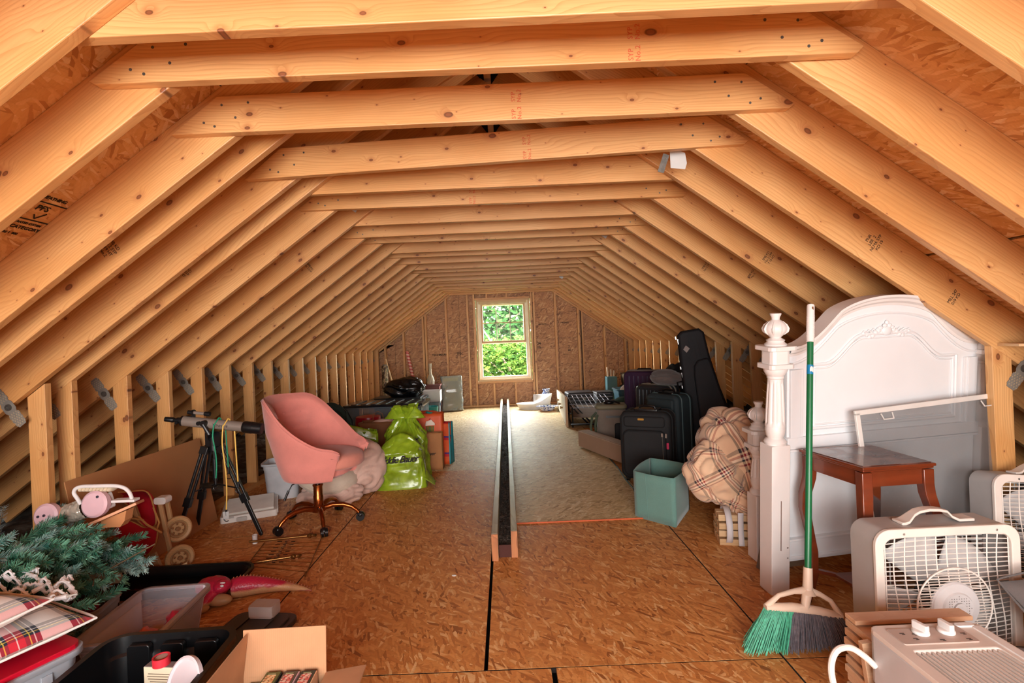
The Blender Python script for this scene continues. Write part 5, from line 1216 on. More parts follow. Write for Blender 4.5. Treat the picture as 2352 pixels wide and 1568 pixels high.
t = thing('wooden_crate', 'dark red wooden box beneath the glass bottle by the far wall', 'crate', (-1.32, 8.95, 0))
mb = MB(); mb.box((0, 0, .24), (.30, .24, .48)); put('box', mb, mat('red_brown_wood', (92, 34, 26), .5), t, smooth=False, bevel=.004); mb = MB(); mb.box((0, 0, .495), (.34, .28, .03)); put('top', mb, mat('red_brown_wood', (92, 34, 26), .5), t, smooth=False, bevel=.003)
t = thing('glass_bottle', 'pale bottle with wire loops standing on the dark red box', 'bottle', (-1.33, 8.95, .51))
mb = MB(); mb.lathe([(.0, 0), (.065, 0), (.07, .06), (.05, .13), (.024, .18), (.022, .30), (.026, .31), (.026, .36), (0, .36)], 24); put('body', mb, clear('bottle_glass', (206, 196, 176), .6, .08), t)
mb = MB(); mb.tube([(.09+.03*math.cos(a), .0, .12+.09*math.sin(a)) for a in [2*PI*k/14 for k in range(14)]], .003, 6, closed=True); mb.tube([(-.06, .0, .05), (-.09, 0, .12), (-.05, 0, .2), (-.02, 0, .26)], .003, 6); put('wire', mb, GALV, t)
t = thing('striped_pole', 'red and white striped pole leaning on the far wall', 'pole', (0, 0, 0))
p0, p1 = onz(966, 942), ony(935, 808, 9.42); t.location = p0
q = NT('candy_stripe'); uv = q.n('SeparateXYZ', {0: q.coord('UV')}).outputs; f = q.math('FRACT', q.math('ADD', q.math('MULTIPLY', uv[0], 18.), uv[1])); SM = q.bsdf(q.mix(q.math('GREATER_THAN', f, .5), lin((200, 90, 90)), lin((232, 190, 180))), .5)
d = p1-p0; X = d.normalized(); s1 = X.orthogonal().normalized(); s2 = X.cross(s1); mb = MB(); mb.grid(lambda u, v: d*u+(s1*math.cos(2*PI*v)+s2*math.sin(2*PI*v))*.03, 60, 20, wv=True); put('pole', mb, SM, t)
mb = MB(); mb.ell(d, (.032, .032, .02), 12, 8); put('cap', mb, mat('pink_cap', (214, 130, 120), .5), t)
p0, p1 = onz(920, 950), ony(886, 824, 9.0)
mb = MB(); mb.cyl((0, 0, 0), p1-p0, .018, .014, n=12); o = put('wooden_stick', mb, PINE_PALE, None); tag(o, 'pale wooden stick leaning in the far left corner', 'stick', None, p0)
t = thing('wrapping_roll', 'camouflage patterned paper roll standing in the far left corner', 'roll', (-2.12, 8.9, 0))
q = NT('camouflage_paper'); q_ = q.n('TexNoise', {'Vector': q.coord('Object'), 'Scale': 14., 'Detail': 3.}).outputs[0]; CMF = q.bsdf(q.ramp(q_, [(0, lin((70, 52, 36))), (.42, lin((70, 52, 36))), (.5, lin((160, 140, 110))), (.6, lin((96, 90, 60)))], 'CONSTANT'), .6)
mb = MB(); mb.cyl((0, 0, 0), (.0, .05, .86), .055, n=20); put('roll', mb, CMF, t); mb = MB(); mb.cyl((0, .05, .86), (0, .052, .885), .04, n=16); put('tube_end', mb, mat('grey_tube', (120, 110, 100), .7), t)
# ============================================================ RIGHT SIDE
WHT = mat('white_painted_wood', (228, 222, 218), .42, var=.03, bump=.03)
WHT2 = mat('white_panel_paint', (228, 230, 232), .4, var=.02, bump=.02)
# ---- white headboard with turned posts
FIN = [(0, 0), (.046, 0), (.048, .008), (.040, .014), (.036, .02), (.040, .026), (.030, .032), (.022, .038), (.030, .046), (.044, .06), (.05, .075), (.048, .09), (.038, .105), (.024, .115), (.017, .12), (.018, .13), (.024, .142), (.024, .148), (.0, .148)]
def fluted(z0, z1, r0, r1, M, nf=10):
    mb = MB(); n = nf*6
    def fn(u, v):
        a = 2*PI*u; f = abs(math.sin(a*nf/2)); e = 1 if (v < .06 or v > .94) else 0
        r = (r0+(r1-r0)*v)*(1+.03*math.sin(PI*v)); r *= (1-.14*(1-f)**2*(1-e)) if not e else 1.0
        return (r*math.cos(a), r*math.sin(a), z0+(z1-z0)*v)
    mb.grid(fn, n, 24, wu=True, M=M); return mb
def bed_end(name, label, loc, rz, tilt, W, hpost, hcap, arch, fins, base_h):
    t = thing(name, label, 'headboard' if 'head' in name else 'footboard', loc, rot=(tilt, -.018 if 'head' in name else 0, rz))
    for sx in (0, 1):
        x = sx*W; T = Matrix.Translation((x, 0, 0))
        mb = MB(); mb.box((x, 0, base_h/2), (.092, .092, base_h)); p = put('post', mb, WHT, t, smooth=False, bevel=.004)
        mb = MB(); mb.lathe([(.0, base_h), (.047, base_h), (.05, base_h+.012), (.042, base_h+.025), (.034, base_h+.03), (.040, base_h+.045), (.044, base_h+.07), (.04, base_h+.09)], 28, M=T); put('turned_collar', mb, WHT, p); mb = MB(); mb.lathe([(.032, hcap-.05), (.036, hcap-.045), (.036, hcap-.035), (.040, hcap-.03), (.05, hcap-.012), (.05, hcap), (0, hcap)], 28, M=T); put('turned_collar', mb, WHT, p)
        cm = fluted(base_h+.085, hcap-.048, .044, .033, T); put('fluted_column', cm, WHT, p, ang=60)
        mb = MB(); mb.rbox((x, 0, hcap+.012), (.12, .12, .022), .018, n=2); mb.rbox((x, 0, hcap+.055), (.094, .094, .07), .02, n=2); mb.rbox((x, 0, hcap+.095), (.136, .136, .02), .022, n=2); put('capital', mb, WHT, p, smooth=False, bevel=.003)
        mb = MB(); mb.lathe([(r_, z+hcap+.104) for r_, z in FIN], 28, M=T)
        for k in range(8):
            a = 2*PI*k/8; mb.tube([(x+math.cos(a)*r_, math.sin(a)*r_, hcap+.104+z) for r_, z in ((.036, .052), (.050, .066), (.0525, .078), (.046, .095), (.03, .112))], [.002, .005, .006, .004, .001], 6)
        put('finial', mb, WHT, p, ang=50)
    zs = hcap+.09
    def top(x):                 # ogee arch between the caps
        f = abs((x-W/2)/(W/2-.06)); f = min(1, f)
        if f < .52: return arch-(arch-zs)*.5*(1-math.sqrt(max(0, 1-(f/.62)**2)))*1.0*1.2
        y52 = arch-(arch-zs)*.5*(1-math.sqrt(1-(.52/.62)**2))*1.2
        g = (f-.52)/.48; return zs+(y52-zs)*(1-math.sin(g*PI/2))**1.0*(1) if g < 1 else zs
    N = 60; xs = [.05+(W-.1)*k/N for k in range(N+1)]
    # panel
    mb = MB(); poly = [(xs[0], .16)]+[(xs[-1], .16)]+[(x, top(x)-.01) for x in reversed(xs)]
    n = len(poly); vs = [(a, y, b) for y in (-.012, .012) for a, b in poly]
    fs = [tuple(range(n)), tuple(range(n, 2*n))[::-1]]+[(i, n+i, n+(i+1) % n, (i+1) % n) for i in range(n)]
    mb.add(vs, fs); pn = put('panel', mb, WHT2, t, ang=40)
    # crown moulding following the arch, with depth
    mb = MB(); pr = [(-.045, .0), (-.045, .016), (-.036, .022), (-.036, -.012), (-.024, -.03), (.024, -.03), (.03, .022), (.045, .016), (.045, .0)]
    pr = [(-.052, .012), (-.052, .024), (.04, .024), (.04, -.02), (-.018, -.03), (-.022, -.018), (-.036, -.008), (-.040, .004)]
    vs = []; m_ = len(pr)
    for x in xs:
        dz = (top(x+.004)-top(x-.004))/.008; L_ = math.sqrt(1+dz*dz); nx, nz = -dz/L_, 1/L_
        for (py, pz_) in pr: vs.append((x+nx*pz_*.9, py, top(x)-.012+nz*pz_*.9))
    fs = [(i*m_+j, i*m_+(j+1) % m_, (i+1)*m_+(j+1) % m_, (i+1)*m_+j) for i in range(N) for j in range(m_)]
    mb.add(vs, fs); put('crown_moulding', mb, WHT, t, ang=35)
    mb = MB(); 
    o2 = [(x, top(x)-.075) for x in xs]; mb.tube([(x, -.014, z) for x, z in o2], .007, 6); put('arch_bead', mb, WHT2, pn)
    # inner raised panel line
    def inn(x, dz=.0):
        f = abs((x-W/2)/(W/2-.17)); f = min(1, f); hi = arch-.17; lo = zs-.085
        if f < .30: return hi
        g = min(1, (f-.30)/.52); return hi-(hi-lo)*(.5-.5*math.cos(g*PI)) if g < 1 else lo
    for off, r_ in ((0, .009), (.018, .005)):
        X0, X1 = .17+off, W-.17-off; xx = [X0+(X1-X0)*k/50 for k in range(51)]; zb = base_h+.06+off
        mb = MB(); P = [(x, -.014, inn(x)-off) for x in xx]+[(X1, -.014, zb), (X0, -.014, zb)]; mb.tube(P, r_, 6, closed=True); put('panel_moulding', mb, WHT2, pn)
    if fins:
        cx, cz = W/2, arch-.165; mb = MB(); mb.ell((cx, -.018, cz+.008), (.028, .012, .024), 14, 8)
        for s_ in (-1, 1):
            for k in range(7): mb.ell((cx+s_*(.022+.016*k), -.016, cz+.012*math.sin(k*1.3)-.002*k), (.015-.0012*k, .008, .013-.001*k), 10, 6)
            for k in range(4): mb.tube([(cx+s_*(.03+.02*k), -.016, cz), (cx+s_*(.045+.024*k), -.02, cz+.022-.004*k), (cx+s_*(.06+.024*k), -.016, cz+.008-.004*k)], [.005, .005, .001], 6)
            mb.ell((cx+s_*.012, -.022, cz+.032), (.012, .008, .010), 10, 6); mb.ell((cx+s_*.03, -.018, cz+.022), (.012, .007, .009), 10, 6)
        mb.ell((cx, -.02, cz+.045), (.010, .008, .012), 10, 6); put('carved_flowers', mb, WHT2, pn)
    # uprights beside the panel, rails below
    for s_ in (0, 1):
        mb = MB(); x = .085 if s_ == 0 else W-.085; mb.box((x, -.012, (base_h+hcap)/2), (.05, .03, hcap-base_h-.02)); mb.box((x+(.030 if s_ == 0 else -.030), -.006, (base_h+hcap)/2), (.025, .03, hcap-base_h-.02))
        put('pilaster', mb, WHT2, t, smooth=False, bevel=.002)
    for c_, d_ in (((W/2, -.012, base_h), (W-.09, .034, .055)), ((W/2, -.016, base_h-.035), (W-.09, .03, .012)), ((W/2, -.014, .20), (W-.09, .03, .10)), ((W/2, -.02, .255), (W-.09, .034, .012)), ((W/2, -.02, .17), (W-.09, .036, .014))):
        mb = MB(); mb.box(c_, d_); put('rail', mb, WHT2, t, smooth=False, bevel=.003)
    mb = MB(); mb.box((-.001, -.047, .34), (.003, .002, .24)); mb.lathe([(.004, 0), (.004, .002), (0, .002)], 8, M=frame((.034, -.046, .23), (1, 0, 0), (0, 0, -1))); mb.lathe([(.004, 0), (.004, .002), (0, .002)], 8, M=frame((.034, -.046, .18), (1, 0, 0), (0, 0, -1))); put('bolt_slot', mb, mat('slot_brown', (110, 80, 66), .7), t, smooth=False)
    return t
bed_end('bed_headboard', 'tall white arched headboard with turned posts leaning on the right wall', (1.24, 2.455, 0), math.radians(7.5), .095, 1.10, .59, 1.075, 1.375, True, .72)
bed_end('bed_footboard', 'lower white footboard with turned posts just behind the headboard', (1.345, 2.80, 0), math.radians(4), .05, .80, .4, .61, .76, False, .36)

# ---- window screen leaning on the headboard
t = thing('window_screen', 'white framed mesh window screen leaning on the headboard behind the small table', 'screen', (1.65, 2.29, .0), rot=(math.radians(-3), math.radians(-3.6), math.radians(6)))
SF = mat('white_aluminium', (226, 222, 216), .35, .1)
for nm, c_, d_ in (('frame_rail', (.36, 0, .855), (.76, .012, .022)), ('frame_rail', (.36, 0, .02), (.76, .012, .022)), ('frame_rail', (-.009, 0, .44), (.022, .012, .83)), ('frame_rail', (.729, 0, .44), (.022, .012, .83))):
    mb = MB(); mb.box(c_, d_); put(nm, mb, SF, t, smooth=False, bevel=.002)
q = NT('insect_mesh'); v = q.coord('Object'); sp = q.n('SeparateXYZ', {0: v}).outputs
nz = q.n('TexNoise', {'Vector': v, 'Scale': 4.}).outputs[0]; MESHM = q.bsdf(lin((120, 122, 124)), .6, .2, Alpha=q.n('MapRange', {0: nz, 3: .26, 4: .36}).outputs[0])
mb = MB(); mb.box((.36, .002, .44), (.72, .001, .82)); put('mesh', mb, MESHM, t, smooth=False)
for x in (.13, .64):
    mb = MB(); mb.tube([(x-.028, -.008, .84), (x-.026, -.02, .815), (x+.022, -.02, .815), (x+.028, -.008, .84)], .003, 6); put('pull_tab', mb, SF, t)

# ---- small brown table
def table():
    t = thing('side_table', 'small reddish brown side table with curved legs in front of the headboard', 'table', (1.515, 2.165, 0), 0)
    q = NT('cherry_wood'); v = q.coord('Object'); n1 = q.n('TexNoise', {'Vector': q.mapv(v, (3, 30, 30)), 'Scale': 1., 'Detail': 4.}).outputs[0]
    CH = q.bsdf(q.mix(n1, lin((80, 32, 16)), lin((134, 60, 30))), .28, 0, n1, .05, .001, Coat_Weight=.3)
    q = NT('dusty_table_top'); v = q.coord('Object'); n1 = q.n('TexNoise', {'Vector': v, 'Scale': 7., 'Detail': 5., 'Distortion': 1.}).outputs[0]
    TP = q.bsdf(q.mix(q.n('MapRange', {0: n1, 1: .5, 2: .62}).outputs[0], lin((84, 44, 32)), lin((128, 100, 92))), q.n('MapRange', {0: n1, 1: .3, 2: .7, 3: .15, 4: .5}).outputs[0], 0, Coat_Weight=.4)
    c = [Vector((1.315, 2.33, 0)), Vector((1.365, 1.985, 0)), Vector((1.672, 2.01, 0)), Vector((1.66, 2.345, 0))]
    c = [p-Vector((1.515, 2.165, 0)) for p in c]; zt = .705
    mb = MB(); k = [(p.x, p.y) for p in c]; cc = (sum(p.x for p in c)/4, sum(p.y for p in c)/4)
    def sc(f): return [(cc[0]+(x-cc[0])*f, cc[1]+(y-cc[1])*f) for x, y in k]
    mb.prism(sc(1.0), .012, 'z', off=zt-.012); mb.prism(sc(.965), .010, 'z', off=zt-.022); put('table_top', mb, CH, t, smooth=False, bevel=.003)
    mb = MB(); mb.prism(sc(.93), .003, 'z', off=zt-.0045); put('top_panel', mb, TP, t, smooth=False)
    ins = sc(.84)
    for i in range(4):
        a, b = Vector((*ins[i], zt-.06)), Vector((*ins[(i+1) % 4], zt-.06)); X = b-a; mb = MB(); mb.box((0, 0, 0), (X.length, .018, .06)); put('apron', mb, CH, t, smooth=False, bevel=.002, M=frame((a+b)/2, X, Vector((0, 0, 1)).cross(X)))
        o = Vector((*ins[i], 0)); out = (o-Vector((*cc, 0))).normalized(); P = []; R_ = []
        mb = MB(); prof = [(zt-.03, .0, .021), (zt-.09, .0, .021), (zt-.13, .004, .021), (zt-.20, .022, .02), (zt-.27, .028, .018), (zt-.36, .014, .0155), (zt-.46, -.002, .014), (.14, .0, .014), (.05, .024, .016), (.0, .042, .018)]
        rg = []
        ex = X.normalized()
        for z, of, r_ in prof:
            p = o+out*of; rg += [(p.x+a_*r_, p.y+b_*r_, z) for a_, b_ in ((-1, -1), (1, -1), (1, 1), (-1, 1))]
        fs = [(j*4+k_, (j+1)*4+k_, (j+1)*4+(k_+1) % 4, j*4+(k_+1) % 4) for j in range(len(prof)-1) for k_ in range(4)]+[(0, 1, 2, 3), tuple(range(4*len(prof)-4, 4*len(prof)))[::-1]]
        mb.add(rg, fs); put('leg', mb, CH, t, bevel=.003, ang=30)
    mb = MB(); mb.prism(sc(.55), .012, 'z', off=.16); put('lower_shelf', mb, CH, t, smooth=False, bevel=.002)
    for i in range(4):
        a, b = Vector((*ins[i], .16)), Vector((*sc(.5)[i], .16)); X = b-a; mb = MB(); mb.box((0, 0, 0), (X.length, .014, .02)); put('stretcher', mb, CH, t, smooth=False, M=frame((a+b)/2, X, (0, 0, 1)))
table()

# ---- broom
def broom():
    base = Vector((1.135, 1.99, .0)); t = thing('broom', 'green handled broom with green and grey bristles standing in front of the headboard', 'broom', base)
    GN = mat('green_enamel', (22, 104, 62), .35, var=.1); WP = mat('aged_white_plastic', (224, 200, 178), .45)
    nk = ony(1855, 1352, 2.02); tp = ony(1862, 698, 2.235); W = dict(parent=t, world=True); d = (tp-nk).normalized(); L = (tp-nk).length
    mb = MB(); mb.cyl(nk+d*.07, tp-d*.17, .0125, n=20); put('handle', mb, GN, **W)
    mb = MB(); mb.tube([tp-d*.17, tp-d*.168, tp-d*.01, tp-d*.003, tp], [.013, .0155, .0155, .013, .004], 20)
    for k in range(12): mb.tube([tp-d*(.155-.009*k)+Vector((.0158*math.cos(a), .0158*math.sin(a), .003*math.sin(a+1))) for a in [2*PI*j/14 for j in range(14)]], .0016, 5, closed=True)
    put('grip', mb, PLASTIC_WHITE, **W)
    mb = MB(); mb.box(tp-d*.02+Vector((0, -.0155, 0)), (.006, .002, .014)); put('hang_slot', mb, mat('slot_dark', (120, 76, 40), .8), smooth=False, **W)
    mb = MB(); mb.cyl(tp-d*.31, tp-d*.27, .0129, n=20); put('blue_label', mb, mat('label_blue', (20, 130, 180), .4), **W)
    mb = MB(); mb.ell(tp-d*.29+Vector((0, -.0125, 0)), (.008, .0018, .016), 14, 8); put('label_oval', mb, mat('label_white', (235, 225, 220), .4), **W)
    mb = MB(); mb.tube([nk-d*.0, nk+d*.002, nk+d*.08], [.018, .0185, .0165], 20); mb.tube([nk+d*.0, nk-d*.02], [.019, .03], 16); put('socket', mb, WP, **W)
    # head: arched shell with openings (ring) and a slanted lower bar
    hc = Vector((nk.x-.01, nk.y, 0)); zt = nk.z
    def arc(x): return zt-.005-1.9*(x+.0)**2-(.03*max(0, abs(x)-.10)*10*.0)
    L0, R0 = ony(1760, 1392, 2.0), ony(1930, 1412, 2.0)
    mb = MB(); P = [L0, L0.lerp(nk, .3)+Vector((0, 0, .022)), L0.lerp(nk, .65)+Vector((0, 0, .014)), nk+Vector((0, 0, -.004)), R0.lerp(nk, .62)+Vector((0, 0, .018)), R0.lerp(nk, .3)+Vector((0, 0, .026)), R0]
    mb.tube(P, [.012, .009, .010, .016, .010, .009, .012], 12)
    mb.tube([L0+Vector((-.004, 0, -.004)), L0.lerp(R0, .35)+Vector((0, 0, .008)), L0.lerp(R0, .7)+Vector((0, 0, .006)), R0+Vector((.004, 0, -.006))], [.015, .018, .017, .014], 14)
    mb.tube([nk, L0.lerp(R0, .52)+Vector((0, 0, .012)), L0.lerp(R0, .3)+Vector((0, 0, .008))], [.02, .018, .014], 12); put('head', mb, WP, **W)
    r = random.Random(2)
    for nm, f0, f1, col, n_ in (('green_bristles', 0, .36, (66, 160, 126), 420), ('grey_bristles', .34, 1., (92, 86, 92), 640)):
        mb = MB()
        for k in range(n_):
            f = f0+(f1-f0)*r.random(); a = L0.lerp(R0, f)+Vector((0, r.uniform(-.014, .014), -.004)); e = Vector((L0.x-.10+(R0.x-L0.x+.155)*f+r.uniform(-.006, .006), a.y+r.uniform(-.035, .03)-.01, .003+.03*r.random()**2+.004))
            m_ = a.lerp(e, .55)+Vector((0, r.uniform(-.004, .004), .004)); mb.tube([a, m_, e], [.0023, .0021, .0014], 4)
        o = put(nm, mb, mat(nm, col, .6, var=.35, scale=80), smooth=False, **W); o['kind'] = 'stuff'
broom()

# ---- box fans
FW = mat('fan_cream_plastic', (228, 218, 208), .4); FG = mat('fan_grey_metal', (182, 180, 178), .42, .1, .06)
def fan(label, loc, rot, s=.51, h=.53, dep=.12, dome=True):
    t = thing('box_fan', label, 'fan', loc, rot=rot)
    mb = MB(); o = rrect(s, h, .05, 6, s/2, h/2); i = rrect(s-.012, h-.012, .045, 6, s/2, h/2); mb.ring(o, i, dep, 'y', off=dep/2); put('housing', mb, FG, t, ang=30)
    o = rrect(s+.006, h+.006, .055, 6, s/2, h/2); i = rrect(s-.055, h-.055, .04, 6, s/2, h/2); mb = MB(); mb.ring(o, i, .016, 'y', off=-.004); fr = put('front_frame', mb, FW, t, ang=30, bevel=.003)
    mb = MB()
    for x, z in ((.1, h-.014), (s-.08, h-.014), (.014, .07)): mb.lathe([(.0045, 0), (.0045, .002), (0, .003)], 10, M=frame((x, -.012, z), (1, 0, 0), (0, 0, -1)))
    put('screws', mb, GALV, fr)
    # grille: bowed wires
    cx, cz = s/2, h/2; mb = MB(); g0, g1 = .03, s-.03
    def bow(x, z): return -.004-.022*max(0, 1-((x-cx)/(s/2-.03))**2)*max(0, 1-((z-cz)/(h/2-.03))**2)
    def wob(z, k): return 0.012*math.sin((z/h)*2*PI*1.0+k*.0)
    nv_, nh = 13, 30
    for k in range(nv_):
        x = .035+(s-.07)*k/(nv_-1); mb.tube([(x+(.012*math.sin(2*PI*j/16)*(1 if 1 <= k <= nv_-2 else 0)), bow(x, .03+(h-.06)*j/16), .03+(h-.06)*j/16) for j in range(17)], .0024, 4)
    for k in range(nh):
        z = .035+(h-.07)*k/(nh-1); mb.tube([(.03+(s-.06)*j/12, bow(.03+(s-.06)*j/12, z)+.002, z+.012*math.sin(PI*j/12)*(1-2*k/(nh-1))*-1) for j in range(13)], .0019, 4)
    put('grille', mb, FW, t)
    if dome:
        dx, dz = s*.5, h*.50; M = frame((dx, -.03, dz), (1, 0, 0), (0, 0, 1)) 
        mb = MB(); mb.lathe([(0, .016), (.05, .016), (.054, .010), (.08, .006), (.085, .0), (.085, -.006)], 40, M=M); mb.lathe([(.020, .017), (.022, .024), (.014, .026), (.0, .022)], 24, M=M); put('hub_disc', mb, mat('fan_hub_white', (206, 204, 204), .4), t)
        mb = MB()
        for k in range(26): mb.tube([(dx-math.sqrt(max(0, .13**2-(.128-.0099*k)**2)), -.030, dz+.128-.0099*k), (dx+math.sqrt(max(0, .13**2-(.128-.0099*k)**2)), -.030, dz+.128-.0099*k)], .0016, 4)
        mb.tube([(dx+.132*math.cos(2*PI*k/48), -.028, dz+.132*math.sin(2*PI*k/48)) for k in range(48)], .003, 6, closed=True); put('guard_ring', mb, FW, t)
        q_ = MB()
        for a in range(-5, 6):
            for b in range(-5, 6):
                if 9 < a*a+b*b < 26: q_.lathe([(.002, 0), (0, .0006)], 6, M=M @ Matrix.Translation((a*.0085, b*.0085, .0165)))
        put('hub_holes', q_, mat('hub_hole', (120, 116, 114), .8), t)
    bl = MB()
    for k in range(5):
        a0 = 2*PI*k/5+.3
        def fb(u, v):
            a = a0+(.05+.85*u); r_ = .05+v*(.17+.01*math.sin(u*PI)); return (cx+r_*math.cos(a), dep*.35+.05*u-.01, cz+r_*math.sin(a))
        b1 = MB(); b1.grid(fb, 10, 8); put('blade', b1, mat('blade_white', (196, 192, 190), .45), t, solid=.003)
    mb = MB(); mb.lathe([(0, -.02), (.055, -.02), (.06, .0), (.06, .05), (0, .05)], 28, M=frame((cx, dep*.5, cz), (1, 0, 0), (0, 0, 1))); put('motor', mb, mat('motor_dark', (60, 56, 54), .5, .4), t)
    mb = MB()
    for k in range(28): z = .03+(h-.06)*k/27; mb.box((cx, dep-.004, z), (s-.03, .003, .003))
    for k in range(9): x = .03+(s-.06)*k/8; mb.box((x, dep-.002, cz), (.004, .003, h-.03))
    put('rear_grille', mb, FG, t, smooth=False)
    P = [(.14, .0), (.155, .0), (.17, .004), (.20, .026), (.22, .036), (.26, .042), (.30, .040), (.33, .034), (.35, .014), (.37, .004), (.43, .004)]
    hb = MB(); up = [(x, 0, h+z) for x, z in P]
    vs = []; w = .022
    for j, (x, z) in enumerate(P):
        wy = .026 if (j < 3 or j > 8) else .018
        vs += [(x*s/.56, dep*.45-wy, h+z+.0), (x*s/.56, dep*.45+wy, h+z+.0), (x*s/.56, dep*.45+wy, h+z+.010), (x*s/.56, dep*.45-wy, h+z+.010)]
    n = len(P); fs = [(j*4+k, j*4+(k+1) % 4, (j+1)*4+(k+1) % 4, (j+1)*4+k) for j in range(n-1) for k in range(4)]+[(0, 3, 2, 1), (n*4-4, n*4-3, n*4-2, n*4-1)]
    hb.add(vs, fs); put('handle', hb, FW, t, bevel=.003, ang=40)
    return t
fan('cream box fan with a top handle standing in front of the side table', (1.265, 1.80, 0), (0, 0, math.radians(1)))
fan('grey white box fan tilted behind the nearer fan at the right edge', (2.03, 2.16, .03), (math.radians(-6), math.radians(5), math.radians(-3)), .50, .56, .12, False)

# ---- bundle of wooden blinds and white heater
x0, y1, z1 = onz(1938, 1412, .34)
t = thing('wooden_blinds', 'stack of pale wooden blind slats wedged behind the white heater', 'blinds', (x0, y1, 0), math.radians(0))
BLW = lumber('blind_timber', base=((.66, .42, .26), (.72, .48, .31), (.58, .34, .19)), knots=.01)
for k in range(11):
    mb = MB(); mb.box((.17+.004*math.sin(k*2.1), -.06-.006*(10-k)*0, .035+.0285*k), (.34, .12, .022)); put('slat', mb, BLW, t, smooth=False, bevel=.002)
mb = MB(); mb.box((.18, -.03, .344), (.36, .05, .014)); put('head_rail', mb, BLW, t, smooth=False, bevel=.002)
mb = MB(); mb.prism([(.02, .20), (.05, .33), (.09, .33), (.13, .16), (.09, .13)], .003, 'y', off=-.123); put('blue_tape', mb, mat('blue_tape', (44, 88, 150), .6), t, smooth=False)
mb = MB(); mb.box((.0, -.12, .18), (.03, .02, .30), (0, -.12, 0)); put('end_board', mb, BLW, t, smooth=False, bevel=.002)
def heater():
    zt = .385; a = onz(1992, 1446, zt); b = onz(2236, 1434, zt); w = b.x-a.x; y1 = (a.y+b.y)/2; yb = .92; L = y1-yb
    t = thing('room_heater', 'white appliance with two knobs and a vented grille lying face up, lower right', 'heater', (a.x, yb, 0))
    HWh = mat('heater_cream', (220, 208, 198), .42); HG = mat('heater_grey', (188, 184, 184), .4); DK = mat('heater_black', (36, 34, 34), .5)
    mb = MB(); mb.rbox((w/2, L/2, zt-.07), (w, L, .14), .025); put('body', mb, HG, t, bevel=.006, smooth=False)
    mb = MB(); mb.ring(rrect(w, L, .025, 4, w/2, L/2), rrect(w-.08, L-.19, .01, 4, w/2-.005, L/2-.025), .014, 'z', off=zt+.004); put('face_frame', mb, HWh, t, bevel=.003, smooth=False)
    mb = MB(); mb.box((w/2, L/2-.03, zt-.012), (w-.06, L-.17, .01)); put('grille_back', mb, DK, t, smooth=False)
    gx0, gx1, gy0, gy1 = .045, w-.05, .07, L-.12
    n = 17
    for half in (0, 1):
        ya, yb_ = gy0+(gy1-gy0)*.5*half+.006, gy0+(gy1-gy0)*.5*(half+1)-.006
        for k in range(n):
            x = gx0+(gx1-gx0)*k/(n-1); mb = MB(); mb.box((x, (ya+yb_)/2, zt+.002), (.0046, yb_-ya, .012)); put('vent_bar', mb, HWh, t, smooth=False)
    mb = MB(); mb.box((w/2, gy0+(gy1-gy0)*.5, zt+.002), (w-.08, .016, .012)); put('cross_bar', mb, HWh, t, smooth=False)
    mb = MB(); mb.rbox((w*.44, L-.062, zt+.0125), (w*.66, .07, .004), .006); put('control_panel', mb, mat('control_panel_taupe', (190, 168, 156), .45), t, smooth=False)
    for k, x in enumerate((.37, .60)):
        mb = MB(); c = Vector((w*x, L-.05, zt+.014)); mb.lathe([(.021, 0), (.021, .007), (.018, .010), (0, .010)], 24, M=Matrix.Translation(c)); mb.rbox(c+Vector((0, 0, .018)), (.014, .042, .02), .005, (0, 0, .3-.2*k)); put('knob', mb, PLASTIC_WHITE, t, bevel=.002)
    mb = MB()
    for x, y in ((.26, -.075), (.3, -.055), (.47, -.085), (.72, -.06), (.7, -.085), (.66, -.04), (.2, -.05)): mb.box((w*x, L+y, zt+.0152), (.012, .0022, .0006)); mb.box((w*x+.002, L+y-.005, zt+.0152), (.008, .0018, .0006))
    put('dial_marks', mb, DK, t, smooth=False)['kind'] = 'stuff'
    mb = MB(); mb.rbox((w*.93, L/2, zt+.012), (.022, L*.9, .006), .008); mb.rbox((w*.85, L-.02, zt+.013), (.05, .016, .006), .006); put('side_trim', mb, PLASTIC_WHITE, t, smooth=False)
    mb = MB(); mb.rbox((w/2-.01, L/2+.02, (zt-.14)/2+.005), (w-.01, L-.06, zt-.16), .03); lo = put('lower_case', mb, mat('heater_pale_grey', (196, 188, 184), .4), t, bevel=.006, smooth=False)
    mb = MB()
    for k in range(3): mb.lathe([(.016, 0), (.018, .003), (.010, .004), (0, .002)], 20, M=frame((.002, L-.06-.07*k, .20), (0, 0, 1), (0, 1, 0), (-1, 0, 0)))
    mb.tube([(-.006, L-.06, .05), (-.01, L-.06, .13), (-.01, L-.12, .14), (-.01, L-.16, .09), (-.006, L-.16, .04)], .006, 8); put('side_fittings', mb, PLASTIC_WHITE, t)
    mb = MB(); s0 = Vector((-.002, L-.03, .30)); P = [s0, s0+Vector((-.03, .0, .03)), s0+Vector((-.07, .0, .055)), s0+Vector((-.115, -.01, .05)), s0+Vector((-.135, -.02, .0)), s0+Vector((-.13, -.05, -.08)), s0+Vector((-.115, -.09, -.16)), s0+Vector((-.08, -.14, -.25)), s0+Vector((-.05, -.2, -.29))]
    Q = []
    for i in range(len(P)-1):
        p0, p1, p2, p3 = P[max(0, i-1)], P[i], P[i+1], P[min(len(P)-1, i+2)]
        for j in range(6):
            g_ = j/6; Q.append(.5*((2*p1)+(p2-p0)*g_+(2*p0-5*p1+4*p2-p3)*g_*g_+(3*p1-p0-3*p2+p3)*g_**3))
    mb.tube(Q+[P[-1]], .0085, 10); put('power_cord', mb, FW, t)
heater()
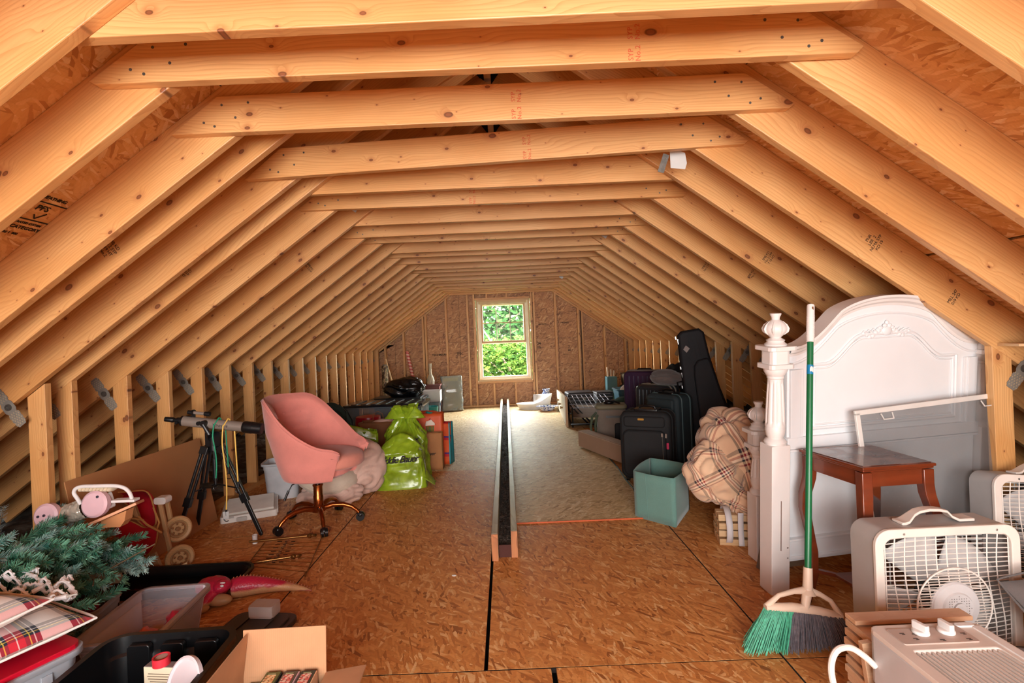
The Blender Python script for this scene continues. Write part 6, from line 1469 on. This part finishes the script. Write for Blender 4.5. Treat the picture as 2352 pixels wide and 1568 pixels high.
# ---- grey pillows at the right edge
GP = fabric('grey_pillow_cloth', (104, 98, 96), .06, 700, .2)
for i, (x, y, z, rx, ry, rz, lb) in enumerate(((1.86, 1.60, .27, .75, -.10, .12, 'grey pillow tucked under the fan at the right edge, upper one'), (1.72, 1.47, .13, .22, .03, -.15, 'grey pillow at the right edge, lower one beside the heater'))):
    t = thing('pillow', lb, 'pillow', (x, y, z), group='grey pillows', rot=(rx, ry, rz)); put('cover', cushion(.44, .38, .13, i+11), GP, t, ang=60)
    mb = MB(); mb.tube([(.22*math.copysign(min(1, abs(1.4*math.cos(2*PI*k/40))), math.cos(2*PI*k/40)), .2*math.copysign(min(1, abs(1.4*math.sin(2*PI*k/40))), math.sin(2*PI*k/40)), 0) for k in range(40)], .003, 6, closed=True); put('seam', mb, GP, t)
# ---- plywood ledge on the nearest right stud
mb = MB(); mb.prism([(-.0, 0), (.30, -.10), (.30, .12), (.02, .12)], .012, 'z'); o = put('plywood_shelf', mb, PINE_PALE, None, smooth=False); tag(o, 'thin plywood offcut resting on the nearest right stud under the rafters', 'board', None, (2.245, 2.24, 1.135), (0, 0, 0))

# ---- frames leaning behind the footboard
t = thing('picture_frame', 'grey backed frame leaning on the footboard at its left', 'frame', (1.28, 2.66, 0), rot=(math.radians(-3), math.radians(15), math.radians(6)))
for c_, d_ in (((.0, 0, .25), (.022, .06, .50)), ((.13, 0, .011), (.24, .02, .022)), ((.25, 0, .25), (.022, .02, .50)), ((.13, 0, .489), (.24, .02, .022))):
    mb = MB(); mb.box(c_, d_); put('frame_rail', mb, mat('frame_grey', (118, 112, 108), .5), t, smooth=False, bevel=.002)
mb = MB(); mb.box((.13, .006, .25), (.24, .004, .46)); put('backing', mb, mat('backing_brown', (146, 120, 96), .7), t, smooth=False)

# ---- plaid blanket bundle on bed slats
PX = [(0, (222, 184, 150)), (.34, (44, 42, 48)), (.42, (230, 196, 160)), (.46, (140, 24, 34)), (.51, (236, 212, 188)), (.56, (44, 42, 48)), (.60, (230, 196, 160)), (.65, (140, 24, 34)), (.69, (222, 184, 150))]
q = NT('camel_plaid'); sp = q.n('SeparateXYZ', {0: q.coord('UV')}).outputs
a = q.ramp(q.math('FRACT', q.math('MULTIPLY', sp[0], 6.5)), [(p, lin(c)) for p, c in PX], 'CONSTANT'); b = q.ramp(q.math('FRACT', q.math('MULTIPLY', sp[1], 3.6)), [(p, lin(c)) for p, c in PX], 'CONSTANT')
w_ = q.n('TexNoise', {'Vector': q.coord('Object'), 'Scale': 500.}).outputs[0]; PLAID = q.bsdf(q.mix(.5, a, b), .95, 0, w_, .3, .001, Sheen_Weight=.3)
t = thing('plaid_blanket', 'bundled camel, red and grey plaid blanket beside the teal bin', 'blanket', (1.42, 3.22, -.07))
def roll(c, r, seed, rot, fold=.16): put('cloth', blob(r, seed, .16, 96, 60, fold, 1.0), PLAID, t, ang=80, M=Matrix.Translation(c) @ Euler(rot).to_matrix().to_4x4())
roll((.04, .08, .49), (.32, .26, .21), 1.1, (.2, 1.3, .3)); roll((-.14, -.02, .43), (.19, .19, .18), 2.7, (1.0, .2, .8)); roll((.12, -.06, .36), (.22, .19, .19), 5.2, (.4, .9, 1.6)); roll((-.0, -.11, .27), (.17, .15, .11), 7.9, (.2, .4, .5)); roll((.13, .1, .26), (.16, .18, .14), 8.8, (.2, .4, .5))
mb = MB(); mb.prism([(-.02, 0), (.022, .004), (.024, .048), (.0, .05), (-.018, .03)], .002, 'y', M=Matrix.Translation((.05, -.262, .29))); put('care_label', mb, mat('label_black', (26, 26, 30), .7), t, smooth=False)
t = thing('slat_roll', 'rolled bundle of pale bed slats with a white strap under the plaid blanket', 'bed slats', (1.27, 3.07, 0), math.radians(-12))
SLW = lumber('bed_slat_pine', base=((.66, .43, .22), (.74, .52, .30), (.52, .30, .13)), knots=.2)
for k in range(11):
    lay, pos = k % 4, k//4; z = .018+.046*lay; y = -.07+.062*pos+.01*(lay % 2)
    mb = MB(); mb.box((.16, y, z), (.42, .052, .016+.02)); put('slat', mb, SLW, t, smooth=False, bevel=.003)
mb = MB()
for q_ in range(2): mb.tube([(-.02+.0*q_, -.105+.03*math.cos(a_)+.0, .10+.095*math.sin(a_)) for a_ in [2*PI*k/24 for k in range(24)]], .002, 4, closed=True)
mb2 = MB(); mb2.grid(lambda u, v: (-.015+.034*v, -.03+.105*math.cos(2*PI*u), .10+.105*math.sin(2*PI*u)), 40, 2, wu=True); put('strap', mb2, mat('white_webbing', (214, 210, 212), .7), t, solid=.003)
mb2 = MB(); mb2.grid(lambda u, v: (.05+.03*v, -.11+.012*math.sin(PI*u)-.012, .01+.19*u), 16, 2); put('strap_tail', mb2, mat('white_webbing', (214, 210, 212), .7), t, solid=.003)

# ---- teal storage bin
t = thing('storage_bin', 'teal fabric storage bin, open and empty, on the floor beside the blanket', 'storage bin', (0, 0, 0))
TL = fabric('teal_felt', (104, 146, 136), .04, 500, .12)
zb = .40; A_, B_, C_, D_ = onz(1460, 1186), onz(1552, 1211), onz(1583, 1168), onz(1490, 1150)
D_ = A_+(C_-B_); cc = (A_+B_+C_+D_)/4; t.location = cc
tp_ = [p-cc for p in (A_, B_, C_, D_)]
def wall(i, j, nm):
    a, b = tp_[i], tp_[j]; n_ = Vector(((b-a).y, -(b-a).x, 0)).normalized(); mb = MB()
    mb.grid(lambda u, v: tuple((a+(b-a)*u)+n_*(.018*math.sin(PI*u)*v)+Vector((0, 0, .315*v))), 12, 6); o = put(nm, mb, TL, t, solid=.007, ang=60); return o
for i in range(4): wall(i, (i+1) % 4, 'wall')
mb = MB(); mb.prism([(p.x, p.y) for p in tp_], .006, 'z', off=.004); put('bottom', mb, TL, t, smooth=False)
mb = MB(); a, b = tp_[0], tp_[1]; m_ = a.lerp(b, .34); n_ = Vector(((b-a).y, -(b-a).x, 0)).normalized(); mb.tube([m_+n_*(.005+.018*v*.9)+Vector((0, 0, .312*v)) for v in (0, .25, .5, .75, 1)], .0018, 5); put('seam', mb, TL, t)

# ---- suitcases
BN = fabric('black_nylon', (20, 19, 21), .15, 500, .3, .8); ZIP = mat('zip_metal', (150, 140, 130), .35, .8)
def soft_case(label, loc, rz, w, d, h, m, accent=None, trim=None, group=None, wheels=True, lean=0):
    t = thing('suitcase', label, 'suitcase', loc, rot=(lean, 0, rz), group=group); trim = trim or m; z0 = .03 if wheels else 0
    mb = MB(); mb.rbox((0, 0, z0+h/2), (w, d, h), min(w, h)*.16, axis='y', n=7); put('body', mb, m, t, bevel=.025)
    mb = MB(); mb.rbox((0, -d/2-.014, z0+h*.40), (w*.84, .045, h*.68), w*.13, axis='y', n=7); fp = put('front_pocket', mb, m, t, bevel=.016)
    mb = MB(); mb.rbox((0, -d/2-.005, z0+h*.86), (w*.8, .03, h*.16), w*.06, axis='y', n=5); put('top_pocket', mb, m, t, bevel=.012)
    for y in (-d*.22, d*.28):
        mb = MB(); mb.tube([(a_, y, z0+h/2+b_) for a_, b_ in rrect(w+.004, h+.004, min(w, h)*.16, 7)], .006, 6, closed=True); put('piping', mb, trim, t)
    mb = MB(); mb.tube([(-.07, 0, z0+h), (-.06, 0, z0+h+.03), (-.0, 0, z0+h+.037), (.06, 0, z0+h+.03), (.07, 0, z0+h)], .010, 8); mb.rbox((0, 0, z0+h+.004), (w*.5, d*.5, .02), .02); put('handle', mb, PLASTIC_BLACK, t)
    if accent:
        mb = MB(); mb.tube([(w*.36, -d/2-.040, z0+h*.66), (w*.37, -d/2-.040, z0+h*.30), (w*.34, -d/2-.038, z0+h*.10)], .0028, 6); mb.rbox((w*.36, -d/2-.043, z0+h*.69), (.014, .006, .03), .005, axis='y'); mb.rbox((w*.43, -d/2-.035, z0+h*.68), (.014, .006, .035), .005, axis='y'); put('zip', mb, accent, t)
        mb = MB(); mb.rbox((-w*.05, -d/2-.022, z0+h*.90), (.05, .004, .016), .004, axis='y'); put('badge', mb, mat('gold_badge', (190, 140, 60), .4, .7), t)
    if wheels:
        for x in (-w*.38, w*.38):
            mb = MB()
            for y in (-d*.35, d*.38): mb.cyl((x-.012, y, .022), (x+.012, y, .022), .022, n=18); mb.box((x, y, .045), (.04, .04, .03))
            put('wheels', mb, PLASTIC_BLACK, t)
    return t
def hard_case(label, loc, rz, w, d, h, m, edge, group=None, ribs=7, lean=0):
    t = thing('suitcase', label, 'suitcase', loc, rot=(0, lean, rz), group=group); z0 = .03
    mb = MB(); mb.rbox((0, 0, z0+h/2), (w, d, h), min(w, h)*.14, axis='y', n=7); put('shell', mb, m, t, bevel=.02)
    for k in range(ribs):
        x = -w*.36+w*.72*k/(ribs-1); mb = MB(); mb.rbox((x, -d/2-.001, z0+h/2), (w*.055, .016, h*.88), .008, axis='y'); put('rib', mb, m, t, bevel=.004)
    for y in (-d*.12, d*.12):
        mb = MB(); mb.tube([(a_, y, z0+h/2+b_) for a_, b_ in rrect(w+.006, h+.006, min(w, h)*.14, 7)], .008, 6, closed=True); put('edge_band', mb, edge, t)
    mb = MB(); mb.tube([(-.08, 0, z0+h), (-.07, 0, z0+h+.02), (.07, 0, z0+h+.02), (.08, 0, z0+h)], .009, 8); put('handle', mb, PLASTIC_BLACK, t)
    mb = MB()
    for x in (-w*.38, w*.38):
        for y in (-d*.3, d*.3): mb.cyl((x-.012, y, .022), (x+.012, y, .022), .022, n=18); mb.box((x, y, .04), (.03, .04, .03))
    put('wheels', mb, PLASTIC_BLACK, t); return t
SILV = mat('silver_edge', (160, 160, 150), .3, .6)
c = soft_case('large black soft suitcase standing in front of the other cases beside the teal bin', (1.19, 4.38, 0), math.radians(-28), .42, .28, .565, BN, ZIP, group='black and dark suitcases')
mb = MB(); mb.rbox((.19, -.165, .33), (.018, .006, .05), .004, axis='y'); put('red_tag', mb, mat('magenta_tag', (190, 30, 80), .5), c)
soft_case('dark blue green soft suitcase standing upright right of the large black one', (1.48, 4.70, 0), math.radians(-58), .36, .22, .66, fabric('dark_teal_nylon', (34, 46, 50), .15, 500, .25, .8), None, mat('teal_piping', (70, 90, 92), .6), 'black and dark suitcases')
hard_case('dark grey suitcase with pale edges squeezed behind the blue green one', (1.50, 5.12, 0), math.radians(-60), .42, .20, .70, mat('gunmetal_shell', (40, 42, 46), .3), SILV, 'black and dark suitcases')
hard_case('ribbed dark purple hard shell suitcase behind the black soft one', (1.55, 5.75, .0), math.radians(-30), .42, .26, .80, mat('purple_shell', (52, 34, 58), .22), SILV)
t = thing('red_pouch', 'small bright red pouch between the purple and grey suitcases', 'pouch', (1.58, 5.40, .47), .2)
mb = cushion(.12, .10, .18, 4, 12); put('cover', mb, mat('bright_red_cloth', (200, 30, 24), .7), t)
t = thing('folded_fleece', 'grey brown folded fleece lying on the dark suitcases', 'blanket', (1.60, 5.06, .79), rot=(0, .08, .4)); put('cloth', blob((.19, .15, .075), 3.4, .1, 60, 36, .06), fabric('grey_fleece', (98, 86, 82), .1, 300, .5), t, ang=80)
put('hanging_fold', blob((.14, .10, .05), 5.4, .1, 40, 24, .06), fabric('grey_fleece', (98, 86, 82), .1, 300, .5), t, ang=80, M=Matrix.Translation((-.06, -.02, .045)))
t = thing('dark_backpack', 'dark blue bag behind the grey fleece', 'bag', (1.99, 5.95, 0)); put('sack', blob((.22, .2, .46), 9.1, .1, fold=.05), fabric('navy_nylon', (24, 28, 40), .15, 400, .3), t, M=Matrix.Translation((0, 0, .44)), ang=80)
# ---- bass guitar case
def guitar_case():
    t = thing('guitar_case', 'tall black guitar case standing on end against the right studs', 'instrument case', (1.925, 4.84, 0), rot=(math.radians(-2), math.radians(-8), math.radians(-12)))
    BC = fabric('black_case_cloth', (22, 21, 27), .12, 400, .2, .75); mb = MB()
    outl = [(-.20, .0), (.22, .0), (.25, .03), (.245, .30), (.17, .70), (.135, 1.0), (.125, 1.23), (.09, 1.27), (-.07, 1.27), (-.105, 1.24), (-.125, 1.0), (-.15, .6), (-.22, .25), (-.24, .05)]
    mb.prism(outl, .12, 'y'); bd = put('shell', mb, BC, t, bevel=.018, ang=40)
    mb = MB(); P = [(-.20, .04), (.21, .04), (.225, .3), (.165, .68), (.13, .95), (.11, .99), (.02, .98), (-.02, .93), (-.035, .85), (-.06, .4), (-.16, .2)]; mb.prism(P, .05, 'y', off=-.075); put('front_pocket', mb, BC, t, bevel=.015, ang=40)
    for y in (-.03, .01):
        mb = MB(); mb.tube([(a_*1.01, y, b_) for a_, b_ in outl], .006, 6, closed=True); put('trim', mb, PLASTIC_BLACK, t)
    mb = MB()
    for z in (.86, 1.18): mb.box((-.135+(.02 if z > 1 else 0), -.02, z), (.012, .03, .05))
    for z in (.30, .5, 1.22, .75, .93): mb.box((-.235+.105*min(1, z), -.02, z), (.012, .035, .03))
    put('latches', mb, mat('chrome', (190, 190, 190), .2, .95), t, smooth=False, bevel=.002)
    mb = MB(); mb.tube([(-.15, -.02, .80), (-.19, -.02, .80), (-.195, -.02, .70), (-.16, -.02, .70)], .008, 8); put('handle', mb, PLASTIC_BLACK, t)
    mb = MB(); mb.prism([(-.03, 0), (.0, .035), (.03, .0), (-.005, -.035)], .002, 'y', M=Matrix.Translation((-.055, -.0605, 1.10))); put('sticker', mb, mat('sticker_grey', (150, 140, 136), .7), t, smooth=False)
    mb = MB(); mb.box((.04, -.1015, .42), (.02, .002, .045)); put('badge', mb, mat('badge_grey', (90, 84, 78), .5), t, smooth=False)
    for k in range(3): mb = MB(); mb.box((-.02+.04*k, -.061, 1.12), (.006, .004, .2)); put('moulded_rib', mb, BC, t, smooth=False)
guitar_case()

# ---- long beige box, cooler bag and the rest
p0, p1 = Vector((.775, 5.72, 0)), Vector((1.10, 4.78, 0)); X = p1-p0
t = thing('long_carton', 'long narrow beige carton lying in front of the grey cooler bag', 'carton', p0.lerp(p1, .5)+Vector((.06, .02, .006)), math.atan2(X.y, X.x))
mb = MB(); mb.box((0, 0, .1), (X.length, .14, .17)); put('carton', mb, mat('beige_card', (164, 134, 112), .6, var=.04), t, smooth=False, bevel=.006)
mb = MB(); mb.box((0, 0, .187), (X.length-.02, .10, .004)); mb.tube([(-X.length/2, -.068, .183), (X.length/2, -.068, .183)], .003, 6); put('lid_edge', mb, mat('beige_card_light', (186, 160, 138), .6), t, smooth=False)
mb = MB(); 
for x in (-X.length/2+.1, X.length/2-.1): mb.cyl((x, 0, -.0), (x, 0, .018), .014, n=10)
put('feet', mb, PLASTIC_BLACK, t)
t = thing('cooler_backpack', 'grey and olive cooler backpack with loop straps behind the beige carton', 'bag', (1.16, 5.78, 0), math.radians(-10))
GC = fabric('grey_cooler_cloth', (128, 114, 102), .08, 500, .2); OL = fabric('olive_webbing', (74, 82, 62), .1, 400, .3)
mb = MB(); mb.rbox((0, 0, .21), (.32, .22, .42), .05, axis='z', n=6); put('body', mb, GC, t, bevel=.015)
mb = MB(); mb.rbox((0, 0, .445), (.35, .25, .05), .055, axis='z', n=6); put('lid', mb, mat('cooler_lid', (120, 112, 88), .7), t, bevel=.015)
mb = MB(); mb.box((.04, -.112, .34), (.2, .006, .022)); put('dark_band', mb, PLASTIC_BLACK, t, smooth=False)
mb = MB(); mb.rbox((.10, -.125, .15), (.14, .04, .24), .03, axis='y'); put('side_pocket', mb, BN, t, bevel=.01)
for dx in (-.18, -.13):
    mb = MB(); mb.tube([(dx, -.05, .02), (dx-.04, -.10, .10), (dx-.05, -.12, .24), (dx-.03, -.10, .34), (dx+.02, -.06, .38)], .014, 8); put('shoulder_strap', mb, OL, t)
mb = MB(); mb.tube([(-.06, 0, .47), (-.05, -.02, .50), (.0, -.03, .51), (.06, -.02, .49), (.1, 0, .47)], .011, 8); mb.ell((-.02, 0, .485), (.06, .04, .025), 14, 8); put('handle', mb, PLASTIC_BLACK, t)
t = thing('red_bag', 'small dark red bag slumped behind the black suitcase', 'bag', (1.31, 5.38, 0)); put('sack', blob((.12, .14, .24), 4.4, .15, fold=.08), fabric('maroon_nylon', (92, 24, 32), .3, 200, .4), t, M=Matrix.Translation((0, 0, .20)), ang=80)
# panel (drawer front) standing along the edge
p0, p1 = Vector((.80, 6.98, 0)), Vector((.90, 9.05, 0)); X = p1-p0; L = X.length
t = thing('cabinet_panel', 'long white panel with round pulls standing on edge towards the far wall', 'panel', (p0+p1)/2, math.atan2(X.y, X.x))
mb = MB(); mb.prism([(-L/2, 0), (L/2, 0), (L/2, .30), (-L/2, .42)], .03, 'y'); put('board', mb, mat('panel_edge_wood', (176, 136, 98), .6), t, smooth=False, bevel=.003)
mb = MB(); mb.prism([(-L/2+.01, .05), (L/2-.01, .02), (L/2-.01, .31), (-L/2+.01, .43)], .012, 'y', off=.022); put('face', mb, mat('ivory_lacquer', (232, 226, 206), .4), t, smooth=False, bevel=.003)
for x in (-.6, -.2, .3):
    mb = MB(); mb.lathe([(.012, 0), (.010, .02), (.022, .03), (.022, .038), (0, .042)], 16, M=frame((x, .028, .22), (1, 0, 0), (0, 0, -1), (0, 1, 0))); put('knob', mb, mat('old_brass', (150, 120, 80), .35, .8), t)
# wire rack of dark rods
t = thing('wire_shelving', 'folded black and white wire shelving lying low behind the beige carton', 'shelving', (1.10, 7.35, 0), math.radians(-4))
mb = MB()
for k in range(9): mb.tube([(-.18+.07*k, -.38, .26), (-.22+.07*k, .55, .34)], .004, 6)
for k in range(5): mb.tube([(-.22, -.36+.22*k, .265+.02*k), (.44, -.36+.22*k, .265+.02*k)], .004, 6)
put('wire_grid', mb, mat('pale_wire', (170, 172, 184), .35, .4), t)
mb = MB(); mb.tube([(-.22, -.42, .05), (.42, -.42, .05), (.42, .55, .05), (-.22, .55, .05)], .014, 8, closed=True); mb.tube([(-.2, .3, .30), (.05, -.42, .06)], .01, 8); mb.tube([(-.2, .1, .24), (.0, -.42, .06)], .01, 8)
for x, y in ((-.2, -.4), (.4, -.4), (-.2, .52), (.4, .52)): mb.tube([(x, y, 0), (x, y, .28)], .010, 8)
put('base_frame', mb, PLASTIC_BLACK, t)
mb = MB(); mb.box((.1, .05, .16), (.6, .9, .008), (.05, 0, 0)); put('slatted_shelf', mb, mat('dusty_shelf', (120, 98, 84), .8), t, smooth=False)
t = thing('black_case', 'black hard equipment case at the back beside the white panel', 'case', (1.20, 8.55, 0), .05); mb = MB(); mb.rbox((0, 0, .16), (.44, .36, .32), .03, axis='y'); put('body', mb, mat('case_grey_black', (50, 50, 54), .45), t, bevel=.015)
mb = MB(); mb.tube([(-.21, -.181, .22), (.21, -.181, .22)], .005, 6); mb.box((.05, -.184, .22), (.05, .008, .05)); mb.box((.14, -.184, .22), (.03, .008, .05)); put('latches', mb, GALV, t, smooth=False)
t = thing('black_box', 'small black box in front of the larger equipment case', 'box', (1.52, 8.15, 0), .1); mb = MB(); mb.rbox((0, 0, .17), (.26, .24, .34), .02); put('body', mb, mat('case_grey_black', (50, 50, 54), .45), t, bevel=.01); mb = MB(); mb.box((0, 0, .345), (.27, .25, .012)); put('lid', mb, mat('case_grey_black', (50, 50, 54), .45), t, smooth=False)
t = thing('blue_box', 'narrow blue grey box with paper rolls in it near the far wall', 'box', (1.80, 8.85, 0)); mb = MB(); mb.box((0, 0, .26), (.17, .2, .52)); put('body', mb, mat('blue_grey_card', (70, 116, 128), .6), t, smooth=False, bevel=.004)
for k, (dx, h_) in enumerate(((-.05, .16), (.0, .12), (.045, .1))):
    mb = MB(); mb.cyl((0, 0, 0), (dx*.2, 0, h_), .016, n=12); o = put('paper_roll', mb, mat('cream_paper', (220, 196, 170), .7), None); tag(o, ('taller pale paper roll standing in the blue grey box', 'middle pale paper roll standing in the blue grey box', 'shorter pale paper roll standing in the blue grey box')[k], 'roll', 'paper rolls in the blue box', (1.80+dx, 8.85, .522))
t = thing('metal_pot', 'steel pot with small handles near the far right wall', 'pot', (2.08, 8.8, 0)); mb = MB(); mb.lathe([(0, .38), (.10, .38), (.115, .42), (.12, .56), (.135, .575), (.13, .58), (.11, .57), (0, .55)], 28); put('body', mb, mat('worn_steel', (150, 136, 120), .35, .8), t)
mb = MB(); mb.lathe([(0, 0), (.14, 0), (.14, .36), (.10, .38), (0, .38)], 24); put('stand', mb, mat('dark_stand', (60, 54, 50), .7), t)
t = thing('blue_tub', 'wide blue plastic tub holding a white dish near the right wall', 'tub', (1.88, 7.6, 0), 0); tub(t, .54, .42, .44, mat('blue_plastic', (44, 84, 100), .4), .88, r=.05)
t = thing('white_dish', 'white round dish sticking up from the blue tub', 'dish', (1.80, 7.62, .37), rot=(math.radians(60), 0, 0)); mb = MB(); mb.lathe([(0, 0), (.07, 0), (.13, .03), (.125, .034), (.07, .006), (0, .006)], 32); put('dish', mb, PLASTIC_WHITE, t)
t = thing('green_helmet', 'small dark green cap beside the cooler backpack', 'cap', (1.40, 6.22, 0)); mb = MB(); mb.ell((0, 0, .40), (.12, .14, .09), 20, 12); put('crown', mb, fabric('bottle_green', (36, 62, 50), .15), t); mb = MB(); mb.lathe([(0, 0), (.10, 0), (.11, .34), (0, .34)], 20); put('stand', mb, mat('dark_stand', (60, 54, 50), .7), t)
# white basin, vase, dish on the floor by the rails
t = thing('white_basin', 'white plastic basin with a rising back lying near the far wall right of the rails', 'basin', (.45, 8.95, .006), math.radians(-4))
def ba(u, v):
    a = 2*PI*u; w = .30; d_ = .17; r_ = .82+.18*v; x = math.copysign(abs(math.cos(a))**.7, math.cos(a))*w*r_; y = math.sin(a)*d_*r_
    return (x*(1 if x < 0 else 1.1), y, (.10+.16*max(0, x/w)**1.3*1.0)*v)
mb = MB(); mb.grid(ba, 48, 8, wu=True); mb.grid(lambda u, v: (lambda p: (p[0]*(1-v), p[1]*(1-v), p[2]-.012*math.sin(v*PI/2)+0))(ba(u, 1)), 48, 8, wu=True); put('shell', mb, PLASTIC_WHITE, t, ang=40)
mb = MB(); mb.ell((.24, -.03, .215), (.03, .03, .01), 16, 8); put('drain_hole', mb, mat('drain_dark', (70, 60, 70), .6), t)
t = thing('china_vase', 'blue and white patterned vase behind the white basin', 'vase', (.70, 9.22, .006))
q = NT('blue_china'); vo = q.n('TexNoise', {'Vector': q.coord('Object'), 'Scale': 16., 'Detail': 2.}).outputs[0]; CHN = q.bsdf(q.ramp(vo, [(0, lin((226, 230, 238))), (.5, lin((60, 90, 160))), (.58, lin((226, 230, 238)))], 'CONSTANT'), .15)
mb = MB(); mb.lathe([(0, 0), (.07, 0), (.08, .03), (.06, .10), (.085, .18), (.075, .24), (.055, .27), (.075, .31), (.07, .31), (.045, .27), (.0, .25)], 28); put('body', mb, CHN, t)
t = thing('serving_dish', 'pale blue patterned dish beside the white basin', 'dish', (.66, 8.62, .012)); mb = MB(); mb.lathe([(0, 0), (.09, .0), (.14, .06), (.19, .07), (.19, .078), (.13, .07), (.08, .015), (0, .015)], 36, squash=(1, .7)); put('dish', mb, CHN, t)
mb = MB(); mb.box((0, .0, .004), (.26, .3, .008)); o = put('kraft_sheet', mb, CARD, None, smooth=False); tag(o, 'small sheet of card under the blue dish and basin', 'card', None, (.66, 8.62, .0065), (0, 0, .05))
# green cord along the board edge
mb = MB(); P = [onz(x, y, .008) for x, y in ((1385, 1040), (1400, 1052), (1420, 1075), (1438, 1102), (1455, 1122), (1462, 1140))]; c0 = P[0].copy(); mb.tube([p-c0 for p in P], .006, 8); o = put('extension_lead', mb, mat('dark_green_rubber', (26, 60, 52), .6), None); tag(o, 'thin dark green cord along the floor edge by the black suitcase', 'cord', None, c0)
# pale board under the suitcases, scrap on the floor
mb = MB(); mb.box((0, 0, .02), (.5, .09, .038)); o = put('timber_offcut', mb, PINE_PALE, None, smooth=False, bevel=.002); tag(o, 'pale timber offcut on the floor between the suitcase and the teal bin', 'timber', None, (1.50, 4.05, 0), (0, 0, -.35))
mb = MB(); mb.ell((0, 0, .002), (.012, .01, .003), 8, 5, f=lambda p: 1+.4*noise.noise(p*3)); o = put('paper_scrap', mb, PLASTIC_WHITE, None); tag(o, 'tiny white scrap on the floor left of the rails', 'paper scrap', None, onz(1043, 1322))

# ============================================================ lettering to meshes, all at once
bpy.context.view_layer.update()
dg = bpy.context.evaluated_depsgraph_get()
for o in TEXTS:
    me = bpy.data.meshes.new_from_object(o.evaluated_get(dg))
    if not me.materials: me.materials.append(o.data.materials[0])
    n = bpy.data.objects.new(o.name, me); COL.objects.link(n); nm = o.name
    n.parent = o.parent; n.matrix_local = o.matrix_local.copy(); n['kind'] = 'stuff'
    bpy.data.objects.remove(o); n.name = nm
